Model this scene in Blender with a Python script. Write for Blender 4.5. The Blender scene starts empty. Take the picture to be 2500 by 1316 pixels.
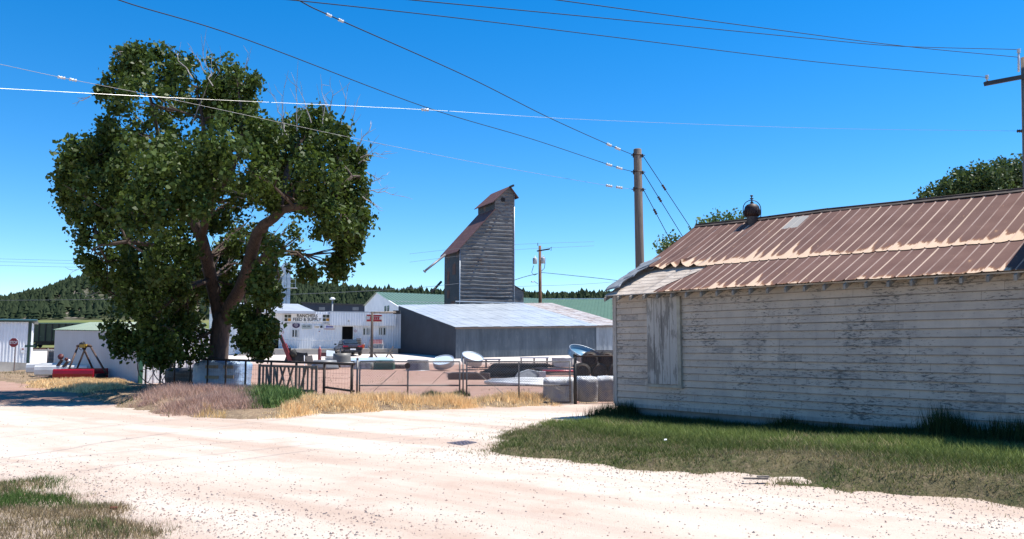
import bpy, math, random, numpy as np
from mathutils import Vector, Matrix
random.seed(7); RNG = np.random.default_rng(7)
R = math.radians
scene = bpy.context.scene
# ------------------------------------------------------------ camera
FPX = 2000.0; PITCH = math.atan(187/2000.0); EYE = 1.7
cam_d = bpy.data.cameras.new('camera'); cam = bpy.data.objects.new('camera', cam_d)
scene.collection.objects.link(cam); scene.camera = cam
cam.location = (0, 0, EYE); cam.rotation_euler = (math.pi/2 + PITCH, 0, 0)
cam_d.sensor_width = 36; cam_d.lens = 36*FPX/2500; cam_d.clip_start = .1; cam_d.clip_end = 5000
# ------------------------------------------------------------ light
SUN_EL, SUN_AZ = R(66), R(12)          # azimuth from +x towards +y
sdir = Vector((math.cos(SUN_EL)*math.cos(SUN_AZ), math.cos(SUN_EL)*math.sin(SUN_AZ), math.sin(SUN_EL)))
sl = bpy.data.lights.new('sun', 'SUN'); sl.energy = 5.0; sl.angle = R(.53); sl.color = (1, .955, .88)
so = bpy.data.objects.new('sun', sl); scene.collection.objects.link(so)
so.rotation_euler = sdir.to_track_quat('Z', 'Y').to_euler()
w = bpy.data.worlds.new('World'); scene.world = w; w.use_nodes = True
nt = w.node_tree; nt.nodes.clear()
sky = nt.nodes.new('ShaderNodeTexSky'); sky.sky_type = 'NISHITA'; sky.sun_disc = False
sky.sun_elevation = SUN_EL; sky.sun_rotation = math.pi/2 - SUN_AZ
sky.altitude = 1500; sky.air_density = 1.0; sky.dust_density = 0.2; sky.ozone_density = 3.0
hsv = nt.nodes.new('ShaderNodeHueSaturation'); hsv.inputs['Saturation'].default_value = 1.42; hsv.inputs['Hue'].default_value = .5
bg = nt.nodes.new('ShaderNodeBackground'); bg.inputs[1].default_value = .12
wo = nt.nodes.new('ShaderNodeOutputWorld')
nt.links.new(sky.outputs[0], hsv.inputs['Color']); nt.links.new(hsv.outputs[0], bg.inputs[0]); nt.links.new(bg.outputs[0], wo.inputs[0])
scene.view_settings.view_transform = 'Standard'; scene.view_settings.look = 'None'
scene.view_settings.exposure = 0.77; scene.view_settings.gamma = 1
scene.cycles.max_bounces = 6; scene.cycles.transparent_max_bounces = 8

# ------------------------------------------------------------ pixel helpers (photo pixels, 2500 x 1316)
cp, sp = math.cos(PITCH), math.sin(PITCH)
def ray(px, py):
    u, v = px-1250, 658-py
    return Vector((u, FPX*cp - v*sp, FPX*sp + v*cp))
def D(px, py, d):
    r = ray(px, py); t = d/r.y
    return Vector((r.x*t, d, EYE + r.z*t))
def sstep(a, b, x):
    t = np.clip((np.asarray(x, float)-a)/(b-a), 0, 1); return t*t*(3-2*t)
def H(x, y):
    """terrain height"""
    x = np.asarray(x, float); y = np.asarray(y, float)
    right = sstep(-34, -26, x)
    z = right*.95*sstep(54, 80, y) + (1-right)*(-.42*sstep(45, 66, y) + 1.3*sstep(72, 110, y))
    z = z + .35*sstep(95, 150, y)*right
    return z + .012*np.sin(x*.9+y*.4)*np.cos(y*.7-x*.3)*sstep(3, 10, y)
def Hf(x, y): return float(H(x, y))
def G(px, py, z=None):
    r = ray(px, py)
    if z is not None:
        t = (z-EYE)/r.z; return Vector((r.x*t, r.y*t, z))
    t = 3/r.y
    while t*r.y < 400:
        if EYE+r.z*t <= Hf(r.x*t, r.y*t): break
        t += .15/r.y*1.0
    return Vector((r.x*t, r.y*t, Hf(r.x*t, r.y*t)))
def gp(px, py):
    p = G(px, py); return (p.x, p.y)
class Frame:
    def __init__(s, o, deg):
        s.o = Vector(o); a = R(deg); s.a = a
        s.u = Vector((math.cos(a), math.sin(a), 0)); s.b = Vector((-math.sin(a), math.cos(a), 0))
    def __call__(s, a, b, z): return Vector((s.o.x, s.o.y, 0)) + s.u*a + s.b*b + Vector((0, 0, z))
    def hit(s, px, py, b=0):
        r = ray(px, py); E = Vector((0, 0, EYE)); n = s.b; p0 = Vector((s.o.x, s.o.y, 0)) + s.b*b
        t = (p0-E).dot(n)/r.dot(n); p = E+r*t
        return (p-Vector((s.o.x, s.o.y, 0))).dot(s.u), p.z
    def m(s, a, b, z):       # matrix at a frame point, x along u, y along b
        return Matrix.Translation(s(a, b, z)) @ Matrix.Rotation(s.a, 4, 'Z')
# ------------------------------------------------------------ numpy value noise
def _h(ix, iy, s):
    n = (ix.astype(np.int64)*374761393 + iy.astype(np.int64)*668265263 + s*1442695040888963) & 0x7fffffff
    n = ((n ^ (n >> 13))*1274126177) & 0x7fffffff
    return ((n ^ (n >> 16)) & 0xffff)/65535.0
def vn(x, y, s=0):
    x = np.asarray(x, float); y = np.asarray(y, float)
    ix = np.floor(x); iy = np.floor(y); fx = x-ix; fy = y-iy
    fx = fx*fx*(3-2*fx); fy = fy*fy*(3-2*fy)
    a = _h(ix, iy, s); b = _h(ix+1, iy, s); c = _h(ix, iy+1, s); d = _h(ix+1, iy+1, s)
    return (a*(1-fx)+b*fx)*(1-fy) + (c*(1-fx)+d*fx)*fy
def fb(x, y, s=0, o=3):
    r = 0; a = .5; t = 0
    for i in range(o): r = r + a*vn(x*2**i, y*2**i, s+i); t += a; a *= .5
    return r/t
# ------------------------------------------------------------ objects
COL = scene.collection
ROOT = {}
def tag(o, label=None, cat=None, group=None, kind=None):
    if label: o['label'] = label
    if cat: o['category'] = cat
    if group: o['group'] = group
    if kind: o['kind'] = kind
    return o
def thing(name, label, cat, loc=(0, 0, 0), group=None, rz=0):
    o = bpy.data.objects.new(name, None); COL.objects.link(o); o.location = loc; o.rotation_euler = (0, 0, rz)
    o.empty_display_size = .3
    ROOT[o.name] = Vector(loc); return tag(o, label, cat, group)
def link(name, me, mat, parent=None, world=True):
    """world: vertices are in world space, shifted to the thing's own space"""
    o = bpy.data.objects.new(name, me); COL.objects.link(o)
    for m_ in (mat if isinstance(mat, (list, tuple)) else [mat]): me.materials.append(m_)
    if parent is not None:
        o.parent = parent; rl = ROOT[parent.name]; ROOT[o.name] = rl
        if world: me.transform(Matrix.Translation(-rl))
    else: ROOT[o.name] = Vector((0, 0, 0))
    return o
def center(o):
    """moves a top-level mesh's origin to its base"""
    me = o.data; n = len(me.vertices); a = np.empty(n*3); me.vertices.foreach_get('co', a); a = a.reshape(-1, 3)
    c = Vector(((a[:, 0].min()+a[:, 0].max())/2, (a[:, 1].min()+a[:, 1].max())/2, a[:, 2].min()))
    me.transform(Matrix.Translation(-c)); o.location = c; ROOT[o.name] = c; return o
def copy_tree(o, parent=None):
    c = o.copy(); COL.objects.link(c); ROOT[c.name] = ROOT[o.name]
    if parent is not None: c.parent = parent
    for ch in list(o.children): copy_tree(ch, c)
    return c
def rotm(axis):       # matrix whose z is axis
    return Vector(axis).to_track_quat('Z', 'Y').to_matrix().to_4x4()
class MB:
    def __init__(s): s.v = []; s.f = []; s.mi = []; s.cur = 0; s.sm = []; s.smooth = False; s.uv = {}
    def add(s, vs, fs, M=None):
        n = len(s.v)
        for p in vs:
            p = Vector(p); s.v.append(M @ p if M is not None else p)
        for f in fs: s.f.append([i+n for i in f]); s.mi.append(s.cur); s.sm.append(s.smooth)
        return s
    def quad(s, a, b, c, d): return s.add([a, b, c, d], [(0, 1, 2, 3)])
    def box(s, c, size, M=None, rz=0):
        x, y, z = [k/2 for k in size]; cx, cy, cz = c
        vs = [(i*x, j*y, k*z) for k in (-1, 1) for j in (-1, 1) for i in (-1, 1)]
        L = Matrix.Translation((cx, cy, cz)) @ Matrix.Rotation(rz, 4, 'Z')
        if M is not None: L = M @ L
        return s.add(vs, [(0, 2, 3, 1), (4, 5, 7, 6), (0, 1, 5, 4), (2, 6, 7, 3), (0, 4, 6, 2), (1, 3, 7, 5)], L)
    def bar(s, a, b, w, h=None):
        a = Vector(a); b = Vector(b); h = h or w; d = b-a
        M = Matrix.Translation((a+b)/2) @ rotm(d)
        return s.box((0, 0, 0), (w, h, d.length), M)
    def tube(s, pts, r, n=6, caps=True):
        pts = [Vector(p) for p in pts]; k = len(pts)
        rs = r if isinstance(r, (list, tuple)) else [r]*k
        base = len(s.v); prev = None
        for i, p in enumerate(pts):
            d = (pts[min(i+1, k-1)]-pts[max(i-1, 0)]).normalized()
            if prev is None:
                ref = Vector((0, 0, 1)) if abs(d.z) < .9 else Vector((1, 0, 0)); x = d.cross(ref).normalized()
            else: x = (prev-d*prev.dot(d)).normalized()
            prev = x; y = d.cross(x)
            for j in range(n):
                a = 2*math.pi*j/n; s.v.append(p+(x*math.cos(a)+y*math.sin(a))*rs[i])
        for i in range(k-1):
            for j in range(n):
                s.f.append([base+i*n+j, base+i*n+(j+1) % n, base+(i+1)*n+(j+1) % n, base+(i+1)*n+j]); s.mi.append(s.cur); s.sm.append(n > 5)
        if caps:
            s.f.append([base+j for j in range(n)][::-1]); s.mi.append(s.cur); s.sm.append(False)
            s.f.append([base+(k-1)*n+j for j in range(n)]); s.mi.append(s.cur); s.sm.append(False)
        return s
    def lathe(s, prof, M=None, n=20, caps=True):
        """prof: (radius, z)"""
        base = len(s.v); M = M or Matrix.Identity(4)
        for r_, z in prof:
            for j in range(n):
                a = 2*math.pi*j/n; s.v.append(M @ Vector((r_*math.cos(a), r_*math.sin(a), z)))
        for i in range(len(prof)-1):
            for j in range(n):
                s.f.append([base+i*n+j, base+i*n+(j+1) % n, base+(i+1)*n+(j+1) % n, base+(i+1)*n+j]); s.mi.append(s.cur); s.sm.append(True)
        if caps:
            s.f.append([base+j for j in range(n)][::-1]); s.mi.append(s.cur); s.sm.append(False)
            b = base+(len(prof)-1)*n; s.f.append([b+j for j in range(n)]); s.mi.append(s.cur); s.sm.append(False)
        return s
    def prism(s, poly, vec):
        """3-D polygon extruded by vec"""
        n = len(poly); vec = Vector(vec); vs = [Vector(p) for p in poly]+[Vector(p)+vec for p in poly]
        fs = [tuple(range(n))[::-1], tuple(range(n, 2*n))]+[(i, (i+1) % n, n+(i+1) % n, n+i) for i in range(n)]
        return s.add(vs, fs)
    def torus(s, M, Rr, r, n=28, m=6, a0=0, a1=2*math.pi):
        full = abs(a1-a0-2*math.pi) < 1e-6; k = n if full else n+1
        pts = [M @ Vector((Rr*math.cos(a0+(a1-a0)*i/n), Rr*math.sin(a0+(a1-a0)*i/n), 0)) for i in range(n+1)]
        return s.tube(pts, r, m, caps=not full)
    def grid(s, fn, nu, nv, uvfn=None):
        base = len(s.v)
        for j in range(nv+1):
            for i in range(nu+1):
                s.v.append(Vector(fn(i/nu, j/nv)))
                if uvfn: s.uv[len(s.v)-1] = uvfn(i/nu, j/nv)
        for j in range(nv):
            for i in range(nu):
                a = base+j*(nu+1)+i; s.f.append([a, a+1, a+nu+2, a+nu+1]); s.mi.append(s.cur); s.sm.append(s.smooth)
        return s
    def text(s, txt, M, size, width=None, depth=.004):
        cu = bpy.data.curves.new('t', 'FONT'); cu.body = txt; cu.size = size; cu.align_x = 'CENTER'; cu.align_y = 'CENTER'; cu.extrude = depth; cu.resolution_u = 3
        cu.offset = size*.018
        o = bpy.data.objects.new('t', cu); COL.objects.link(o); bpy.context.view_layer.update()
        me = bpy.data.meshes.new_from_object(o.evaluated_get(bpy.context.evaluated_depsgraph_get()))
        vs = [v.co.copy() for v in me.vertices]; fs = [tuple(p.vertices) for p in me.polygons]
        if vs:
            x0 = min(v.x for v in vs); x1 = max(v.x for v in vs)
            if width: vs = [Vector(((v.x-(x0+x1)/2)*width/(x1-x0), v.y, v.z)) for v in vs]
            s.add(vs, fs, M)
        bpy.data.objects.remove(o); bpy.data.meshes.remove(me); bpy.data.curves.remove(cu); return s
    def build(s, name, mat, parent=None, world=True):
        me = bpy.data.meshes.new(name); me.from_pydata([tuple(v) for v in s.v], [], s.f)
        me.polygons.foreach_set('material_index', s.mi); me.polygons.foreach_set('use_smooth', s.sm)
        if s.uv:
            ul = me.uv_layers.new(name='UVMap'); arr = np.zeros((len(me.loops), 2)); li = np.empty(len(me.loops), int); me.loops.foreach_get('vertex_index', li)
            uvv = np.zeros((len(s.v), 2))
            for k, q in s.uv.items(): uvv[k] = q
            arr = uvv[li]; ul.data.foreach_set('uv', arr.ravel())
        me.update()
        o = link(name, me, mat, parent, world)
        if parent is None: center(o)
        return o
def XZ(fr, a, b, z):     # text matrix: x along frame, y up, facing the viewer side (-b)
    M = Matrix((( fr.u.x, 0, -fr.b.x, 0), (fr.u.y, 0, -fr.b.y, 0), (0, 1, 0, 0), (0, 0, 0, 1)))
    return Matrix.Translation(fr(a, b, z)) @ M
# ------------------------------------------------------------ materials
def newmat(name):
    m = bpy.data.materials.new(name); m.use_nodes = True
    return m, m.node_tree, m.node_tree.nodes['Principled BSDF']
def nd(nt, t, **kw):
    n = nt.nodes.new(t)
    for k, v in kw.items():
        if k.startswith('i_'): n.inputs[k[2:].replace('_', ' ')].default_value = v
        elif k.startswith('n') and k[1:].isdigit(): n.inputs[int(k[1:])].default_value = v
        else: setattr(n, k, v)
    return n
def L(nt, a, b): nt.links.new(a, b)
def noise(nt, vec, scale, detail=4, rough=.55, dist=0):
    n = nd(nt, 'ShaderNodeTexNoise', i_Scale=scale, i_Detail=detail, i_Roughness=rough, i_Distortion=dist)
    if vec is not None: L(nt, vec, n.inputs['Vector'])
    return n.outputs['Fac']
def ramp(nt, fac, a, b, interp='LINEAR'):
    n = nd(nt, 'ShaderNodeMapRange'); n.inputs[1].default_value = a; n.inputs[2].default_value = b
    if interp == 'SMOOTH': n.interpolation_type = 'SMOOTHSTEP'
    L(nt, fac, n.inputs[0]); return n.outputs[0]
def mix(nt, fac, a, b, blend='MIX'):
    n = nd(nt, 'ShaderNodeMix', data_type='RGBA', blend_type=blend)
    if isinstance(fac, (int, float)): n.inputs[0].default_value = fac
    else: L(nt, fac, n.inputs[0])
    for k, q in ((6, a), (7, b)):
        if isinstance(q, tuple): n.inputs[k].default_value = (*q, 1) if len(q) == 3 else q
        else: L(nt, q, n.inputs[k])
    return n.outputs[2]
def mth(nt, op, a, b=None, clamp=False):
    n = nd(nt, 'ShaderNodeMath', operation=op, use_clamp=clamp)
    for k, q in ((0, a), (1, b)):
        if q is None: continue
        if isinstance(q, (int, float)): n.inputs[k].default_value = q
        else: L(nt, q, n.inputs[k])
    return n.outputs[0]
def coord(nt, kind='Object', scale=(1, 1, 1), rot=(0, 0, 0)):
    t = nd(nt, 'ShaderNodeTexCoord'); mp = nd(nt, 'ShaderNodeMapping'); mp.inputs['Scale'].default_value = scale; mp.inputs['Rotation'].default_value = rot
    L(nt, t.outputs[kind], mp.inputs[0]); return mp.outputs[0]
def bumpn(nt, bs, h, strength=.3, dist=.02):
    b = nd(nt, 'ShaderNodeBump', i_Strength=strength, i_Distance=dist); L(nt, h, b.inputs['Height']); L(nt, b.outputs[0], bs.inputs['Normal'])
MATS = {}
def M(name, c1, c2=None, scale=3, rough=.75, metal=0, bump=0, bs=30, stretch=(1, 1, 1), lo=.4, hi=.62, c3=None, s3=12, lo3=.58, hi3=.64, kind='Object', spec=None):
    """colour varied by noise (c1 -> c2), plus patches of c3 (rust, dirt)"""
    if name in MATS: return MATS[name]
    m, t, b = newmat(name); v = coord(t, kind, stretch)
    c2 = c2 or tuple(k*.82 for k in c1)
    col = mix(t, ramp(t, noise(t, v, scale, 6, .65), lo, hi), c1, c2)
    if c3: col = mix(t, ramp(t, noise(t, v, s3, 8, .7), lo3, hi3), col, c3)
    L(t, col, b.inputs['Base Color']); b.inputs['Roughness'].default_value = rough; b.inputs['Metallic'].default_value = metal
    if spec is not None: b.inputs['Specular IOR Level'].default_value = spec
    if bump: bumpn(t, b, noise(t, v, bs, 5), bump, .02)
    MATS[name] = m; return m
white_metal = M('white metal', (.76, .77, .79), (.66, .68, .71), .6, .45, c3=(.45, .43, .40), s3=4, lo3=.68, hi3=.8)
green_metal = M('green metal', (.17, .33, .25), (.21, .37, .29), .5, .45)
galv = M('galvanised steel', (.50, .54, .58), (.36, .40, .45), 1.3, .42, .55, c3=(.30, .31, .33), s3=3, lo3=.6, hi3=.7)
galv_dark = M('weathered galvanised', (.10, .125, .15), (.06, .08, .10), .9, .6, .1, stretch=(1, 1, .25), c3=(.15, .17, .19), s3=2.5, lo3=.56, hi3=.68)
galv_shade = M('shaded steel siding', (.030, .038, .05), (.022, .028, .038), .7, .7)  # galvanised steel of unlit walls, their shade put into the base colour
dark_steel = M('dark pipe', (.035, .028, .026), (.07, .045, .035), 3, .7, .3)
fence_steel = M('fence steel', (.16, .155, .155), (.09, .08, .08), 6, .55, .5)
rust = M('rust', (.14, .055, .03), (.07, .035, .025), 5, .85, bump=.2)
wood = M('grey wood', (.26, .215, .175), (.15, .12, .10), 2, .85, bump=.4, bs=14, stretch=(6, 6, .8), c3=(.08, .06, .05), s3=6)
pole_wood = M('pole wood', (.21, .165, .13), (.13, .10, .08), 3, .85, bump=.5, bs=12, stretch=(8, 8, .35), c3=(.07, .055, .045), s3=5, lo3=.6, hi3=.68)
brown_wood = M('brown wood', (.20, .10, .055), (.13, .065, .04), 2, .85, stretch=(5, 5, .5), bump=.3)
black = M('black', (.012, .012, .013), (.02, .02, .02), 3, .55)
dark_int = M('dark interior', (.006, .006, .008), (.008, .008, .01), 3, .9)
glass = M('window glass', (.02, .025, .03), (.03, .04, .05), 2, .12)
concrete = M('concrete', (.42, .39, .34), (.33, .30, .27), 1.2, .9, bump=.2, c3=(.22, .2, .18), s3=2.5, lo3=.6, hi3=.75)
red_paint = M('red paint', (.30, .012, .016), (.22, .01, .012), 2, .35, c3=(.10, .03, .02), s3=6, lo3=.66, hi3=.72)
white_paint = M('white paint', (.72, .72, .71), (.62, .61, .59), 2, .4, c3=(.35, .25, .18), s3=5, lo3=.7, hi3=.78)
plain_white = M('sign white', (.78, .78, .78), (.72, .72, .73), 2, .5)
grey_plastic = M('grey plastic', (.17, .175, .18), (.13, .135, .14), 2, .5)
# ============================================================ GROUND
def grid_mesh(name, xs, ys, hf, mat, kind='structure', keep=None):
    X, Y = np.meshgrid(xs, ys); Z = hf(X, Y); nx, ny = len(xs), len(ys)
    co = np.stack([X, Y, Z], -1).reshape(-1, 3); i = np.arange(nx*ny).reshape(ny, nx)
    q = np.stack([i[:-1, :-1], i[:-1, 1:], i[1:, 1:], i[1:, :-1]], -1).reshape(-1, 4)
    if keep is not None:
        k = keep(X, Y).reshape(-1); q = q[k[q].any(axis=1)]
        used = np.unique(q); mp = np.full(nx*ny, -1); mp[used] = np.arange(len(used)); co = co[used]; q = mp[q]
    me = bpy.data.meshes.new(name); me.vertices.add(len(co)); me.vertices.foreach_set('co', co.ravel())
    me.loops.add(len(q)*4); me.loops.foreach_set('vertex_index', q.ravel().astype(np.int32))
    me.polygons.add(len(q)); me.polygons.foreach_set('loop_start', np.arange(len(q), dtype=np.int32)*4)
    me.polygons.foreach_set('use_smooth', np.ones(len(q), bool)); me.update(); me.validate()
    o = link(name, me, mat); o['kind'] = kind; return o
# gravel / dirt
gm, t, b = newmat('pink gravel')
v = coord(t); big = noise(t, v, .11, 4, .6); med = noise(t, v, .9, 5, .65); fine = noise(t, v, 16, 6, .75)
# tyre-worn bands run along the roads
def aligned(deg, sx_, sy_):
    m1 = nd(t, 'ShaderNodeMapping'); m1.inputs['Rotation'].default_value = (0, 0, R(deg)); L(t, v, m1.inputs[0]); m2 = nd(t, 'ShaderNodeMapping'); m2.inputs['Scale'].default_value = (sx_, sy_, 1); L(t, m1.outputs[0], m2.inputs[0]); return m2.outputs[0]
vs = aligned(38, .06, .42); bands = noise(t, vs, 1.0, 5, .6, .3)
c = mix(t, ramp(t, big, .38, .62), (.41, .315, .255), (.455, .365, .30))
c = mix(t, ramp(t, bands, .42, .60), c, (.555, .49, .42))
c = mix(t, mth(t, 'MULTIPLY', ramp(t, med, .5, .72), .6), c, (.37, .265, .21))
ruts = noise(t, aligned(41, .07, 2.4), 1.0, 4, .6); c = mix(t, mth(t, 'MULTIPLY', mth(t, 'MULTIPLY', ramp(t, ruts, .54, .68), ramp(t, big, .35, .6)), .4), c, (.36, .285, .24))
yard = nd(t, 'ShaderNodeSeparateXYZ'); L(t, v, yard.inputs[0])
yf = ramp(t, mth(t, 'ADD', yard.outputs[1], mth(t, 'MULTIPLY', med, 5)), 25.5, 28, 'SMOOTH')
yc = mix(t, ramp(t, med, .35, .65), (.29, .175, .135), (.35, .23, .18))
yf2 = ramp(t, mth(t, 'ADD', yard.outputs[1], mth(t, 'MULTIPLY', med, 4)), 64, 70, 'SMOOTH')
yc = mix(t, yf2, yc, (.56, .50, .455))
c = mix(t, yf, c, yc)
vor = nd(t, 'ShaderNodeTexVoronoi', i_Scale=22.0, feature='F1'); L(t, v, vor.inputs['Vector'])
sp_ = mth(t, 'MULTIPLY', ramp(t, vor.outputs['Distance'], .26, .12), ramp(t, noise(t, v, 3.1, 3), .47, .62))
c = mix(t, mth(t, 'MULTIPLY', sp_, .6), c, (.15, .11, .10))
c = mix(t, mth(t, 'MULTIPLY', ramp(t, fine, .55, .75), .3), c, (.24, .17, .14))
L(t, c, b.inputs['Base Color']); b.inputs['Roughness'].default_value = .95; b.inputs['Specular IOR Level'].default_value = .15
hh = mth(t, 'ADD', mth(t, 'MULTIPLY', fine, .6), mth(t, 'ADD', mth(t, 'MULTIPLY', bands, .5), mth(t, 'MULTIPLY', noise(t, v, 60, 3), .4)))
bumpn(t, b, hh, .75, .03)
def sp_axis(n, lo, hi, dense_lo, dense_hi):
    return np.unique(np.concatenate([np.linspace(dense_lo, dense_hi, n), dense_lo-np.geomspace(2, dense_lo-lo, 24), dense_hi+np.geomspace(2, hi-dense_hi, 24)]))
xs = sp_axis(150, -1500, 1500, -60, 50); ys = sp_axis(170, -400, 1900, -8, 160)
grid_mesh('ground', xs, ys, lambda X, Y: H(X, Y), gm)
# ------------------------------------------------------------ raised patches of turf and weeds
def sdist(poly, X, Y):
    """signed distance, positive inside"""
    p = np.array(poly); n = len(p); d = np.full(X.shape, 1e9); inside = np.zeros(X.shape, bool)
    for i in range(n):
        a = p[i]; c_ = p[(i+1) % n]; e = c_-a
        tt = np.clip(((X-a[0])*e[0]+(Y-a[1])*e[1])/(e@e+1e-9), 0, 1)
        d = np.minimum(d, np.hypot(X-a[0]-tt*e[0], Y-a[1]-tt*e[1]))
        cond = ((a[1] > Y) != (c_[1] > Y)) & (X < (c_[0]-a[0])*(Y-a[1])/(c_[1]-a[1]+1e-12)+a[0])
        inside ^= cond
    return np.where(inside, d, -d)
def patch_fn(poly, h, fade, amp, ns=1.2, extra=None, seed=3):
    def sd(X, Y): return sdist(poly, X, Y) + amp*(fb(X*ns, Y*ns, seed, 4)-.5)*2
    def hf(X, Y):
        s = sd(X, Y); z = H(X, Y) - .03 + (.04+h)*sstep(-.12, fade, s)*1.0 + .02*(fb(X*3, Y*3, seed+9)-.5)*sstep(0, .4, s)
        z = np.where(s < -.12, H(X, Y)-.05, z)
        return z + (extra(X, Y)*sstep(0, fade, s) if extra else 0)
    return sd, hf
def patch(name, poly, cell, h, fade, amp, mat, **kw):
    sd, hf = patch_fn(poly, h, fade, amp, **kw); p = np.array(poly)
    xs = np.arange(p[:, 0].min()-.6, p[:, 0].max()+.6, cell); ys = np.arange(p[:, 1].min()-.6, p[:, 1].max()+.6, cell)
    grid_mesh(name, xs, ys, hf, mat, keep=lambda X, Y: sd(X, Y) > -.15)
    return sd, hf
def soil(name, c1, c2, c3, s=1.3):
    m, t, b = newmat(name); v = coord(t)
    c = mix(t, ramp(t, noise(t, v, s, 6, .7), .38, .62), c1, c2)
    c = mix(t, ramp(t, noise(t, v, 9, 6, .75), .5, .68), c, c3)
    L(t, c, b.inputs['Base Color']); b.inputs['Roughness'].default_value = 1; b.inputs['Specular IOR Level'].default_value = .1
    bumpn(t, b, noise(t, v, 28, 5, .7), .9, .05); return m
lawn_soil = soil('turf soil', (.07, .08, .035), (.14, .12, .065), (.22, .17, .11))
verge_soil = soil('dry verge soil', (.28, .20, .13), (.18, .13, .09), (.40, .31, .20))
# white building frame (needed by the lawn too)
WB = Frame(D(1505, 1000, 20.0), math.degrees(math.atan2(-.771, .637)))
lawn_poly = [gp(1165, 1092), gp(1176, 1070), gp(1230, 1056), gp(1330, 1042), gp(1420, 1028), gp(1480, 1010), tuple(WB(0, -.02, 0))[:2], tuple(WB(.3, .6, 0))[:2], tuple(WB(13, .6, 0))[:2],
             (13.0, 5.2), (9.5, 6.9), gp(2500, 1262), gp(2350, 1226), gp(2160, 1212), gp(2010, 1185), gp(1900, 1178), gp(1750, 1163), gp(1600, 1152), gp(1480, 1138), gp(1330, 1120), gp(1180, 1104)]
def lawn_extra(X, Y):
    a = (X-WB.o.x)*WB.u.x+(Y-WB.o.y)*WB.u.y; return .16*sstep(3, 9, a)
lawn_sd, lawn_h = patch('lawn', lawn_poly, .09, .05, .8, .95, lawn_soil, extra=lawn_extra)
verge_poly = [gp(-500, 915), gp(-200, 922), gp(0, 932), gp(90, 950), gp(170, 962), gp(260, 985), gp(330, 1003), gp(420, 1023), gp(560, 1027), gp(690, 1024), gp(800, 1013), gp(1000, 1003), gp(1250, 994), gp(1480, 986),
              gp(1440, 978), gp(1250, 976), gp(1140, 986), gp(990, 988), gp(860, 984), (-6.6, 27), (-12, 33), (-17.5, 38), (-25, 44), gp(140, 896), gp(60, 900), gp(0, 910), gp(-500, 895)]
verge_sd, verge_h = patch('verge', verge_poly, .2, .10, 1.2, .8, verge_soil,
    extra=lambda X, Y: .22*np.exp(-((X+9.5)**2/12+(Y-24.5)**2/4))+.12*np.exp(-((X+3)**2/30+(Y-22.3)**2/1.5)))
corner_poly = [gp(-700, 1165), gp(0, 1176), gp(70, 1182), gp(160, 1210), gp(240, 1245), gp(330, 1262), gp(400, 1290), gp(440, 1330), gp(430, 1500), gp(-700, 1500)]
corner_soil = soil('gravelly turf soil', (.44, .35, .28), (.33, .26, .19), (.48, .40, .33), 2.2)
corner_sd, corner_h = patch('grass_corner', corner_poly, .1, .03, .7, 1.0, corner_soil, seed=21)
# ------------------------------------------------------------ grass blades
grass_mat, t, b = newmat('grass blades')
at = nd(t, 'ShaderNodeAttribute', attribute_name='tint'); L(t, at.outputs['Color'], b.inputs['Base Color'])
b.inputs['Roughness'].default_value = .7; b.inputs['Specular IOR Level'].default_value = .2
tr = nd(t, 'ShaderNodeBsdfTranslucent'); L(t, at.outputs['Color'], tr.inputs[0]); ms = nd(t, 'ShaderNodeMixShader', n0=.3)
L(t, b.outputs[0], ms.inputs[1]); L(t, tr.outputs[0], ms.inputs[2]); L(t, ms.outputs[0], t.nodes['Material Output'].inputs[0])
def tri_mesh(name, co, col, mat, parent=None, per=3):
    """co (N,per,3), col (N,3): loose faces with a colour each"""
    n = len(co); me = bpy.data.meshes.new(name); me.vertices.add(n*per); me.vertices.foreach_set('co', co.reshape(-1).astype(np.float32))
    me.loops.add(n*per); me.loops.foreach_set('vertex_index', np.arange(n*per, dtype=np.int32))
    me.polygons.add(n); me.polygons.foreach_set('loop_start', np.arange(n, dtype=np.int32)*per)
    ca = me.color_attributes.new('tint', 'FLOAT_COLOR', 'POINT'); cc = np.ones((n*per, 4), np.float32); cc[:, :3] = np.repeat(col, per, 0)
    ca.data.foreach_set('color', cc.ravel()); me.update()
    return link(name, me, mat, parent)
def blades(x, y, z, h, wd, lean, cols, rng):
    n = len(x); a = rng.uniform(0, 2*np.pi, n); la = rng.uniform(0, 2*np.pi, n); ll = h*lean*rng.uniform(.2, 1, n)
    co = np.empty((n, 3, 3)); dx = np.cos(a)*wd/2; dy = np.sin(a)*wd/2
    co[:, 0] = np.stack([x-dx, y-dy, z-.01], 1); co[:, 1] = np.stack([x+dx, y+dy, z-.01], 1)
    co[:, 2] = np.stack([x+np.cos(la)*ll, y+np.sin(la)*ll, z+h], 1)
    return co, cols*rng.uniform(.7, 1.3, (n, 1))
def scatter(poly, n, sd, rng, lo=0.0):
    p = np.array(poly); x = rng.uniform(p[:, 0].min(), p[:, 0].max(), n); y = rng.uniform(p[:, 1].min(), p[:, 1].max(), n)
    s = sd(x, y); k = s > lo; return x[k], y[k], s[k]
def inview(x, y, m=.75): return (np.abs(x) < m*y+1.5) & (y > 3)
def lerp3(a, b, f): return np.array(a)[None]*(1-f[:, None])+np.array(b)[None]*f[:, None]
G1, G2, T1, T2 = (.06, .09, .022), (.14, .17, .05), (.30, .25, .14), (.19, .155, .085)
rng = np.random.default_rng(11)
x, y, s = scatter([(q[0]-.5*(q[0] < 2), q[1]-.4) for q in lawn_poly]+[tuple(q) for q in lawn_poly], 520000, lawn_sd, rng, -.5)
k = inview(x, y); x, y, s = x[k], y[k], s[k]
wa = -((x-WB.o.x)*WB.b.x+(y-WB.o.y)*WB.b.y)          # distance from the wall
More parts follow.
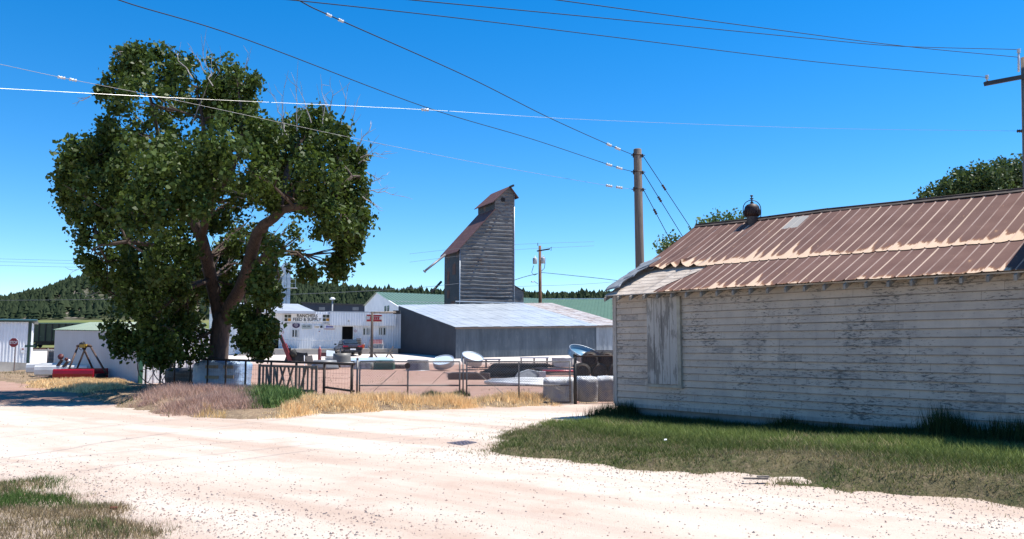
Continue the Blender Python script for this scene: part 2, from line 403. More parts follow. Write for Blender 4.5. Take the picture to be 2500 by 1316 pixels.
dens = np.clip(.25+1.1*fb(x*1.1, y*1.1, 5), 0, 1)*np.where(s < 0, .10*np.exp(s*5), np.clip((s+.15)/.5, .15, 1))*np.clip(1.3-wa*.1, .3, 1); k = rng.random(len(x)) < dens
x, y, s, wa = x[k], y[k], s[k], wa[k]
gf = np.clip(1.35-wa*.20+(fb(x*.8, y*.8, 8)-.5)*2.6, 0, 1)
pick = rng.random(len(x)) < gf*.9+.12
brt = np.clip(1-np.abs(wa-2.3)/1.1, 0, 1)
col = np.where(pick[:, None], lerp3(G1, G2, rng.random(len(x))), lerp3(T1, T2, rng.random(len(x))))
col = col*(np.where(wa < 1.2, .5, 1)+.75*brt)[:, None]  # blades close to the wall darkened: building's shade put into their colour
hgt = (.035+.035*gf)*rng.uniform(.5, 1.5, len(x))*(1+.8*(wa < 2.4)*fb(x*2, y*2, 4))
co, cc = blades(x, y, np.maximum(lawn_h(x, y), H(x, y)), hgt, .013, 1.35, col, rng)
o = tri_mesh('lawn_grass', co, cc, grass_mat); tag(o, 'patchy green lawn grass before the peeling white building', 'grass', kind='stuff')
# tall weeds along the foundation, coloured dark to give the band of shade there
n = 15000; a = rng.uniform(-.6, 12, n); bb = -rng.gamma(1.6, .16, n)-.03
cl = fb(a*1.7, bb*0, 31); k = rng.random(n) < np.clip(cl*1.9-.45, .05, 1); a, bb, cl = a[k], bb[k], cl[k]
x = WB.o.x+WB.u.x*a+WB.b.x*bb; y = WB.o.y+WB.u.y*a+WB.b.y*bb
tall = np.clip((cl-.35)*1.6, .1, 1)*np.where(a > 7.5, 1.25, .85)
co, cc = blades(x, y, lawn_h(x, y), (.14+.42*tall)*rng.uniform(.35, 1.1, len(x)), .016, .35, lerp3((.02, .04, .01), (.05, .07, .02), rng.random(len(x))), rng)
o = tri_mesh('tall_grass', co, cc, grass_mat); tag(o, 'tall shade-darkened grass tufts growing along the white building foundation', 'grass', kind='stuff')
# corner grass, bottom left
x, y, s = scatter(corner_poly, 260000, corner_sd, rng, -.5); k = inview(x, y); x, y, s = x[k], y[k], s[k]
gc = fb(x*.9+4, y*.9, 14); dens = np.clip((gc-.30)*4+np.clip(-x-3.4, 0, 1)*.5, .06, 1)*np.clip((s+.5)/1.3, .05, 1); k = rng.random(len(x)) < dens*.75; x, y, s, gc = x[k], y[k], s[k], gc[k]
gf = np.clip((gc-.40)*5+np.clip(s-.8, -.5, .5), 0, 1)*np.clip((-x-2.7)*1.1, .12, 1); pick = rng.random(len(x)) < gf
col = np.where(pick[:, None], lerp3((.05, .10, .02), (.11, .17, .045), rng.random(len(x))), lerp3((.33, .26, .15), (.22, .165, .09), rng.random(len(x))))
co, cc = blades(x, y, corner_h(x, y), .035+.05*rng.random(len(x)), .009, .9, col, rng)
o = tri_mesh('corner_grass', co, cc, grass_mat); tag(o, 'short thin grass and weeds in the near left corner beside gravel', 'grass', kind='stuff')
# verge vegetation: gold, purple and green zones
def inpoly(px_poly, x, y): return sdist([gp(*q) for q in px_poly], x, y)
zp = [(330, 985), (380, 975), (440, 968), (520, 958), (640, 955), (720, 962), (690, 974), (650, 985), (640, 1012), (540, 1016), (480, 1020), (400, 1016), (350, 1002)]
zg = [(600, 975), (650, 968), (740, 985), (775, 992), (740, 1003), (680, 1012), (610, 1012), (585, 1000)]
zo = [(650, 1022), (700, 1008), (760, 994), (870, 984), (1000, 986), (1140, 986), (1260, 976), (1400, 980), (1340, 990), (1000, 1001), (800, 1012), (700, 1023)]
zo2 = [(70, 936), (130, 938), (260, 936), (310, 940), (300, 954), (230, 962), (150, 957), (80, 947)]
zo3 = [(470, 1020), (500, 1008), (535, 1010), (545, 1022)]
def zone(name, zpx, n, h, wd, lean, ca, cb, label, cat, lo=0, clump=1.5):
    poly = [gp(*q) for q in zpx]
    sdz = lambda X, Y: sdist(poly, X, Y)+(fb(X*1.5, Y*1.5, 44)-.5)*.9
    x, y, s = scatter([(min(p[0] for p in poly)-.4, min(p[1] for p in poly)-.4), (max(p[0] for p in poly)+.4, max(p[1] for p in poly)+.4)], n, sdz, rng, lo)
    c_ = fb(x*clump, y*clump, 17); k = rng.random(len(x)) < np.clip(c_*2-.35, .15, 1); x, y, s, c_ = x[k], y[k], s[k], c_[k]
    hh_ = h*(.4+.9*c_)*rng.uniform(.5, 1.15, len(x))*np.clip((s+.25)/.6, .3, 1)
    co, cc = blades(x, y, verge_h(x, y), hh_, wd, lean, lerp3(ca, cb, np.clip(rng.random(len(x))*.5+c_*.6, 0, 1)), rng)
    o = tri_mesh(name, co, cc, grass_mat); return tag(o, label, cat, kind='stuff')
zone('cheatgrass', zp, 90000, .29, .016, 1.0, (.62, .44, .33), (.36, .22, .19), 'purple and tan cheatgrass on the mound under the cottonwood', 'grass')
zone('green_weeds', zg, 16000, .34, .05, .9, (.05, .11, .025), (.15, .22, .07), 'bright green leafy weeds beside the purple cheatgrass', 'weeds')
zone('golden_grass', zo, 70000, .27, .026, .75, (.95, .74, .42), (.75, .52, .27), 'long strip of golden dry grass before the chain link gates', 'grass', lo=-.2)
zone('straw_grass', zo2, 60000, .22, .04, .7, (.95, .74, .42), (.75, .52, .27), 'golden dry grass before the red truck bed', 'grass', lo=-.2)
zone('straw_tuft', zo3, 5000, .33, .02, .5, (.9, .65, .3), (.6, .4, .18), 'small golden straw tuft at the road edge before the purple grass', 'grass')
# sparse weeds over all the verge
x, y, s = scatter(verge_poly, 60000, verge_sd, rng, 0); k = inview(x, y, .8) & (y < 60); x, y, s = x[k], y[k], s[k]
gc = fb(x*.6, y*.6, 71); k = rng.random(len(x)) < np.clip((gc-.35)*3, .1, 1); x, y, gc = x[k], y[k], gc[k]
col = np.where((rng.random(len(x)) < gc*.55)[:, None], lerp3(G1, (.12, .14, .05), rng.random(len(x))), lerp3((.40, .29, .16), (.22, .15, .09), rng.random(len(x))))
co, cc = blades(x, y, verge_h(x, y), (.05+.14*gc)*rng.uniform(.5, 1.3, len(x)), .025, .7, col, rng)
o = tri_mesh('verge_weeds', co, cc, grass_mat); tag(o, 'thin mixed weeds and dry stems along the far roadside bank', 'weeds', kind='stuff')
# ------------------------------------------------------------ loose stones on the road
def stones(name, n, sel, smin, smax, seed, label):
    r_ = np.random.default_rng(seed); pts = sel(r_, n); m = len(pts)
    base = np.array([(1, 0, 0), (-1, 0, 0), (0, 1, 0), (0, -1, 0), (0, 0, .8), (0, 0, -.5)], float)
    fc = np.array([(0, 2, 4), (2, 1, 4), (1, 3, 4), (3, 0, 4), (2, 0, 5), (1, 2, 5), (3, 1, 5), (0, 3, 5)])
    sz = smin+(smax-smin)*r_.random(m)**3; jit = r_.uniform(.6, 1.3, (m, 6, 3)); an = r_.uniform(0, 6.28, m)
    V = base[None]*jit*sz[:, None, None]; ca, sa = np.cos(an), np.sin(an)
    V = np.stack([V[..., 0]*ca[:, None]-V[..., 1]*sa[:, None], V[..., 0]*sa[:, None]+V[..., 1]*ca[:, None], V[..., 2]], -1)+pts[:, None]
    cols = lerp3((.20, .13, .11), (.42, .34, .29), r_.random(m)); cols[r_.random(m) < .2] = (.12, .11, .115)
    tri = V[:, fc].reshape(-1, 3, 3); o = tri_mesh(name, tri, np.repeat(cols, 8, 0), stone_mat); return tag(o, label, 'gravel', kind='stuff')
stone_mat, t, b = newmat('stone'); at = nd(t, 'ShaderNodeAttribute', attribute_name='tint'); L(t, at.outputs['Color'], b.inputs['Base Color']); b.inputs['Roughness'].default_value = .9
def sel_road(r_, n):
    y = 6.2+20*r_.random(n)**1.5; x = (r_.random(n)*1.4-.7)*y
    f = fb(x*.35, y*.9, 61)*.7+.3*fb(x*2, y*2, 5); edge = np.maximum(np.exp(-np.abs(lawn_sd(x, y)+.5)*1.3), np.exp(-np.abs(corner_sd(x, y)+.6)*.9))
    k = (r_.random(n) < np.clip((f-.42)*1.2, .06, 1)*.5+edge*.9) & (lawn_sd(x, y) < .25) & (verge_sd(x, y) < 0)
    x, y = x[k], y[k]; return np.stack([x, y, H(x, y)], 1)
stones('loose_gravel', 90000, sel_road, .0035, .019, 5, 'loose pinkish gravel scattered over the dirt road and its edges')
# bigger single stones
for i, (px, py, s_) in enumerate([(1875, 1168, .05), (2465, 1262, .06), (1900, 1220, .04), (1625, 1083, .05)]):
    pass
# ============================================================ HILLS
sky_px = [(-1500, 760), (-600, 748), (-150, 752), (0, 746), (60, 733), (110, 722), (150, 707), (190, 696), (240, 686), (330, 680), (450, 678), (600, 686), (720, 702), (760, 709), (820, 717), (900, 723), (1000, 727), (1100, 730), (1300, 735), (1500, 734), (2000, 735), (2600, 735), (4000, 760)]
SPX = np.array([q[0] for q in sky_px], float); SPY = np.array([q[1] for q in sky_px], float)
def hill_z(u, d):
    """u = photo column at the horizon, d = distance"""
    zr = np.vectorize(lambda p, q: D(1250, p, 700).z)(np.interp(u, SPX, SPY), d) if False else EYE+(845-np.interp(u, SPX, SPY))/2000*700*1.006
    z0 = 1.0; z1 = EYE+(845-784)/2000*340
    z1 = np.where(u > 700, np.minimum(z1, 10), z1)
    a = sstep(150, 340, d); c_ = sstep(330, 700, d)
    z = z0*(1-a)+z1*a; z = z+(zr-z1)*c_ - sstep(705, 900, d)*25
    return z + (fb(u/90, d/60, 3)-.5)*9*c_*(1-c_)*4*.8
us = np.linspace(-2500, 5000, 300); ds = np.concatenate([np.linspace(150, 345, 20), np.linspace(360, 900, 46)])
U, Dd = np.meshgrid(us, ds); Zh = hill_z(U, Dd); Xh = (U-1250)/2000*Dd*1.0045
hm, t, b = newmat('hill meadow'); v = coord(t); sx = nd(t, 'ShaderNodeSeparateXYZ'); L(t, v, sx.inputs[0])
c = mix(t, ramp(t, noise(t, v, .02, 5), .4, .6), (.10, .13, .045), (.16, .165, .075))
c2_ = mix(t, ramp(t, noise(t, v, .045, 7, .7), .50, .60), (.05, .058, .032), (.17, .15, .13))
c = mix(t, ramp(t, mth(t, 'ADD', sx.outputs[1], mth(t, 'MULTIPLY', noise(t, v, .03, 3), 60)), 375, 400), c, c2_)
L(t, c, b.inputs['Base Color']); b.inputs['Roughness'].default_value = 1; b.inputs['Specular IOR Level'].default_value = 0
co = np.stack([Xh, Dd, Zh], -1); nu, nv = len(us), len(ds); i = np.arange(nu*nv).reshape(nv, nu); q = np.stack([i[:-1, :-1], i[:-1, 1:], i[1:, 1:], i[1:, :-1]], -1).reshape(-1, 4)
me = bpy.data.meshes.new('hills'); me.from_pydata([tuple(p) for p in co.reshape(-1, 3)], [], [tuple(p) for p in q]); me.polygons.foreach_set('use_smooth', [True]*len(q)); o = link('hills', me, hm); o['kind'] = 'structure'
# pines on the hills
pr = np.random.default_rng(3); n = 16000
u = pr.uniform(-500, 2900, n); d = 372+ (720-372)*pr.random(n)**.8
rocky = fb(u/55, d/38, 9, 4); k = (pr.random(n) < np.clip(1.9-(rocky-.3)*4.2, .2, 1)) | (u > 680); u, d = u[k], d[k]
u2 = pr.uniform(-500, 2900, 1500); d2 = pr.uniform(690, 712, 1500); k = pr.random(1500) < .25+.75*fb(u2/30, u2*0, 77); u = np.concatenate([u, u2[k]]); d = np.concatenate([d, d2[k]])
X_ = (u-1250)/2000*d*1.0045; Z_ = hill_z(u, d); n = len(u); tris = []; cols = []
ht = pr.uniform(2.6, 6.8, n)*(1+.35*(pr.random(n) < .12)); wdt = np.maximum(1.3, ht*pr.uniform(.28, .48, n))
for lev, (z0_, z1_, rr) in enumerate(((.10, .62, 1.0), (.33, .86, .85), (.56, 1.0, .6))):
    m_ = 7
    ang = np.linspace(0, 2*np.pi, m_+1)[None]+pr.uniform(0, 6, (n, 1)); rad = wdt[:, None]*rr*pr.uniform(.6, 1.25, (n, m_+1)); rad[:, -1] = rad[:, 0]
    bz = Z_[:, None]+ht[:, None]*(z0_+pr.uniform(-.06, .06, (n, m_+1))); bz[:, -1] = bz[:, 0]
    P = np.stack([X_[:, None]+np.cos(ang)*rad, d[:, None]+np.sin(ang)*rad, bz], -1)
    T = np.stack([X_, d, Z_+ht*z1_], -1)[:, None].repeat(m_, 1); tris.append(np.stack([P[:, :-1], P[:, 1:], T], 2).reshape(-1, 3, 3))
    cb = lerp3((.022, .034, .018), (.042, .056, .028), pr.random(n)); cols.append(np.repeat(cb, m_, 0))
pine_mat, t, b = newmat('pine'); at = nd(t, 'ShaderNodeAttribute', attribute_name='tint'); L(t, at.outputs['Color'], b.inputs['Base Color']); b.inputs['Roughness'].default_value = 1; b.inputs['Specular IOR Level'].default_value = .05
o = tri_mesh('pine_forest', np.concatenate(tris), np.concatenate(cols), pine_mat); tag(o, 'dark pine forest covering the distant hills', 'forest', kind='stuff')
# ============================================================ WHITE BUILDING
wb = thing('weathered_building', 'long weathered white clapboard building with rusty metal roof', 'building', tuple(WB(4, 1.5, 0)))
z_base = WB.hit(1511, 985)[1]; a_l = 0.0; BL = 9.61; DW = 6.2
HO = -.42
ae0, ze0 = WB.hit(1470, 722, HO); ae1, ze1 = WB.hit(2500, 661, HO)
ar0, zr0 = WB.hit(1700, 553, 3.1); ar1, zr1 = WB.hit(2500, 465, 3.1)
def RP(a, v, up=0):      # roof point, v 0 ridge .. 1 eave (a measured along the wall)
    zr = zr0+(zr1-zr0)*(a-ar0)/(ar1-ar0) - .02*math.sin((a)*1.1); ze = ze0+(ze1-ze0)*(a-ae0)/(ae1-ae0)
    b = 3.1+(HO-3.1)*v; z = zr+(ze-zr)*v - .045*math.sin(math.pi*v)
    return WB(a, b, z+up)
def RPb(a, v, up=0):     # back slope
    zr = zr0+(zr1-zr0)*(a-ar0)/(ar1-ar0); ze = ze0+(ze1-ze0)*(a-ae0)/(ae1-ae0)
    return WB(a, 3.1+(3.1-HO)*v, zr+(ze-zr)*v+up)
SL = math.hypot(3.52, zr0-ze0)
# siding material
sm, t, b = newmat('peeling white paint')
uv = nd(t, 'ShaderNodeTexCoord').outputs['UV']; sx = nd(t, 'ShaderNodeSeparateXYZ'); L(t, uv, sx.inputs[0])
BH = .152
row = mth(t, 'FLOOR', mth(t, 'DIVIDE', sx.outputs[1], BH)); wn = nd(t, 'ShaderNodeTexWhiteNoise', noise_dimensions='1D'); L(t, row, wn.inputs['W'])
u_ = mth(t, 'ADD', sx.outputs[0], mth(t, 'MULTIPLY', wn.outputs['Value'], 37)); cb = nd(t, 'ShaderNodeCombineXYZ'); L(t, mth(t, 'MULTIPLY', u_, 5.2), cb.inputs[0]); L(t, mth(t, 'MULTIPLY', sx.outputs[1], 21), cb.inputs[1]); L(t, mth(t, 'MULTIPLY', row, 3.7), cb.inputs[2])
fine = noise(t, cb.outputs[0], 1.6, 9, .78)
board = nd(t, 'ShaderNodeTexWhiteNoise', noise_dimensions='2D'); cb2 = nd(t, 'ShaderNodeCombineXYZ'); L(t, mth(t, 'FLOOR', mth(t, 'DIVIDE', u_, 2.6)), cb2.inputs[0]); L(t, row, cb2.inputs[1]); L(t, cb2.outputs[0], board.inputs['Vector'])
area = noise(t, uv, .9, 4, .6, .4)
thr = mth(t, 'SUBTRACT', .632, mth(t, 'MULTIPLY', ramp(t, area, .38, .68), .13)); thr = mth(t, 'SUBTRACT', thr, mth(t, 'MULTIPLY', board.outputs['Value'], .035))
peel = mth(t, 'MULTIPLY', mth(t, 'SUBTRACT', fine, thr), 22, True)
tone = mix(t, ramp(t, noise(t, uv, 2.2, 5, .6), .35, .65), (.52, .425, .345), (.41, .34, .285))
tone = mix(t, mth(t, 'MULTIPLY', board.outputs['Value'], .3), tone, (.27, .245, .225))
vst = coord(t, 'UV', (5, .35, 1)); tone = mix(t, mth(t, 'MULTIPLY', ramp(t, noise(t, vst, 1.2, 5, .6), .52, .72), .22), tone, (.22, .195, .175))
woodc = mix(t, noise(t, cb.outputs[0], 5, 4), (.07, .062, .056), (.16, .145, .13))
soft = mth(t, 'MULTIPLY', mth(t, 'SUBTRACT', fine, mth(t, 'SUBTRACT', thr, .045)), 9, True)
c = mix(t, mth(t, 'MULTIPLY', soft, .25), tone, (.20, .18, .165))
bd2 = nd(t, 'ShaderNodeTexWhiteNoise', noise_dimensions='2D'); cb5 = nd(t, 'ShaderNodeCombineXYZ'); L(t, mth(t, 'FLOOR', mth(t, 'DIVIDE', u_, .55)), cb5.inputs[0]); L(t, row, cb5.inputs[1]); L(t, cb5.outputs[0], bd2.inputs['Vector']); bare = mth(t, 'MULTIPLY', mth(t, 'GREATER_THAN', mth(t, 'ADD', bd2.outputs['Value'], mth(t, 'MULTIPLY', area, .03)), .997), mth(t, 'MULTIPLY', mth(t, 'SUBTRACT', fine, .42), 14, True)); c = mix(t, mth(t, 'MULTIPLY', bare, .6), c, (.20, .18, .165)); c = mix(t, peel, c, woodc)
jf = mth(t, 'FRACT', mth(t, 'DIVIDE', u_, 2.6)); joint = mth(t, 'MULTIPLY', mth(t, 'LESS_THAN', jf, .0022), .6); c = mix(t, joint, c, (.05, .04, .035)); bf = mth(t, 'FRACT', mth(t, 'DIVIDE', sx.outputs[1], BH)); lap = mth(t, 'LESS_THAN', bf, mth(t, 'ADD', .05, mth(t, 'MULTIPLY', noise(t, uv, 3, 3), .08))); c = mix(t, mth(t, 'MULTIPLY', lap, .5), c, (.07, .05, .04))
L(t, c, b.inputs['Base Color']); b.inputs['Roughness'].default_value = .75; bumpn(t, b, mth(t, 'SUBTRACT', 1.0, peel), .5, .004)
mb = MB()
ztop = lambda a: (ze0+(ze1-ze0)*(a-ae0)/(ae1-ae0)) + .165
nb = int((ztop(BL)-z_base)/BH)+1; na = 60
for r_ in range(nb):
    z0 = z_base+r_*BH; z1 = z0+BH
    def wig(a, s=r_): return .007*(vn(np.array([a*.35]), np.array([s*7.3]), 3)[0]-.5)*2
    def fn(i, j):
        a = .055+i*(BL-.055); off = -.030+.024*j
        return WB(a, off, min(z0+BH*j+(wig(a) if True else 0), ztop(a)))
    mb.grid(fn, na, 1, lambda i, j, z0=z0: (i*BL, z0-z_base+BH*j*.999))
    # the butt edge under each board
    mb.grid(lambda i, j: WB(.055+i*(BL-.055), -.030+.030*j, min(z0+wig(.055+i*(BL-.055)), ztop(.055+i*(BL-.055)))), na, 1, lambda i, j, z0=z0: (i*BL, z0-z_base+.001))
mb.build('wall', sm, wb)
mb = MB(); ztb = ze0+.2
mb.quad(WB(0, 0, z_base), WB(0, DW, z_base), WB(0, DW, ztb), WB(0, 0, ztb)); mb.add([WB(0, 0, ztb), WB(0, DW, ztb), WB(0, 3.1, zr0-.08)], [(0, 1, 2)])
mb.quad(WB(0, DW, z_base), WB(BL, DW, z_base), WB(BL, DW, ztb), WB(0, DW, ztb)); mb.build('rear_wall', M('old white wall', (.55, .53, .5), (.4, .38, .36), 2), wb)
mb = MB(); mb.box((0, 0, 0), (.115, .10, 1), WB.m(.0, .0, 0) @ Matrix.Translation((0, .01, (z_base+ztop(0)-.05)/2)) @ Matrix.Scale(ztop(0)-.05-z_base, 4, (0, 0, 1)))
cm = M('worn white trim', (.38, .34, .31), (.28, .25, .225), 3, .8, stretch=(4, 4, .6), c3=(.17, .15, .13), s3=5, lo3=.56, hi3=.62)
mb.build('corner_board', cm, wb)
mb = MB(); mb.prism([WB(.02, .03, -.4), WB(BL, .03, -.4), WB(BL, .03, z_base-.005), WB(.02, .03, z_base-.005)], WB.b*(DW-.1)); mb.build('foundation', M('pale foundation', (.24, .22, .20), (.16, .15, .135), 2, .9, bump=.3), wb)
mb = MB(); mb.prism([WB(-.02, -.045, z_base-.06), WB(BL, -.045, z_base-.06), WB(BL, -.045, z_base+.02), WB(-.02, -.045, z_base+.02)], WB.b*.07); mb.build('water_table', cm, wb)
# boarded window
wa0, wz1 = WB.hit(1577, 728, -.07); wa1, wz0 = WB.hit(1664, 940, -.07); wz1 = min(wz1, ztop(.8)-.10)
mb = MB(); n_ = 4; wv = wa1-wa0-.10
vm, t, b = newmat('peeling shutter boards'); v = coord(t, 'Object', (1, 1, .16)); f1 = noise(t, v, 7, 8, .72); wide = noise(t, coord(t), 1.1, 3)
pl_ = mth(t, 'MULTIPLY', mth(t, 'SUBTRACT', f1, mth(t, 'SUBTRACT', .60, mth(t, 'MULTIPLY', wide, .20))), 16, True)
c = mix(t, pl_, mix(t, noise(t, v, 2, 4), (.33, .30, .28), (.44, .41, .38)), mix(t, noise(t, v, 14, 3), (.11, .10, .095), (.24, .22, .20))); L(t, c, b.inputs['Base Color']); b.inputs['Roughness'].default_value = .85
wnd = thing
bw = MB()
for k_ in range(n_):
    a0 = wa0+wv*k_/n_; bw.prism([WB(a0+.006, -.062, wz0), WB(a0+wv/n_-.004, -.062, wz0+.004*k_), WB(a0+wv/n_-.004, -.062, wz1), WB(a0+.006, -.062, wz1)], WB.b*.03)
bwo = bw.build('window_boards', vm, wb)
fr_ = MB(); fr_.prism([WB(wa1-.09, -.085, wz0-.04), WB(wa1, -.085, wz0-.04), WB(wa1, -.085, wz1), WB(wa1-.09, -.085, wz1)], WB.b*.08)
fr_.prism([WB(wa0-.02, -.075, wz0-.075), WB(wa1+.02, -.075, wz0-.075), WB(wa1+.02, -.075, wz0-.012), WB(wa0-.02, -.075, wz0-.012)], WB.b*.07); fr_.build('window_frame', M('yellowed trim', (.36, .33, .27), (.26, .235, .20), 4, .8), bwo)
# ---- roof
PW = .235
def roof_material(name, base, gate_lo, gate_hi, patch_uv=None):
    """u metres along, v metres above the lower edge of the sheets"""
    rm, t, b = newmat(name)
    uv = nd(t, 'ShaderNodeTexCoord').outputs['UV']; sx = nd(t, 'ShaderNodeSeparateXYZ'); L(t, uv, sx.inputs[0]); U_, V_ = sx.outputs[0], sx.outputs[1]
    pu = mth(t, 'DIVIDE', mth(t, 'SUBTRACT', U_, .03), PW); prow = mth(t, 'FLOOR', pu); fu = mth(t, 'FRACT', pu)
    wn = nd(t, 'ShaderNodeTexWhiteNoise', noise_dimensions='1D'); L(t, prow, wn.inputs['W']); W1 = wn.outputs['Value']
    wn2 = nd(t, 'ShaderNodeTexWhiteNoise', noise_dimensions='1D'); L(t, mth(t, 'ADD', prow, 71.3), wn2.inputs['W']); W2 = wn2.outputs['Value']
    def anis(su, sv, sc, det=5, off=0):
        cb = nd(t, 'ShaderNodeCombineXYZ'); L(t, mth(t, 'MULTIPLY', U_, su), cb.inputs[0]); L(t, mth(t, 'MULTIPLY', V_, sv), cb.inputs[1]); cb.inputs[2].default_value = off; return noise(t, cb.outputs[0], sc, det, .65)
    fine = anis(22, 2.2, 1.0); med = anis(2.4, .6, 1.0, 5, 3.1); area = noise(t, uv, .42, 2)
    gate = ramp(t, area, gate_lo, gate_hi)
    ns = mth(t, 'POWER', mth(t, 'SUBTRACT', 1.0, fu), 2.2)
    climb = mth(t, 'MULTIPLY', ns, mth(t, 'MULTIPLY', mth(t, 'ADD', .12, mth(t, 'MULTIPLY', mth(t, 'MULTIPLY', W1, W1), .9)), gate))
    hgt = mth(t, 'ADD', mth(t, 'MULTIPLY', gate, base), mth(t, 'ADD', climb, mth(t, 'MULTIPLY', mth(t, 'SUBTRACT', fine, .5), .30)))
    hgt = mth(t, 'ADD', hgt, mth(t, 'MULTIPLY', mth(t, 'SUBTRACT', med, .5), 1.15))
    dv = mth(t, 'SUBTRACT', hgt, V_); edge = mth(t, 'MULTIPLY', dv, 14, True); halo = mth(t, 'MULTIPLY', mth(t, 'ADD', dv, .10), 9, True)
    seamline = mth(t, 'MULTIPLY', mth(t, 'SUBTRACT', mth(t, 'ADD', mth(t, 'MULTIPLY', mth(t, 'SUBTRACT', 1.0, mth(t, 'MULTIPLY', fu, 5.0), True), .35), mth(t, 'ADD', mth(t, 'MULTIPLY', anis(9, .35, 1.0, 5, 7.7), .7), mth(t, 'MULTIPLY', W2, .30))), .765), 10, True)
    blot = mth(t, 'MULTIPLY', mth(t, 'SUBTRACT', mth(t, 'ADD', anis(9, 3.0, 1.0, 7, 1.3), mth(t, 'MULTIPLY', area, .2)), .75), 12, True)
    rustc = mix(t, ramp(t, noise(t, uv, 1.7, 5), .35, .65), (.120, .064, .052), (.155, .088, .072)); rustc = mix(t, mth(t, 'MULTIPLY', W1, .45), rustc, (.10, .060, .052))
    rustc = mix(t, mth(t, 'MULTIPLY', ramp(t, noise(t, uv, 40, 4), .5, .7), .3), rustc, (.19, .115, .095))
    tan = mix(t, fine, (.50, .33, .21), (.60, .47, .36)); oran = (.25, .12, .06)
    c = mix(t, mth(t, 'MULTIPLY', blot, .8), rustc, (.36, .21, .12)); c = mix(t, mth(t, 'MULTIPLY', halo, .7), c, oran)
    c = mix(t, mth(t, 'MULTIPLY', seamline, .9), c, (.50, .38, .29)); c = mix(t, edge, c, tan)
    rib = mth(t, 'LESS_THAN', mth(t, 'ABSOLUTE', mth(t, 'SUBTRACT', fu, .045)), .042); c = mix(t, mth(t, 'MULTIPLY', rib, mth(t, 'ADD', .12, mth(t, 'MULTIPLY', ramp(t, med, .35, .62), .6))), c, (.42, .33, .30))
    if patch_uv:
        d1 = mth(t, 'LESS_THAN', mth(t, 'ABSOLUTE', mth(t, 'SUBTRACT', U_, patch_uv[0])), .22); d2 = mth(t, 'LESS_THAN', mth(t, 'ABSOLUTE', mth(t, 'SUBTRACT', mth(t, 'ADD', V_, mth(t, 'MULTIPLY', fine, .25)), patch_uv[1])), .33)
        c = mix(t, mth(t, 'MULTIPLY', mth(t, 'MULTIPLY', d1, d2), .75), c, (.34, .34, .32))
    L(t, c, b.inputs['Base Color']); b.inputs['Roughness'].default_value = .82; b.inputs['Specular IOR Level'].default_value = .1
    return rm
pa_ = WB.hit(1950, 548, 2.8)[0]; rm_upper = roof_material('rusty upper sheets', .24, .28, .52, (pa_, 2.3)); rm_lower = roof_material('rusty lower sheets', .10, .50, .62)
deck_m = M('bare roof boards', (.48, .41, .345), (.33, .27, .22), 2.5, .85, bump=.4, bs=9, stretch=(1, 1, 1), c3=(.20, .15, .12), s3=7, lo3=.60, hi3=.66)
mb = MB(); npl = 20
for k_ in range(npl):      # deck planks run along the roof
    v0 = .02+k_*.965/npl; v1 = v0+.965/npl-.005
    a0f = (ar0-.0)*(1-v0)+ae0*v0+random.uniform(-.04, .10)*(v0 > .55); ae = BL+.1
    pts = [RP(a0f, v0, -.03), RP(ae, v0, -.03), RP(ae, v1, -.03), RP(a0f, v1, -.03)]
    mb.prism(pts, (0, 0, -.022))
roof = mb.build('roof_deck', deck_m, wb)
tails = 0
a = ae0+.06
while a < BL+.2:           # rafter tails
    mb = MB(); p0 = RP(a, 1.0, -.055); p1 = RP(a, .86, -.055)
    mb.prism([p0, p1, p1-Vector((0, 0, .115)), p0-Vector((0, 0, .09))], WB.u*.045); mb.build('rafter_tail', M('weathered rafter', (.30, .26, .22), (.18, .155, .13), 6, .85), wb); a += .405
def course(name, v0, v1, afn, aend, lift, curl=False, thick=.004, parent=wb):
    """ribbed sheets from v0 (upper) to v1 (lower); afn(v) is where they begin"""
    mb = MB(); k0 = int(math.floor(min(afn(v0), afn(v1))/PW)); k1 = int(math.ceil(aend/PW))
    prof = []
    for k_ in range(k0, k1):
        for (o_, h_) in ((0, 0), (.012, .014), (.026, .014), (.04, 0), (.14, -.003)): prof.append((k_*PW+o_, h_))
    prof.append((k1*PW, 0)); nv = 10
    cols = []
    for (a_, h_) in prof:
        col = []
        for j in range(nv+1):
            v_ = v0+(v1-v0)*j/nv; aa = max(a_, afn(v_)); aa = min(aa, aend); ve = v_
            jag = .004*math.sin(math.floor(a_/(PW*2))*2.3) if j == nv else 0
            up = lift*(j/nv)+h_+.006
            if curl and j >= nv-4:
                tt = (j-(nv-4))/4.0; ph = (aa-.62)/.40
                if -.25 < ph < 3.0:
                    f_ = ph-math.floor(ph); amp = (.10, .21, .10, .0)[int(min(3, max(0, math.floor(ph))))] if ph >= 0 else .10
                    up += amp*(abs(2*f_-1)**1.5)*tt**2
            col.append((RP(aa, ve+jag, up), (aa, (v1-v_)*SL)))
        cols.append(col)
    base = len(mb.v)
    for col in cols:
        for p, q in col: mb.v.append(p); mb.uv[len(mb.v)-1] = q
    for i in range(len(cols)-1):
        for j in range(nv):
            q = base+i*(nv+1)+j; mb.f.append([q, q+1, q+nv+2, q+nv+1]); mb.mi.append(0); mb.sm.append(False)
    o = mb.build(name, rm_lower if name.startswith('lower') else rm_upper, parent)
    sol = o.modifiers.new('s', 'SOLIDIFY'); sol.thickness = thick; sol.offset = 1
    return o
VB = .655
gab = lambda v_: ar0*(1-v_)+ae0*v_
tear = WB.hit(1600, 718, HO+.05)[0]; tear_top = WB.hit(1730, 650, .8)[0]
course('lower_roof_panel', VB-.06, 1.0, lambda v_: tear_top+(tear-tear_top)*sstep(VB, 1.0, v_)*1.0, BL+.1, .012)
course('upper_roof_panel', .0, VB, gab, BL+.1, .02, curl=True)
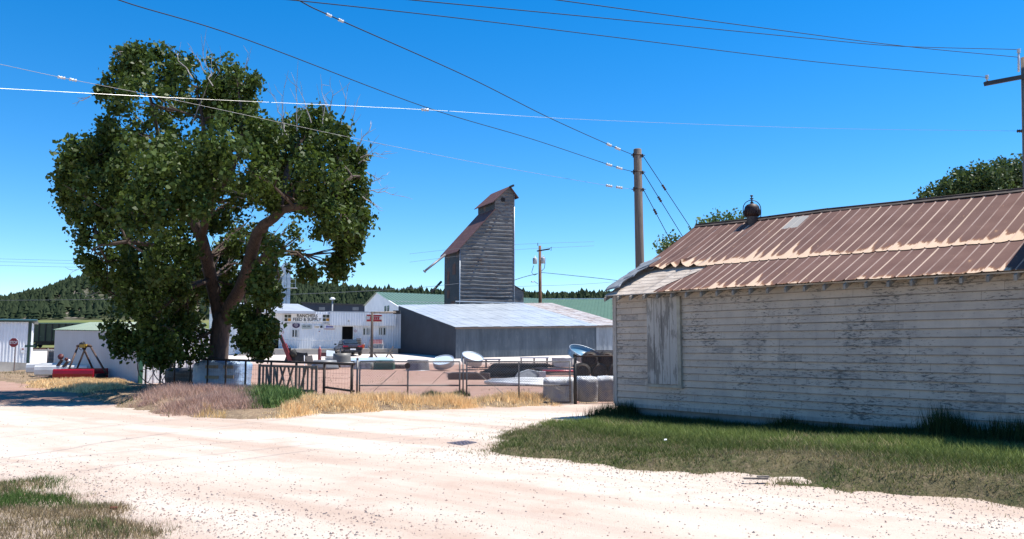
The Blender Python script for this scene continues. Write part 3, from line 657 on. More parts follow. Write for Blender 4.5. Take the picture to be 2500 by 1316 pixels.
# back slope, ridge cap
mb = MB(); mb.prism([RPb(ar0, 0, .0), RPb(BL, 0, .0), RPb(BL, 1, .0), RPb(ar0, 1, .0)], (0, 0, -.03)); mb.build('rear_roof_slope', rust, wb)
mb = MB()
for k_ in range(5):
    a0 = ar0-.02+k_*1.9; a1 = min(a0+1.93, BL+.1); z_ = .034+.004*(k_ % 2)
    mb.quad(RP(a0, 0, z_+.02), RP(a1, 0, z_+.02), RP(a1, .022, z_), RP(a0, .022, z_)); mb.quad(RP(a0, 0, z_+.02), RP(a1, 0, z_+.02), RPb(a1, .045, z_), RPb(a0, .045, z_))
    mb.tube([RP(a0, 0, z_+.025), RP(a1, 0, z_+.025)], .018, 6)
mb.build('ridge_cap', M('dark ridge', (.035, .025, .02), (.07, .05, .04), 3, .8), wb)
# loose tar paper sheets at the torn corner
tar = M('grey tar paper', (.20, .22, .245), (.13, .145, .165), 3, .8, bump=.3)
gl = [(.60, .72, .10, .40), (.70, .84, .12, .15), (.82, .97, .10, -.02)]
for i_, (v0, v1, lf, wdt_) in enumerate(gl):
    mb = MB(); a0 = gab((v0+v1)/2)-.06; nx = 8
    def fn(i, j, v0=v0, v1=v1, a0=a0, lf=lf):
        a_ = a0+i*(.62-.10*i_)+ .06*math.sin(j*5+i_); v_ = v0+(v1-v0)*j
        return RP(a_, v_-.02*i, .05+.13*i*(1-.3*i_)+.03*(1-j)+.008*math.sin(i*5+j*4+i_))
    mb.smooth = True; mb.grid(fn, 10, 6); o = mb.build('tar_paper_sheet', tar, wb); s_ = o.modifiers.new('s', 'SOLIDIFY'); s_.thickness = .02
# turbine vent
va, vz = WB.hit(1838, 547, 3.0); vp = WB(va, 2.98, 0)
zb = vz+.02; px_m = 20.6/2000      # metres per photo pixel there
mb = MB(); mb.lathe([(.135, zb-.35), (.135, zb+.15), (.15, zb+.17)], Matrix.Translation(vp), 20); vent = mb.build('vent_pipe', M('dull zinc', (.06, .064, .075), (.04, .043, .052), 5, .55, .3), wb)
mb = MB()
zc = zb+.165
mb.lathe([(.13, zc-.01), (.165, zc), (.19, zc+.08), (.19, zc+.19), (.17, zc+.26), (.12, zc+.305), (.06, zc+.325), (.0, zc+.33)], Matrix.Translation(vp), 24)
for k_ in range(18):
    a = k_/18*2*math.pi; pts = []
    for j in range(7):
        q = j/6; rr = (.172, .196, .198, .196, .176, .12, .05)[j]; aa = a+.5*q; pts.append(vp+Vector((rr*math.cos(aa), rr*math.sin(aa), zc+.01+.315*q**1.15)))
    mb.tube(pts, .008, 4)
mb.build('vent_head', M('rusty dark red', (.018, .008, .007), (.04, .016, .013), 6, .55, .3), vent)
mb = MB(); bd = Vector((1, 0, 0))
pts = []
for j in range(17):
    q = j/16*math.pi; pts.append(vp+bd*(.222*math.cos(q))+Vector((0, 0, zc+.2+.22*math.sin(q))))
pts = [vp+bd*.17+Vector((0, 0, zc-.02)), vp+bd*.215+Vector((0, 0, zc)), vp+bd*.222+Vector((0, 0, zc+.1))]+pts+[vp-bd*.222+Vector((0, 0, zc+.1)), vp-bd*.215+Vector((0, 0, zc)), vp-bd*.17+Vector((0, 0, zc-.02))]
mb.tube(pts, .011, 6); mb.lathe([(.05, zc+.345), (.015, zc+.40), (.015, zc+.44), (.045, zc+.45), (.045, zc+.47), (.015, zc+.475), (.015, zc+.51), (.04, zc+.52), (.03, zc+.55), (0, zc+.555)], Matrix.Translation(vp), 12)
mb.build('vent_bracket', black, vent)
# taller wing, mostly outside the frame on the right
ws = 9.62; wz = D(1250, 424, 12.9).z
mb = MB(); mb.prism([WB(ws, -.012, -.3), WB(ws+7, -.012, -.3), WB(ws+7, -.012, wz), WB(ws, -.012, wz)], WB.b*6.2)
mb.prism([WB(ws, -.012, wz), WB(ws, 3.1, wz+2.0), WB(ws, 6.188, wz)], WB.u*7); mb.build('wing_wall', M('wing clapboard', (.55, .53, .5), (.42, .4, .38), 2, .8, stretch=(1, 1, 6)), wb)
wo_ = ws-.40
mb = MB()
for sgn in (0, 1):
    e = lambda a, up: WB(a, -.42 if not sgn else 6.62, wz-.06+up); rdg = lambda a, up: WB(a, 3.1, wz+2.22+up)
    mb.prism([e(wo_, 0), e(ws+7.4, 0), rdg(ws+7.4, 0), rdg(wo_, 0)], (0, 0, .05))
mb.build('wing_roof', rust, wb)
# ============================================================ METAL SHEDS AND STORE
def ribwall(mb, P0, P1, zb0, zb1, zt0, zt1, pitch, dep, out, kind='trap', zfn=None):
    """vertical ribbed sheet from P0 to P1 (xy); out = outward unit vector; zfn(f) -> (zbottom, ztop)"""
    P0 = Vector((P0[0], P0[1], 0)); P1 = Vector((P1[0], P1[1], 0)); Ln = (P1-P0).length; n = max(1, int(Ln/pitch)); pitch = Ln/n
    pts = []
    for k in range(n):
        if kind == 'trap': q = ((0, 0), (.52, 0), (.62, 1), (.86, 1), (.96, 0))
        else: q = tuple((j/6, .5+.5*math.sin(2*math.pi*j/6)) for j in range(6))
        for o_, h_ in q: pts.append(((k+o_)*pitch/Ln, h_*dep))
    pts.append((1, 0)); base = len(mb.v)
    for f, h_ in pts:
        if zfn: zb, zt = zfn(f)
        else: zb = zb0+(zb1-zb0)*f; zt = zt0+(zt1-zt0)*f
        p = P0+(P1-P0)*f+out*h_; mb.v += [p+Vector((0, 0, zb)), p+Vector((0, 0, zt))]
    for i in range(len(pts)-1):
        a = base+2*i; mb.f.append([a, a+2, a+3, a+1]); mb.mi.append(mb.cur); mb.sm.append(kind != 'trap')
    return mb
def slab(mb, a, b, c, d, th):
    """roof quad with thickness below"""
    return mb.prism([a, b, c, d], (0, 0, -th))
def ribroof(mb, A, B, C_, D_, pitch, h):
    """quad A-B (eave) D-C (ridge) with ribs running from eave to ridge"""
    n = max(1, int((Vector(B)-Vector(A)).length/pitch)); up = Vector((0, 0, h)); A, B, C_, D_ = [Vector(q) for q in (A, B, C_, D_)]; base = len(mb.v); pts = []
    for k in range(n):
        for o_, hh_ in ((0, 0), (.75, 0), (.8, 1), (.95, 1)): pts.append(((k+o_)/n, hh_))
    pts.append((1, 0))
    for f, hh_ in pts: mb.v += [A+(B-A)*f+up*hh_, D_+(C_-D_)*f+up*hh_]
    for i in range(len(pts)-1):
        a = base+2*i; mb.f.append([a, a+2, a+3, a+1]); mb.mi.append(0); mb.sm.append(False)
    return mb
TH = 25
# ---- front left: white ribbed building at the left edge
LB = Frame(D(72, 890, 70), 29); aL, _ = LB.hit(-260, 880)
_, zt1 = LB.hit(66, 786); _, zb1 = LB.hit(70, 886); _, zb0 = LB.hit(0, 879); _, zf1 = LB.hit(72, 893)
t_ = thing('metal_building', 'white ribbed metal building behind the stop sign at the left edge', 'building', tuple(LB(-5, 4, zb1)))
mb = MB(); ribwall(mb, LB(aL, 0, 0), LB(-.22, 0, 0), zb1+.6, zb1, zt1-.05, zt1, .235, .035, -LB.b); mb.quad(LB(aL, 9, zb1-1), LB(aL, 0, zb1-1), LB(aL, 0, zt1), LB(aL, 9, zt1))
mb.quad(LB(-.02, 0, zb1-.4), LB(-.02, 9, zb1-.4), LB(-.02, 9, zt1), LB(-.02, 0, zt1)); mb.quad(LB(aL, 9, zb1-1), LB(0, 9, zb1-1), LB(0, 9, zt1), LB(aL, 9, zt1)); mb.build('wall', white_metal, t_)
mb = MB(); mb.box((-.10, -.01, (zb1+zt1)/2), (.24, .09, zt1-zb1+.1), LB.m(0, 0, 0)); mb.build('corner_trim', M('dark green trim', (.02, .05, .035), None, 2, .5), t_)
mb = MB(); mb.prism([LB(aL-.3, -.25, zt1+.02), LB(.35, -.25, zt1+.02), LB(.35, 4.5, zt1+.25), LB(aL-.3, 4.5, zt1+.25)], (0, 0, .12)); mb.prism([LB(aL-.3, 9.2, zt1+.02), LB(.35, 9.2, zt1+.02), LB(.35, 4.5, zt1+.25), LB(aL-.3, 4.5, zt1+.25)], (0, 0, .12)); mb.build('roof', M('dark green trim', (.02, .05, .035), None, 2, .5), t_)
mb = MB(); mb.prism([LB(aL, -.06, zb1-1.2), LB(.0, -.06, zb1-1.2), LB(.0, -.06, zb1-.01), LB(aL, -.06, zb1+.59)], LB.b*.3); mb.build('foundation', concrete, t_)
a0, z0 = LB.hit(51, 847, -.06); a1, z1 = LB.hit(60, 861, -.06)
mb = MB(); mb.prism([LB(a0, -.06, z1), LB(a1, -.06, z1), LB(a1, -.06, z0), LB(a0, -.06, z0)], LB.b*.02); o = mb.build('notice_sign', plain_white, t_)
mb = MB(); mb.box(((a0+a1)/2, -.066, z0-.18), ((a1-a0)*.5, .01, .10), LB.m(0, 0, 0)); mb.build('notice_lettering', red_paint, o)
# ---- green-roofed shed left of the tree
c0 = D(340, 935, 37.2); GS = Frame(c0, -46); gz = Hf(c0.x, c0.y)
Lw = 12.6; zE = D(340, 810, 37.2).z
end = GS(0, 0, 0)
ang_l = Vector((-25.7, 46.2, 0))-Vector((c0.x, c0.y, 0)); Lw = ang_l.length; ul = ang_l.normalized(); ur = Vector((ul.y, -ul.x, 0)); ur = ur if ur.x > 0 else -ur   # left wall dir, right wall dir
def S(l, r_, z): return Vector((c0.x, c0.y, 0))+ul*l+ur*r_+Vector((0, 0, z))
Rw = 3.5; zr_ = zE+1.05
t_ = thing('metal_shed', 'low shed with pale side wall and green roof left of the cottonwood', 'shed', tuple(S(5, 3, 0)))
zl = D(143, 806, 46.2).z
mb = MB(); nin = -ur
ribwall(mb, S(Lw, 0, 0), S(.12, 0, 0), -.5, -.3, zl, zE, .3, .006, nin); mb.build('wall', M('tan-grey metal', (.44, .43, .45), (.40, .39, .41), .5, .5), t_)
mb = MB(); ribwall(mb, S(0, .12, 0), S(0, Rw, 0), -.3, -.3, zE, zE+1.05, .3, .04, -ul, zfn=lambda f: (-.3, zE+.42*min(f*2, 2-f*2))); mb.build('end_wall', white_metal, t_)
mb = MB(); mb.prism([S(-.03, -.03, -.3), S(-.03, .13, -.3), S(-.03, .13, zE), S(-.03, -.03, zE)], ul*.15); mb.build('corner_trim', M('green trim', (.03, .12, .07), None, 2, .5), t_)
mb = MB(); ribroof(mb, S(Lw+.1, -.12, zl+.03), S(-.15, -.12, zE+.03), S(-.15, Rw/2, zE+.47), S(Lw+.1, Rw/2, zl+.47), .3, .02); ribroof(mb, S(Lw+.1, Rw+.12, zl+.03), S(-.15, Rw+.12, zE+.03), S(-.15, Rw/2, zE+.47), S(Lw+.1, Rw/2, zl+.47), .3, .02)
mb.build('roof', M('mint green roof', (.125, .20, .13), (.105, .17, .115), 1, .4), t_)
mb = MB(); mb.quad(S(0, Rw, -.3), S(Lw, Rw, -.3), S(Lw, Rw, zE), S(0, Rw, zE)); mb.quad(S(Lw, 0, -.5), S(Lw, Rw, -.5), S(Lw, Rw, zE), S(Lw, 0, zE)); mb.build('rear_wall', white_metal, t_)
# ---- feed store
SF = Frame(D(720, 862, 78.0), 22); gb = lambda a, b=0: Hf(*SF(a, b, 0)[:2])
aA = SF.hit(573, 850)[0]; aM = SF.hit(770, 800)[0]; aR0 = SF.hit(803, 800)[0]; aE = SF.hit(985, 800)[0]
zD = SF.hit(720, 851)[1]; zT = SF.hit(720, 760)[1]; zTr = SF.hit(900, 764)[1]
st = thing('feed_store', 'white ribbed metal feed store with loading dock and name banner', 'building', tuple(SF(0, 5, gb(0))))
front = -SF.b
d1a, d1zt = SF.hit(651, 799); d1b, _ = SF.hit(681, 850); d2a, d2zt = SF.hit(834, 797); d2b, _ = SF.hit(862, 850)
def wallseg(mb, a0, a1, z0, z1, b=0): ribwall(mb, SF(a0, b, 0), SF(a1, b, 0), z0, z0, z1, z1, .24, .055, front)
mb = MB(); wallseg(mb, aA, d1a, zD-1.6, zT); wallseg(mb, d1a, d1b, d1zt, zT); wallseg(mb, d1b, d2a, zD, zT); wallseg(mb, d2a, d2b, d2zt, zT-.1); wallseg(mb, d2b, aE, zD, zT-.1)
mb.quad(SF(aA, 0, zD-1.6), SF(aA, 12, zD-1.6), SF(aA, 12, zT), SF(aA, 0, zT)); mb.quad(SF(aE, 0, zD-1), SF(aE, 12, zD-1), SF(aE, 12, zT), SF(aE, 0, zT)); mb.quad(SF(aA, 12, zD-1), SF(aE, 12, zD-1), SF(aE, 12, zT), SF(aA, 12, zT))
mb.build('wall', white_metal, st)
_, pzt = SF.hit(880, 763, -.45); _, pzb = SF.hit(880, 795, -.45); pa0 = SF.hit(806, 780, -.45)[0]; pa1 = SF.hit(967, 780, -.45)[0]
mb = MB(); ribwall(mb, SF(pa0, -.45, 0), SF(pa1, -.45, 0), pzb, pzb, pzt, pzt, .24, .055, front); mb.quad(SF(pa0, -.45, pzb), SF(pa1, -.45, pzb), SF(pa1, 0, pzb), SF(pa0, 0, pzb)); mb.quad(SF(pa0, -.45, pzb), SF(pa0, 0, pzb), SF(pa0, 0, pzt), SF(pa0, -.45, pzt)); mb.quad(SF(pa1, -.45, pzb), SF(pa1, 0, pzb), SF(pa1, 0, pzt), SF(pa1, -.45, pzt))
mb.build('parapet', white_metal, st)
mb = MB(); mb.prism([SF(pa0-.05, -.5, pzt), SF(pa1+.1, -.5, pzt), SF(pa1+.1, 12, pzt+.3), SF(pa0-.05, 12, pzt+.3)], (0, 0, .09)); mb.build('roof', M('pale roof', (.34, .37, .41), (.30, .325, .36), 1, .45), st)
# hipped loading canopy roof on the left
_, cz0 = SF.hit(700, 776, -.1); _, cz1 = SF.hit(700, 759, -1.1); ca0 = SF.hit(520, 765, -1.1)[0]; ca1 = SF.hit(770, 765, -1.1)[0]; cr = SF.hit(728, 742, 4)
mb = MB(); rz_ = cr[1]; rr1 = cr[0]
E0, E1, K0, K1, R0, R1 = SF(ca0, -1.1, cz1), SF(ca1, -1.1, cz1), SF(ca0, 9, cz1), SF(ca1, 9, cz1), SF(ca0, 4, rz_), SF(rr1, 4, rz_)
mb.quad(E0, E1, R1, R0); mb.add([E1, K1, R1], [(0, 1, 2)]); mb.quad(K1, K0, R0, R1); mb.build('canopy_roof', M('pale roof', (.62, .65, .69)), st)
mb = MB(); mb.prism([SF(ca0, -1.1, cz1-.24), SF(ca1, -1.1, cz1-.24), SF(ca1, -1.1, cz1+.01), SF(ca0, -1.1, cz1+.01)], SF.b*.05); mb.prism([SF(ca1, -1.1, cz1-.24), SF(ca1, -1.1, cz1+.01), SF(ca1-.06, -1.1, cz1+.01), SF(ca1-.06, -1.1, cz1-.24)], SF.b*2)
mb.quad(SF(ca0, -1.1, cz1-.2), SF(ca1, -1.1, cz1-.2), SF(ca1, 0, cz1-.2), SF(ca0, 0, cz1-.2)); mb.build('fascia', M('grey-white fascia', (.50, .52, .56), (.46, .48, .52), 1, .5), st)
for (a0, a1, zt, nm) in ((d1a, d1b, d1zt, 'doorway'), (d2a, d2b, d2zt, 'doorway')):
    mb = MB(); mb.prism([SF(a0, .9, zD), SF(a1, .9, zD), SF(a1, .9, zt), SF(a0, .9, zt)], SF.b*.05)
    mb.quad(SF(a0, 0, zD), SF(a0, .9, zD), SF(a0, .9, zt), SF(a0, 0, zt)); mb.quad(SF(a1, 0, zD), SF(a1, .9, zD), SF(a1, .9, zt), SF(a1, 0, zt)); mb.quad(SF(a0, 0, zt), SF(a1, 0, zt), SF(a1, .9, zt), SF(a0, .9, zt)); do = mb.build(nm, dark_int, st)
    mb = MB()
    for aa in (a0, a1): mb.box((aa, -.04, (zD+zt)/2), (.09, .1, zt-zD), SF.m(0, 0, 0))
    mb.box(((a0+a1)/2, -.042, zt+.04), (a1-a0+.09, .1, .09), SF.m(0, 0, 0)); mb.build('door_frame', white_paint, do)
for (x0, y0, x1, y1) in ((591, 808, 614, 826), (711, 805, 728, 823), (886, 801, 902, 818), (925, 800, 941, 818)):
    a0, z1 = SF.hit(x0, y0); a1, z0 = SF.hit(x1, y1)
    mb = MB(); mb.prism([SF(a0, -.045, z0), SF(a1, -.045, z0), SF(a1, -.045, z1), SF(a0, -.045, z1)], SF.b*.01); wo_ = mb.build('window', glass, st)
    mb = MB(); w_ = .055
    for aa in (a0, (a0+a1)/2, a1): mb.box((aa, -.055, (z0+z1)/2), (w_, .05, z1-z0+w_), SF.m(0, 0, 0))
    for zz in (z0, z1): mb.box(((a0+a1)/2, -.057, zz), (a1-a0, .05, w_), SF.m(0, 0, 0))
    mb.build('window_frame', white_paint, wo_)
# dock and ramp
gD = gb(0, -1.5)-.15; aRmp0 = SF.hit(572, 861, -1.5)[0]; aRmp1 = SF.hit(648, 851, -1.5)[0]; aDe = SF.hit(945, 850, -1.5)[0]
mb = MB(); mb.prism([SF(aRmp0, -1.6, gD), SF(aDe, -1.6, gD), SF(aDe, -1.6, zD), SF(aRmp1, -1.6, zD), SF(aRmp0, -1.6, gD+.12)], SF.b*1.58); mb.build('loading_dock', concrete, st)
mb = MB(); mb.prism([SF(aRmp1, -1.65, zD-.06), SF(aDe+.05, -1.65, zD-.06), SF(aDe+.05, -1.65, zD+.012), SF(aRmp1, -1.65, zD+.012)], SF.b*.12); mb.build('dock_edge', M('pale dock edge', (.6, .58, .53), None, 2, .8), st)
mb = MB()
for zz in (.45, .85): mb.tube([SF(aRmp0, -1.5, gD+.12+zz), SF(aRmp1, -1.5, zD+zz)], .025, 6)
for k_ in range(6):
    f = k_/5; aa = aRmp0+(aRmp1-aRmp0)*f; zz = gD+.12+(zD-gD-.12)*f; mb.tube([SF(aa, -1.5, zz), SF(aa, -1.5, zz+.87)], .022, 6)
aa1 = SF.hit(905, 845, -1.5)[0]
mb.tube([SF(aRmp1, -1.5, zD+.85), SF(SF.hit(835, 842, -1.5)[0], -1.5, zD+.72)], .018, 6); mb.build('handrail', M('grey rail', (.30, .31, .33), None, 3, .5, .4), st)
for (px, py) in ((662, 789), (850, 786)):      # wall lamps
    a_, z_ = SF.hit(px, py, -.5); mb = MB(); bb = -.04 if px < 700 else -.49
    mb.tube([SF(a_, bb, z_+.05), SF(a_, bb-.35, z_+.18)], .03, 6); mb.lathe([(.0, 0), (.11, .0), (.06, .14), (.0, .16)], Matrix.Translation(SF(a_, bb-.4, z_+.05)), 10); mb.build('wall_lamp', M('lamp metal', (.35, .33, .30), None, 3, .5), st)
def signbox(name, label, cat, x0, y0, x1, y1, b, mat, th=.06, group=None):
    a0, z1 = SF.hit(x0, y0, b); a1, z0 = SF.hit(x1, y1, b); t_ = thing(name, label, cat, tuple(SF((a0+a1)/2, b, z0)), group)
    mb = MB(); mb.prism([SF(a0, b, z0), SF(a1, b, z0), SF(a1, b, z1), SF(a0, b, z1)], SF.b*th); mb.build('panel', mat, t_); return t_, a0, a1, z0, z1
ink = M('black lettering', (.03, .03, .035), None, 2, .6)
B_ = -.16
t_, a0, a1, z0, z1 = signbox('store_banner', 'long white banner with black RANCHERS FEED & SUPPLY lettering', 'sign', 712, 766, 788, 786, B_, plain_white)
mb = MB(); mb.text('RANCHERS', XZ(SF, (a0+a1)/2-.0, B_-.015, z0+(z1-z0)*.74), .42, (a1-a0)*.66); mb.text('FEED & SUPPLY', XZ(SF, (a0+a1)/2, B_-.015, z0+(z1-z0)*.27), .42, (a1-a0)*.90); mb.build('lettering', ink, t_)
oliv = M('olive square', (.035, .04, .022), None, 2, .6); gold = M('gold', (.62, .36, .07), None, 2, .6)
for i_, (x0, x1, lb) in enumerate(((693.5, 711.5, 'square feed brand sign left of the long banner'), (787, 804.5, 'square feed brand sign right of the long banner'))):
    t_, a0, a1, z0, z1 = signbox('logo_sign', lb, 'sign', x0, 766.5, x1, 791, B_+.002, plain_white, group='square brand signs flanking the banner')
    W_ = a1-a0; q = W_*.40
    for j, (cx_, cz_, mt) in enumerate(((-.23, .80, oliv), (.23, .80, oliv), (-.23, .80-.36, oliv), (.23, .80-.36, gold))):
        mb = MB(); mb.box(((a0+a1)/2+cx_*W_, B_-.012, z0+cz_*(z1-z0)-.02), (q, .02, q), SF.m(0, 0, 0)); mb.build('logo_square', mt, t_)
    mb = MB(); mb.text('H', XZ(SF, (a0+a1)/2+.23*W_, B_-.026, z0+.44*(z1-z0)-.02), .30); mb.build('letter', M('orange letter', (.55, .18, .03), None, 2, .6), t_)
    mb = MB(); mb.text('HUBBARD', XZ(SF, (a0+a1)/2, B_-.012, z0+.10*(z1-z0)), .14, W_*.8); mb.build('lettering', ink, t_)
# small signs
a0, z1 = SF.hit(714, 788, -.1); a1, z0 = SF.hit(732, 801, -.1); am, zm = (a0+a1)/2, (z0+z1)/2; t_ = thing('shield_sign', 'dark purple oval sign under the left end of the banner', 'sign', tuple(SF(am, -.1, z0)))
mb = MB(); pts = [SF(am+(a1-a0)/2*math.cos(q), -.1, zm+(z1-z0)/2*(math.sin(q) if math.sin(q) < 0 else abs(math.sin(q))**.5*.85)) for q in [k*math.pi/12 for k in range(24)]]; mb.prism(pts, SF.b*.04); mb.build('panel', M('dark purple', (.04, .02, .07), None, 2, .5), t_)
mb = MB(); mb.torus(XZ(SF, am, -.11, zm+.05), .14, .022, 16, 4); mb.bar(SF(am-.12, -.11, zm+.12), SF(am+.10, -.11, zm-.02), .03); mb.bar(SF(am+.1, -.11, zm+.15), SF(am-.05, -.11, zm-.04), .03); mb.build('emblem', M('pale emblem', (.5, .45, .5), None, 2, .6), t_)
t_, a0, a1, z0, z1 = signbox('pale_sign', 'faded grey-green rectangular sign with one line of dark lettering', 'sign', 737, 793, 761, 803, -.1, M('grey green panel', (.40, .44, .42), None, 2, .6), .04)
mb = MB(); [mb.box((a0+(a1-a0)*f, -.105, z0+(z1-z0)*.58+.01*(k % 2)), ((a1-a0)*.055, .012, .10+.03*(k % 3)), SF.m(0, 0, 0)) for k, f in enumerate((.12, .19, .26, .33, .40, .60, .67, .74, .81))]; mb.build('lettering', M('grey lettering', (.16, .18, .18), None, 2, .6), t_)
t_, a0, a1, z0, z1 = signbox('script_sign', 'white sign with yellow script and a black square', 'sign', 765, 793.5, 788.5, 802, -.1, plain_white, .04)
mb = MB(); mb.text('Cooper', XZ(SF, a0+(a1-a0)*.36, -.112, (z0+z1)/2), .24, (a1-a0)*.56); mb.build('lettering', gold, t_); mb = MB(); mb.box((a0+(a1-a0)*.83, -.112, (z0+z1)/2), (.22, .02, .22), SF.m(0, 0, 0)); mb.build('logo', ink, t_)
t_, a0, a1, z0, z1 = signbox('striped_sign', 'white sign with blue lettering between red stripes', 'sign', 792, 792.5, 817, 804, -.1, plain_white, .04)
mb = MB(); mb.box(((a0+a1)/2+.2, -.112, z1-.02), (a1-a0-.45, .02, .05), SF.m(0, 0, 0)); mb.box(((a0+a1)/2, -.112, z0+.03), (a1-a0, .02, .06), SF.m(0, 0, 0)); mb.build('stripes', red_paint, t_)
mb = MB(); [mb.box((a0+(a1-a0)*f, -.105, (z0+z1)/2+.02), ((a1-a0)*.09, .012, .17), SF.m(0, 0, 0)) for f in (.2, .32, .44, .56, .68, .8)]; mb.build('lettering', M('blue lettering', (.06, .04, .30), None, 2, .6), t_)
t_, a0, a1, z0, z1 = signbox('notice_sign', 'small white paper notice below the yellow script sign', 'sign', 776, 806, 783, 815, -.06, plain_white, .02)
mb = MB(); mb.box(((a0+a1)/2, -.07, z1-.12), (.12, .01, .07), SF.m(0, 0, 0)); mb.build('notice_mark', red_paint, t_)
for px, py, lb in ((690, 811, 'round faded disc sign right of the left doorway'), (867.5, 808, 'round faded disc sign right of the doorway behind the car')):
    a_, z_ = SF.hit(px, py, -.06); t_ = thing('round_sign', lb, 'sign', tuple(SF(a_, -.06, z_)), 'round disc signs beside the doorways'); mb = MB(); mb.lathe([(.15, 0), (.15, .03)], XZ(SF, a_, -.07, z_), 18); mb.build('panel', M('pink white', (.6, .52, .54), (.68, .65, .68), 6, .6), t_)
    mb = MB(); mb.torus(XZ(SF, a_, -.045, z_) @ Matrix.Translation((0, 0, .065)), .1, .012, 16, 4); mb.build('ring', red_paint, t_)
b_ = -.62
t_, a0, a1, z0, z1 = signbox('red_sign', 'red and cream hanging box sign with red lettering, right end of the store', 'sign', 895.5, 768, 932, 785, b_, M('cream panel', (.66, .62, .56), None, 2, .6), .14)
mb = MB(); mb.box(((a0+a1)/2, b_-.012, z1-.07), (a1-a0, .02, .15), SF.m(0, 0, 0)); mb.box(((a0+a1)/2, b_-.012, z0+.09), (a1-a0, .02, .19), SF.m(0, 0, 0)); mb.build('stripes', red_paint, t_)
mb = MB(); [mb.prism([SF(a0+(a1-a0)*f, b_-.012, (z0+z1)/2-.13), SF(a0+(a1-a0)*f+.15, b_-.012, (z0+z1)/2-.13), SF(a0+(a1-a0)*f+.20, b_-.012, (z0+z1)/2+.15), SF(a0+(a1-a0)*f+.05, b_-.012, (z0+z1)/2+.15)], SF.b*.01) for f in (.2, .33, .46, .59, .72)]; mb.build('lettering', M('bright red', (.38, .015, .015), None, 2, .6), t_)
# things on the dock
def at_dock(px, py=849, b=-.7): a_, _ = SF.hit(px, py, b); return SF(a_, b, zD)
p = at_dock(875.5); t_ = thing('brown_cabinet', 'brown cabinet with a pale top shelf standing on the dock', 'cabinet', tuple(p)); mb = MB(); mb.box((0, 0, .42), (.44, .4, .84)); mb.build('body', M('brown cabinet', (.10, .075, .06), None, 3, .7), t_, False); mb = MB(); mb.box((0, -.02, .70), (.45, .44, .06)); mb.box((0, 0, .92), (.42, .36, .12)); mb.build('shelf', M('cabinet shelf', (.24, .22, .2), None, 3, .7), t_, False)
p = at_dock(886.5); t_ = thing('orange_bucket', 'orange plastic bucket on the dock beside the brown cabinet', 'bucket', tuple(p)); mb = MB(); mb.lathe([(.12, 0), (.16, .36), (.17, .36), (.17, .39)], n=16); mb.build('body', M('orange plastic', (.55, .11, .03), None, 3, .5), t_, False); mb = MB(); mb.torus(Matrix.Translation((0, 0, .36)) @ Matrix.Rotation(R(75), 4, 'X'), .165, .008, 14, 4, 0, math.pi); mb.build('handle', galv, t_, False)
p = at_dock(920); t_ = thing('park_bench', 'red and white bench standing on the dock under the red sign', 'bench', tuple(p), rz=SF.a)
mb = MB(); [mb.box((0, .16+.03*k_, .52+.1*k_), (1.35, .03, .08)) for k_ in range(4)]; mb.build('backrest', M('red bench slats', (.40, .05, .05), (.5, .3, .28), 5, .6), t_, False); mb = MB(); [mb.box((0, -.2+.1*k_, .44), (1.35, .08, .03)) for k_ in range(4)]; mb.build('seat', white_paint, t_, False)
for sx_ in (-.6, .6):
    mb = MB(); mb.box((sx_, -.2, .22), (.06, .05, .43)); mb.box((sx_, .16, .42), (.06, .05, .84)); mb.box((sx_, 0, .3), (.05, .35, .05)); mb.build('leg', white_paint, t_, False)
# ---- dark long building and yard light behind the store
p0 = D(738, 758, 125); p1 = D(912, 758, 132)
t_ = thing('dark_building', 'long low dark navy building behind the store roof', 'building', tuple((p0+p1)/2)); zt = D(800, 742, 127).z
mb = MB(); q = Vector((3, 8, 0)); up_ = lambda v, z: Vector((v.x, v.y, z)); mb.prism([up_(p0, 1), up_(p1, 1), up_(p1, zt), up_(p0, zt)], q); mb.build('wall', M('navy wall', (.02, .028, .045), (.028, .035, .05), 1, .7), t_)
mb = MB(); mb.prism([up_(p0, zt)-q*.05, up_(p1, zt)-q*.05, up_(p1, zt)+q*1.05, up_(p0, zt)+q*1.05], (0, 0, .15)); mb.build('roof', black, t_)
for px in (787, 869):
    c_ = D(px, 754, 126); mb = MB(); mb.box((c_.x, c_.y-.3, c_.z), (.9, .05, .5)); mb.build('window', M('pale pane', (.16, .17, .18), None, 3, .4), t_)
p = D(811, 762, 92); zt = D(811, 731, 92).z; t_ = thing('yard_light', 'thin grey lamp pole with white lamp head behind the store', 'street lamp', (p.x, p.y, 1.1)); mb = MB(); mb.tube([(p.x, p.y, 1.1), (p.x, p.y, zt)], .09, 8); mb.build('pole', M('lamp pole', (.25, .26, .28), None, 3, .5), t_); mb = MB(); mb.lathe([(.0, 0), (.3, .02), (.32, .14), (.14, .28), (0, .3)], Matrix.Translation((p.x, p.y, zt-.05)), 14); mb.build('lamp_head', plain_white, t_)
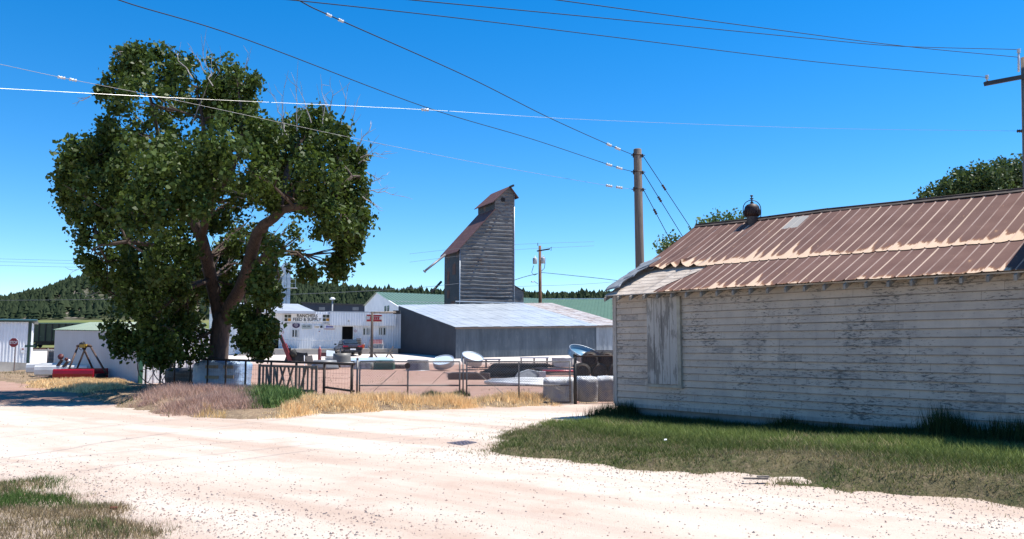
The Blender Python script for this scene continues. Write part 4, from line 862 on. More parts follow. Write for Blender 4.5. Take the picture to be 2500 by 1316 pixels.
# ---- grain leg and hopper behind the store
GL = Frame(D(697, 745, 92), TH); s_ = 92/2000
t_ = thing('bucket_elevator', 'tall galvanised bucket elevator leg with spouts behind the feed store', 'grain elevator', tuple(GL(0, 0, 1)))
zb_ = D(697, 752, 92).z; zt = D(697, 655, 92).z
mb = MB()
for a_ in (-.24, .24): mb.box((a_, 0, (zb_+zt)/2-.6), (.40, .5, zt-zb_+1.2), GL.m(0, 0, 0))
for k_ in range(7): mb.box((0, 0, zb_+.3+k_*(zt-zb_)/7), (.94, .56, .05), GL.m(0, 0, 0))
mb.build('leg_casing', galv, t_)
mb = MB(); mb.lathe([(.55, -.3), (.55, .3)], GL.m(0, 0, zt+.05) @ Matrix.Rotation(math.pi/2, 4, 'X'), 18); mb.build('head', galv, t_)
hp = D(668, 665, 92)
mb = MB(); mb.tube([GL(-.3, 0, zt), (hp.x+.2, hp.y, hp.z+.4)], .22, 8); mb.tube([GL(-.3, -.3, zt-.6), D(676, 690, 91)], .14, 8); mb.tube([D(640, 640, 92), (hp.x-.2, hp.y, hp.z+.3)], .15, 8); mb.tube([D(652, 636, 92), D(672, 668, 92)], .06, 6); mb.build('spout', galv_dark, t_)
mb = MB(); mb.prism([D(659, 670, 91.5), D(675, 670, 91.5), D(677, 684, 91.5), D(664, 690, 91.5)], (0, 1, 0)); mb.build('distributor', galv_dark, t_)
mb = MB(); zw = D(705, 703, 92).z; c_ = D(710, 703, 92)
mb.box((c_.x, c_.y, zw), (1.3, .7, .05))
for dx in (-.6, 0, .6): mb.bar((c_.x+dx, c_.y-.35, zw), (c_.x+dx, c_.y-.35, zw+.95), .035)
mb.bar((c_.x-.6, c_.y-.35, zw+.95), (c_.x+.6, c_.y-.35, zw+.95), .035); mb.bar((c_.x-.6, c_.y-.35, zw+.5), (c_.x+.6, c_.y-.35, zw+.5), .03); lx = D(703.5, 750, 92); mb.bar((lx.x, lx.y-.3, zb_), (lx.x, lx.y-.3, zw+.9), .04); mb.build('platform', galv, t_)
mb = MB(); mb.lathe([(.6, 0), (.5, .12), (.42, .3)], GL.m(0, 0, D(697, 752, 92).z-.15), 16); mb.build('flashing', plain_white, t_)
for (px, w_, y0, y1, lb) in ((545, 62, 640, 760, 'tall galvanised hopper bin half hidden by the cottonwood trunk'), (655, 34, 700, 748, 'small blue-grey bin beside the grain leg')):
    c_ = D(px, 750, 96); rr = w_/2*96/2000; z0 = 1.0; z1 = D(px, y0+12, 96).z; z2 = D(px, y0, 96).z; t_ = thing('grain_bin', lb, 'grain bin', (c_.x, c_.y, 1)); mb = MB(); prof = [(rr, z0)]
    k_ = 0
    while z0+k_*.25 < z1: prof += [(rr, z0+k_*.25), (rr+.025, z0+k_*.25+.12)]; k_ += 1
    mb.lathe(prof, Matrix.Translation((c_.x, c_.y, 0)), 28); mb.build('wall', galv, t_); mb = MB(); mb.lathe([(rr+.08, z1-.05), (.3, z2), (.3, z2+.15), (0, z2+.2)], Matrix.Translation((c_.x, c_.y, 0)), 28); mb.build('roof', galv, t_)
# ---- grey lean-to shed
LS = Frame(D(1112, 880, 70.0), 28); zf = LS.hit(1112, 798)[1]; a1e, zf1 = LS.hit(1526, 792)
zf1 = LS.hit(1496, 793.5)[1]; bb_, _ = 14.0, 0
rt = ray(973, 745)
def left_hit(px, py):       # a = 0 plane
    r = ray(px, py); n = LS.u; t = (Vector((LS.o.x, LS.o.y, 0))-Vector((0, 0, EYE))).dot(n)/r.dot(n); p = Vector((0, 0, EYE))+r*t; return (p-Vector((LS.o.x, LS.o.y, 0))).dot(LS.b), p.z
bk, zk = left_hit(973, 745.5); kA = 17.9; zk1 = LS.hit(1345, 740.5, bk)[1]
zg = .3
t_ = thing('lean_to_shed', 'low grey galvanised lean-to shed with bright sloping metal roof', 'shed', tuple(LS(8, 5, .4)))
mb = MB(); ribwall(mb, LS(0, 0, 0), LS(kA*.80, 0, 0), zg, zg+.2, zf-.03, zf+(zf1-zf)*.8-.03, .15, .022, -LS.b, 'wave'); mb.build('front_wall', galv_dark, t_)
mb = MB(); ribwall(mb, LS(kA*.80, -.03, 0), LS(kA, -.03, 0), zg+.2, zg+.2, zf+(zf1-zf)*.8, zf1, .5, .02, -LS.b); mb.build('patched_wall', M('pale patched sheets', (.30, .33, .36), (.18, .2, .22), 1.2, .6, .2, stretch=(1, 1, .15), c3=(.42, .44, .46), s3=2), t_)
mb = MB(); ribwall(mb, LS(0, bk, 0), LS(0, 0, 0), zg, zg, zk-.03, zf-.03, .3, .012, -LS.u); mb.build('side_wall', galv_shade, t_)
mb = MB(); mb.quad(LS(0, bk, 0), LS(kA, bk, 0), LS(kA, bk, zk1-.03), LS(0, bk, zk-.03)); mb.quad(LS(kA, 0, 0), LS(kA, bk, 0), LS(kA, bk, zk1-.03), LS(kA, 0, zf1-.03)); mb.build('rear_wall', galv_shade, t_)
roofm = M('bright metal roof', (.42, .46, .50), (.35, .385, .425), .5, .45, .25, c3=(.29, .32, .355), s3=1.5, lo3=.57, hi3=.62)
rustroof = M('rust-streaked roof', (.40, .39, .39), (.30, .25, .22), .7, .6, .1, c3=(.13, .065, .045), s3=1.1, lo3=.54, hi3=.60, stretch=(1, 2.4, 1))
zlo = zf+.02; zlo1 = zf1+.03
def RL(f, g, up=0): e0 = LS(-.15+(kA+.25)*f, -.25, zlo+(zlo1-zlo)*f-.06+up); e1 = LS(-.15+(kA+.25)*f, bk+.1, zk+(zk1-zk)*f+.03+up); return e0*(1-g)+e1*g
mb = MB(); 
for j in range(3):
    for i in range(20):
        f0, f1 = i/20*.80, (i+1)/20*.80+.0005; g0, g1 = max(0, j/3-.012), (j+1)/3; u0 = .01+.012*((i*7+j*3) % 3)+.012*j*0
        mb.prism([RL(f0, g0, u0+.02), RL(f1, g0, u0+.02), RL(f1, g1, u0), RL(f0, g1, u0)], (0, 0, -.02))
mb.build('roof', roofm, t_)
mb = MB()
for j in range(3):
    for i in range(5):
        f0, f1 = .80+i/25, .80+(i+1)/25; g0, g1 = max(0, j/3-.012), (j+1)/3; u0 = .03+.01*((i+j) % 2); mb.prism([RL(f0, g0, u0+.02), RL(f1, g0, u0+.02), RL(f1, g1, u0), RL(f0, g1, u0)], (0, 0, -.02))
mb.build('rusty_roof_sheets', rustroof, t_)
mb = MB(); mb.prism([RL(0, 0, -.02), RL(1, 0, -.02), RL(1, 0, -.14), RL(0, 0, -.14)], LS.b*.05); mb.build('eave_board', M('brown eave', (.16, .12, .10), None, 3, .8), t_)
# ---- wooden grain elevator clad in corrugated steel
T0 = D(1121.6, 738, 88.0); TF = Frame(T0, TH)
hx = lambda px, py, b=0: TF.hit(px, py, b)
aR, zB = hx(1255, 740); zB = .9
a_s, z_s = hx(1121.6, 606); a_c, z_c = hx(1207, 512); _, z_ce = hx(1208, 489); a_p, z_p = hx(1242.5, 457); _, z_re = hx(1256, 474)
dp = 4.7
def lim(z):         # extent of the front face at height z
    lo = 0 if z <= z_s else (a_s+(a_c-a_s)*(z-z_s)/(z_c-z_s) if z < z_c else (a_c if z < z_ce else a_c+(a_p-a_c)*(z-z_ce)/(z_p-z_ce)))
    hi = aR if z <= z_re else aR+(a_p-aR)*(z-z_re)/(z_p-z_re)
    return max(0, lo), max(lo, hi)
wavy, t, b = newmat('buckled corrugated cladding'); v = coord(t); sx = nd(t, 'ShaderNodeSeparateXYZ'); L(t, v, sx.inputs[0])
n1 = noise(t, coord(t, 'Object', (.5, .5, 1.6)), 1.2, 6, .65); n2 = noise(t, coord(t, 'Object', (1, 1, 3)), 2.3, 7, .7)
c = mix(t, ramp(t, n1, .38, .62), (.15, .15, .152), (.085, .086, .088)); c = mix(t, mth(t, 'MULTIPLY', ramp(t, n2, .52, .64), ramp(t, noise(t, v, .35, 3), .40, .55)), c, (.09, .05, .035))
vv = nd(t, 'ShaderNodeTexNoise', i_Scale=1.0, i_Detail=2); L(t, coord(t, 'Object', (.55, .55, .0)), vv.inputs['Vector']); L(t, c, b.inputs['Base Color']); b.inputs['Roughness'].default_value = .75; b.inputs['Metallic'].default_value = 0
t_ = thing('grain_elevator', 'tall weathered corrugated metal grain elevator tower with rusty stepped roofs', 'grain elevator', tuple(TF(3, 2.3, zB)))
mb = MB(); mb.smooth = True; PITCHW = .41; nz = int((z_p-zB)/(PITCHW/6)); na = 30; base = len(mb.v)
rngt = np.random.default_rng(4)
for k_ in range(nz+1):
    z = zB+(z_p-zB)*k_/nz; lo, hi = lim(z); row_ = z/PITCHW
    for i in range(na+1):
        f = i/na; a_ = lo+(hi-lo)*f; sag = .22*(vn(np.array([a_*.8]), np.array([row_*.35]), 5)[0]-.5)+.05*math.sin(a_*2.9)
        ph = row_+sag; amp = .03+.055*vn(np.array([a_*.55+9]), np.array([math.floor(ph)*1.7]), 8)[0]
        if z > z_c-1.5: amp *= .45
        sh = (math.sin(ph*2*math.pi)); sh = math.copysign(abs(sh)**.7, sh)
        edge = min(1, min(f, 1-f)*8); mb.v.append(TF(a_, -.06-amp*sh*edge, z))
for k_ in range(nz):
    for i in range(na):
        a_ = base+k_*(na+1)+i; mb.f.append([a_, a_+1, a_+na+2, a_+na+1]); mb.mi.append(0); mb.sm.append(True)
mb.build('front_cladding', wavy, t_)
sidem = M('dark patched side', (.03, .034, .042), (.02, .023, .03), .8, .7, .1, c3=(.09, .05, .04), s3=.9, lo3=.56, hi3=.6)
mb = MB()
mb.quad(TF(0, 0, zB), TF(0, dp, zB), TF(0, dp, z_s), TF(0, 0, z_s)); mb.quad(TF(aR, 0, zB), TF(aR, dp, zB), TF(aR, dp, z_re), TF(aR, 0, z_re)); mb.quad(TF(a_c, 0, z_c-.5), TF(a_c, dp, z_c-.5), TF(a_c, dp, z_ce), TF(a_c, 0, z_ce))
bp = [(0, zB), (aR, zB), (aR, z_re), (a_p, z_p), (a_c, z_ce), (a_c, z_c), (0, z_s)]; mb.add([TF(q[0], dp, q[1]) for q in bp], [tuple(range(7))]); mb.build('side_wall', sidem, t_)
mb = MB()
for (b0, z0, w_, h_) in ((1.2, 9.5, .9, 1.2), (3.0, 7.0, .8, .9), (1.4, 5.6, 1.2, 1.0), (3.1, 8.4, .7, 1.6), (.6, 4.6, .8, .7), (2.6, 4.2, 1.1, .8)): mb.prism([TF(-.02, b0, z0), TF(-.02, b0+w_, z0), TF(-.02, b0+w_, z0+h_), TF(-.02, b0, z0+h_)], TF.u*.01)
mb.build('side_patch', M('rust patch', (.10, .045, .03), (.06, .03, .025), 2, .8), t_)
rroof = M('rust-brown roof', (.085, .032, .024), (.12, .052, .04), 1.1, .7, .1, stretch=(1, 1, 3), c3=(.24, .19, .18), s3=1.6, lo3=.62, hi3=.68)
def rslab(name, pts, mat=rroof, th=.08): mb = MB(); mb.prism(pts, (0, 0, th)); return mb.build(name, mat, t_)
ov = .38
e_ = (a_s-a_c)/(z_s-z_c)
rslab('lower_roof', [TF(a_s-.42, -ov, z_s-.42/e_-.02), TF(a_c, -ov, z_c), TF(a_c, dp+.2, z_c), TF(a_s-.42, dp+.2, z_s-.42/e_-.02)])
sl_ = (z_p-z_ce)/(a_p-a_c); sr_ = (z_p-z_re)/(aR-a_p)
rslab('cupola_roof', [TF(a_c-.36, -ov, z_ce-.36*sl_), TF(a_p, -ov, z_p), TF(a_p, dp+.3, z_p), TF(a_c-.36, dp+.3, z_ce-.36*sl_)]); rslab('cupola_roof', [TF(aR+.42, -ov, z_re-.42*sr_), TF(a_p, -ov, z_p), TF(a_p, dp+.3, z_p), TF(aR+.42, dp+.3, z_re-.42*sr_)])
mb = MB(); mb.box((a_p, -.75, z_p-.02), (.16, 1.0, .2), TF.m(0, 0, 0)); mb.build('hoist_beam', black, t_)
mb = MB(); a_w, z_w = hx(1227.5, 488); mb.box((a_w, -.12, z_w), (.42, .06, .42), TF.m(0, 0, 0)); mb.build('vent_opening', dark_int, t_)
mb = MB(); mb.tube([TF(0, -.07, zB), TF(0, -.07, z_s)], .05, 6); mb.tube([TF(aR, -.07, zB), TF(aR, -.07, z_re)], .05, 6); mb.build('corner_trim', galv, t_)
# small annex right of the tower
ax, az = hx(1250, 698); bx, bz = hx(1278, 712)
mb = MB(); mb.prism([TF(aR-.2, -.03, zB), TF(bx, -.03, zB), TF(bx, -.03, bz), TF(aR, -.03, az)], TF.b*3); mb.build('annex_wall', wavy, t_); mb = MB(); mb.prism([TF(aR, -.15, az+.02), TF(bx+.1, -.15, bz), TF(bx+.1, 3, bz), TF(aR, 3, az+.02)], (0, 0, .06)); mb.build('annex_roof', black, t_)
mb = MB(); mb.box((aR*.55, -.12, hx(1200, 738)[1]), (aR*1.25, .1, .12), TF.m(0, 0, 0)); mb.build('flashing', plain_white, t_)
mb = MB(); mb.tube([D(1087, 622, 89), D(1037, 662, 86)], [.13, .12], 8); mb.tube([D(1038, 661, 86), D(1035, 664, 86)], .17, 8); mb.build('loading_spout', M('spout steel', (.18, .17, .18), None, 3, .5, .4), t_)
mb = MB(); mb.tube([D(1077, 688, 90), D(1055, 712, 88)], .13, 8); mb.build('brace_pipe', black, t_)
# ---- green roofed warehouse behind
GW = Frame(D(922, 760, 97), TH)
t_ = thing('warehouse', 'long warehouse with pale green metal roof behind the grain elevator', 'building', tuple(GW(15, 5, 1.2)))
# ridge line at b=6, eave at b=0
ar_, zr_g = GW.hit(921, 713, 6); zeg = GW.hit(1000, 736, 0)[1]; zlow = GW.hit(972, 757.5, -6)[1]
ae_l = GW.hit(938, 738, 0)[0]; LW = 46; gr = M('mint green roof', (.22, .40, .31)); gr2 = gr
def zr_at(a_): return zr_g-.010*(a_-ar_)
mb = MB(); ribroof(mb, GW(ar_-.2, 0, zeg), GW(ar_+LW, 0, zeg-.4), GW(ar_+LW, 6, zr_g-.5), GW(ar_-.2, 6, zr_g), .45, .05); ribroof(mb, GW(ar_-.2, 12, zeg), GW(ar_+LW, 12, zeg-.4), GW(ar_+LW, 6, zr_g-.5), GW(ar_-.2, 6, zr_g), .45, .05); mb.build('upper_roof', gr, t_)
mb = MB(); ribroof(mb, GW(ar_-.2, -7, zlow-.2), GW(ar_+LW, -7, zlow-.6), GW(ar_+LW, -.1, zeg-.45), GW(ar_-.2, -.1, zeg-.05), .45, .05); mb.build('lower_roof', gr, t_)
mb = MB(); mb.prism([GW(ar_-.3, -.05, zeg-.12), GW(ar_+LW, -.05, zeg-.52), GW(ar_+LW, -.05, zeg-.36), GW(ar_-.3, -.05, zeg+.04)], GW.b*.04)
mb.bar(GW(ar_-.25, -7, zlow-.2), GW(ar_-.25, 0, zeg+.0), .14); mb.build('white_trim', plain_white, t_)
mb = MB(); mb.add([GW(ar_, 12, 1), GW(ar_, -6.8, 1), GW(ar_, -6.8, zlow-.3), GW(ar_, 0, zeg-.1), GW(ar_, 6, zr_g-.05), GW(ar_, 12, zeg-.1)], [(0, 1, 2, 3, 4, 5)]); mb.quad(GW(ar_, -6.8, 1), GW(ar_+LW, -6.8, 1), GW(ar_+LW, -6.8, zlow-.7), GW(ar_, -6.8, zlow-.3)); mb.quad(GW(ar_, 0, zeg-1.2), GW(ar_+LW, 0, zeg-1.2), GW(ar_+LW, 0, zeg-.5), GW(ar_, 0, zeg-.1)); mb.build('wall', white_metal, t_)
mb = MB(); mb.box((ar_-.03, 1.0, zeg-.9), (.05, .7, .8), GW.m(0, 0, 0)); mb.box((ar_-.03, 2.2, zeg-.9), (.05, .7, .8), GW.m(0, 0, 0)); mb.build('window', glass, t_)
# darker green roof to the right, in front of that long roof
GR = Frame(D(1330, 790, 93), 8); t_ = thing('green_roof_barn', 'wide deep-green roofed barn behind the lean-to shed and the white building', 'building', tuple(GR(8, 4, 1.2)))
zq = GR.hit(1500, 781, 0)[1]; aq, zq1 = GR.hit(1330, 731, 9); a_b, _ = GR.hit(1412, 781, 0)
mb = MB(); ribroof(mb, GR(a_b-6, 0, zq), GR(a_b+22, 0, zq), GR(a_b+22, 9, zq1+.25), GR(aq, 9, zq1), .45, .04); mb.build('roof', M('sage roof', (.06, .125, .075), (.05, .11, .065), 1, .5), t_)
mb = MB(); mb.prism([GR(aq, 9, zq1-.05), GR(a_b+22, 9, zq1+.2), GR(a_b+22, 9, zq1+.4), GR(aq, 9, zq1+.12)], GR.b*.05); mb.build('ridge_trim', plain_white, t_)
mb = MB(); mb.quad(GR(a_b-6, .2, 1), GR(a_b+22, .2, 1), GR(a_b+22, .2, zq), GR(a_b-6, .2, zq)); mb.quad(GR(a_b-5.8, .2, 1), GR(a_b-5.8, 9, 1), GR(a_b-5.8, 9, zq), GR(a_b-5.8, .2, zq)); mb.quad(GR(a_b+22, .2, 1), GR(a_b+22, 9, 1), GR(a_b+22, 9, zq1), GR(a_b+22, .2, zq)); mb.build('wall', white_metal, t_)
# ============================================================ COTTONWOOD
leaf_m, t, b = newmat('cottonwood leaves'); at = nd(t, 'ShaderNodeAttribute', attribute_name='tint'); L(t, at.outputs['Color'], b.inputs['Base Color'])
b.inputs['Roughness'].default_value = .5; b.inputs['Specular IOR Level'].default_value = .2
tr = nd(t, 'ShaderNodeBsdfTranslucent'); L(t, mix(t, .4, at.outputs['Color'], (.12, .18, .02)), tr.inputs[0]); ms = nd(t, 'ShaderNodeMixShader', n0=.22); L(t, b.outputs[0], ms.inputs[1]); L(t, tr.outputs[0], ms.inputs[2]); L(t, ms.outputs[0], t.nodes['Material Output'].inputs[0])
bark = M('cottonwood bark', (.105, .073, .057), (.058, .042, .034), 2.2, .95, bump=.9, bs=9, stretch=(3, 3, .5), c3=(.035, .028, .025), s3=7, lo3=.52, hi3=.6)
TD = 33.4
def P3(px, py, off=0): return np.array(D(px, py, TD+off*1.3-4.4*float(sstep(790, 480, 0)*0+1-sstep(480, 790, py))))
def PB(px, py, off): return np.array(D(px, py, TD+off*1.5-4.4*(.45+.55*(1-float(sstep(500, 850, py))))))
def leaves_mesh(name, blobs, parent, rng, dens, size, spread, c1, c2, sprig=11, gaps=0):
    """blobs: (centre xyz, radius): sprigs of leaves spread through each, thicker near its skin"""
    quads = []; cols = []
    for (c_, r_) in blobs:
        ns = int(dens*r_**2)+6; dv = rng.normal(size=(ns, 3)); dv /= np.linalg.norm(dv, axis=1, keepdims=True)
        rad = r_*(.35+.72*rng.random(ns)**.55)*(.75+.5*fb(dv[:, 0]*2.2+c_[0], dv[:, 2]*2.2+dv[:, 1]*1.7+c_[2], 6)); sc = c_+dv*rad[:, None]*np.array([1, 1, .92])
        if gaps: kk = (vn(sc[:, 0]*1.15+sc[:, 1]*.9, sc[:, 2]*1.15-sc[:, 1]*.5, 33)*.6+vn(sc[:, 0]*2.3+9, sc[:, 2]*2.3+sc[:, 1]*1.9, 34)*.4) > gaps-.1*rng.random(ns); sc = sc[kk]; ns = len(sc)
        if ns == 0: continue
        sh = rng.uniform(.6, 1.3, ns); k = sprig
        off = rng.normal(size=(ns, k, 3))*spread; p = (sc[:, None]+off).reshape(-1, 3); n = len(p)
        nm = rng.normal(size=(n, 3)); nm[:, 2] = np.abs(nm[:, 2])*.8; nm /= np.linalg.norm(nm, axis=1, keepdims=True)
        a_ = np.cross(nm, rng.normal(size=(n, 3))); a_ /= np.linalg.norm(a_, axis=1, keepdims=True); b_ = np.cross(nm, a_)
        s = size*rng.uniform(.45, 1.5, (n, 1)); fold = nm*s*.22
        quads.append(np.stack([p-a_*s, p-b_*s*.62+fold, p+a_*s*.8, p+b_*s*.62+fold], 1))
        cc = lerp3(c1, c2, rng.random(n))*np.repeat(sh, k)[:, None]; cols.append(cc)
    return tri_mesh(name, np.concatenate(quads), np.concatenate(cols), leaf_m, parent, per=4)
tb = P3(531, 945)
tree = thing('cottonwood_tree', 'big cottonwood tree with forked trunk and bare twigs beside the road', 'tree', (tb[0], tb[1], 0))
mb = MB()
trunk_pts = [(529, 960, 0), (530, 925, 0), (532, 880, 0), (536, 830, 0), (541, 790, 0), (547, 762, 0)]
mb.tube([P3(*q) for q in trunk_pts], [.60, .47, .40, .37, .38, .34], 14)
limbs = {}
def limb(pts, rs): limbs[len(limbs)] = [(P3(*p), r_) for p, r_ in zip(pts, rs)]; mb.tube([P3(*p) for p in pts], rs, 10)
limb([(540, 790, 0), (527, 730, .3), (515, 680, .6), (505, 630, .8), (492, 580, .9), (478, 548, 1.0), (462, 520, 1.2)], [.30, .26, .25, .24, .22, .20, .14])
limb([(548, 780, 0), (565, 742, -.2), (588, 705, -.4), (604, 660, -.5), (616, 610, -.6), (628, 572, -.7), (645, 548, -.8), (668, 533, -.8)], [.30, .27, .26, .25, .23, .21, .19, .17])
limb([(492, 580, .9), (502, 540, .6), (520, 490, .3), (515, 430, 0), (500, 360, 0), (495, 290, .2), (480, 220, .4)], [.16, .14, .13, .11, .09, .07, .04])
limb([(668, 533, -.8), (690, 512, -1), (720, 505, -1.2), (770, 500, -1.4), (820, 470, -1.6), (860, 430, -1.6)], [.17, .15, .13, .10, .08, .05])
limb([(668, 533, -.8), (684, 500, -.6), (690, 470, -.2), (700, 420, 0), (720, 370, .3), (750, 320, .5)], [.14, .12, .10, .09, .07, .04])
limb([(604, 660, -.5), (628, 640, -1.0), (650, 622, -1.5), (668, 612, -2)], [.15, .12, .10, .05])
limb([(478, 548, 1.0), (440, 520, 1.8), (390, 480, 2.4), (340, 430, 2.8), (300, 370, 3)], [.16, .13, .10, .08, .05])
limb([(505, 630, .8), (450, 610, -.4), (390, 600, -1.5), (310, 590, -2.2), (240, 600, -2.6)], [.13, .11, .09, .07, .04])
limb([(515, 680, .6), (470, 700, -.8), (420, 730, -1.8), (370, 780, -2.4)], [.11, .09, .07, .03])
limb([(520, 490, .3), (560, 430, -.6), (590, 360, -.9), (590, 280, -.8), (580, 200, -.5)], [.11, .09, .07, .05, .03])
limb([(462, 520, 1.2), (420, 440, 1.2), (390, 350, .9), (370, 250, .6), (350, 180, .4)], [.12, .10, .08, .06, .04])
mb.build('trunk', bark, tree)
blobs_px = [(318, 140, 34, 0), (385, 150, 44, .5), (450, 200, 58, 0), (285, 205, 40, .5), (345, 235, 66, -1), (430, 280, 78, 1.5), (545, 165, 34, .2), (590, 180, 30, -.3), (560, 235, 52, .4), (572, 300, 54, -.7), (520, 250, 55, 1),
 (300, 330, 58, 0), (370, 350, 75, -1.8), (470, 350, 82, 1), (265, 370, 20, .3), (180, 372, 34, -.5), (215, 395, 48, .4), (162, 420, 26, 0), (185, 475, 42, .5), (245, 460, 60, -1), (320, 450, 74, 1.6), (220, 545, 50, -.8), (300, 560, 70, 1.8),
 (230, 610, 34, -1.2), (265, 655, 48, -1), (225, 690, 18, -.6), (335, 645, 66, .6), (395, 555, 82, 2.2), (420, 430, 84, -2.4), (520, 430, 76, 2.2), (410, 640, 62, -2), (345, 735, 58, -1.2), (300, 800, 40, -.6), (285, 840, 20, -.4), (425, 750, 64, 1.2), (455, 825, 46, .4),
 (395, 830, 40, -1), (395, 868, 18, -.8), (470, 690, 50, 2), (300, 720, 40, .8), (600, 400, 66, -2.2), (690, 350, 48, .4), (640, 345, 46, -1.2), (745, 330, 52, 1.2), (775, 300, 36, 0), (812, 345, 50, -1), (700, 430, 72, 1.6), (790, 430, 64, -1.6), (850, 385, 40, .8),
 (862, 440, 36, -.6), (872, 500, 30, .4), (885, 548, 22, -.2), (835, 540, 48, -1.4), (850, 615, 24, .3), (866, 580, 18, 0), (800, 600, 36, -.8), (740, 575, 46, 1), (705, 610, 32, -1.8), (765, 640, 26, -.5), (832, 655, 14, 0), (640, 480, 52, 2), (560, 520, 50, 1.8), (580, 600, 40, 2.4),
 (575, 700, 26, 2), (640, 690, 20, -1.8), (658, 722, 13, -1.6), (600, 770, 15, -1.2), (628, 800, 17, -1.5), (610, 835, 14, -1.2), (640, 850, 10, -1.2), (655, 805, 12, -1.4), (480, 775, 40, -.6), (500, 850, 24, .6), (350, 850, 22, -1.2), (470, 460, 50, -2.6), (350, 520, 60, -2.8), (540, 360, 60, -2.6), (720, 500, 40, 1.8), (455, 150, 16, .2), (660, 560, 34, 1.5)]
blobs_px = [q for q in blobs_px if q[:2] not in ((480, 775), (470, 690), (500, 850))]+[(440, 700, 36, 3.5), (470, 740, 34, 3.6), (440, 790, 40, 1), (480, 640, 26, 3.4), (415, 700, 50, 0), (475, 830, 24, 1), (570, 650, 40, 4.0), (560, 560, 50, 3.8), (610, 540, 36, 3.4), (540, 700, 24, 4.2), (590, 610, 34, 4.2), (650, 450, 55, -1), (625, 560, 42, 3), (560, 480, 46, 0), (705, 560, 46, 2.5), (770, 530, 40, 1), (690, 640, 24, 2), (620, 330, 50, 1), (660, 400, 50, 2)]
blobs_px = [(520+(q[0]-520)*.965, (490+(q[1]-490)*.955+4) if q[1] < 490 else q[1], q[2], q[3]) for q in blobs_px]
br_ = random.Random(5)
def proud(x_, y_): return all(math.hypot(x_-q[0], y_-q[1]) > q[2]*.72 for q in blobs_px)
ext = []
for q in blobs_px:
    for k in range(11):
        a = br_.uniform(0, 2*math.pi); x_ = q[0]+math.cos(a)*q[2]*br_.uniform(.9, 1.1); y_ = q[1]+math.sin(a)*q[2]*1.05
        if proud(x_, y_): ext.append((x_, y_, br_.uniform(7, 15), q[3]+br_.uniform(-.4, .4)))
blobs = [(PB(x_, y_, o_), r_*.87*(TD-3.4)/2000) for x_, y_, r_, o_ in blobs_px]; nmain = len(blobs)
blobs += [(PB(x_, y_, o_), r_*(TD-3.4)/2000) for x_, y_, r_, o_ in ext]
lr = np.random.default_rng(21)
leaves_mesh('crown', blobs, tree, lr, 200, .09, .14, (.036, .062, .012), (.085, .128, .027), gaps=.45)['kind'] = 'stuff'
# branches reaching into the clumps
mb = MB(); nodes = [q for l_ in limbs.values() for q in l_]
for c_, r_ in blobs[:nmain]:
    q = min(nodes, key=lambda s_: np.linalg.norm(s_[0]-c_)+(.0 if s_[1] < .2 else .8)); m_ = (q[0]+c_)/2+lr.normal(size=3)*.15
    mb.tube([q[0], m_, c_], [min(.07, q[1]*.6), .04, .018], 5)
    for k_ in range(3):
        e = c_+lr.normal(size=3)*r_*.5; mb.tube([m_, (m_+e)/2+lr.normal(size=3)*.08, e], [.03, .018, .008], 4)
mb.build('branches', bark, tree)
mb = MB(); tw = M('bare grey twigs', (.34, .31, .29), (.2, .18, .17), 5, .9)
def twig(x0, y0, x1, y1, off=0, r0=.022, n=5):
    a_ = P3(x0, y0, off); b_ = P3(x1, y1, off+random.uniform(-.3, .3)); L_ = np.linalg.norm(b_-a_); pts = [a_+(b_-a_)*k/5+lr.normal(size=3)*.035*L_*(k > 0) for k in range(6)]; mb.tube(pts, [r0*(1-.16*k) for k in range(6)], 4)
    for k in range(1, n+1):
        s_ = pts[min(5, k)]; d_ = (b_-a_)/L_+lr.normal(size=3)*.55; e = s_+d_*L_*.28; mb.tube([s_, (s_+e)/2+lr.normal(size=3)*.02, e], [r0*.5, r0*.35, r0*.18], 3)
for q in ((470, 190, 425, 120), (505, 180, 465, 115), (520, 210, 500, 120), (700, 330, 668, 235), (690, 330, 690, 220), (725, 320, 722, 200), (760, 300, 730, 215), (790, 320, 785, 205), (800, 310, 812, 210), (830, 330, 850, 225), (812, 320, 792, 240), (845, 350, 868, 255), (870, 370, 905, 305), (880, 385, 942, 372), (875, 400, 920, 350), (890, 450, 945, 425), (890, 470, 975, 475), (885, 480, 925, 505), (895, 420, 930, 440),
          (470, 300, 545, 150), (560, 230, 610, 130), (300, 690, 250, 640), (600, 480, 640, 450), (620, 485, 560, 460), (560, 470, 620, 500), (640, 640, 680, 575), (650, 600, 600, 590), (220, 235, 190, 250), (230, 640, 180, 660), (260, 700, 215, 730), (300, 700, 240, 680), (350, 300, 300, 250), (330, 120, 270, 135)): twig(*q, off=lr.uniform(-1.8, .2))
mb.build('dead_twigs', tw, tree)['kind'] = 'stuff'
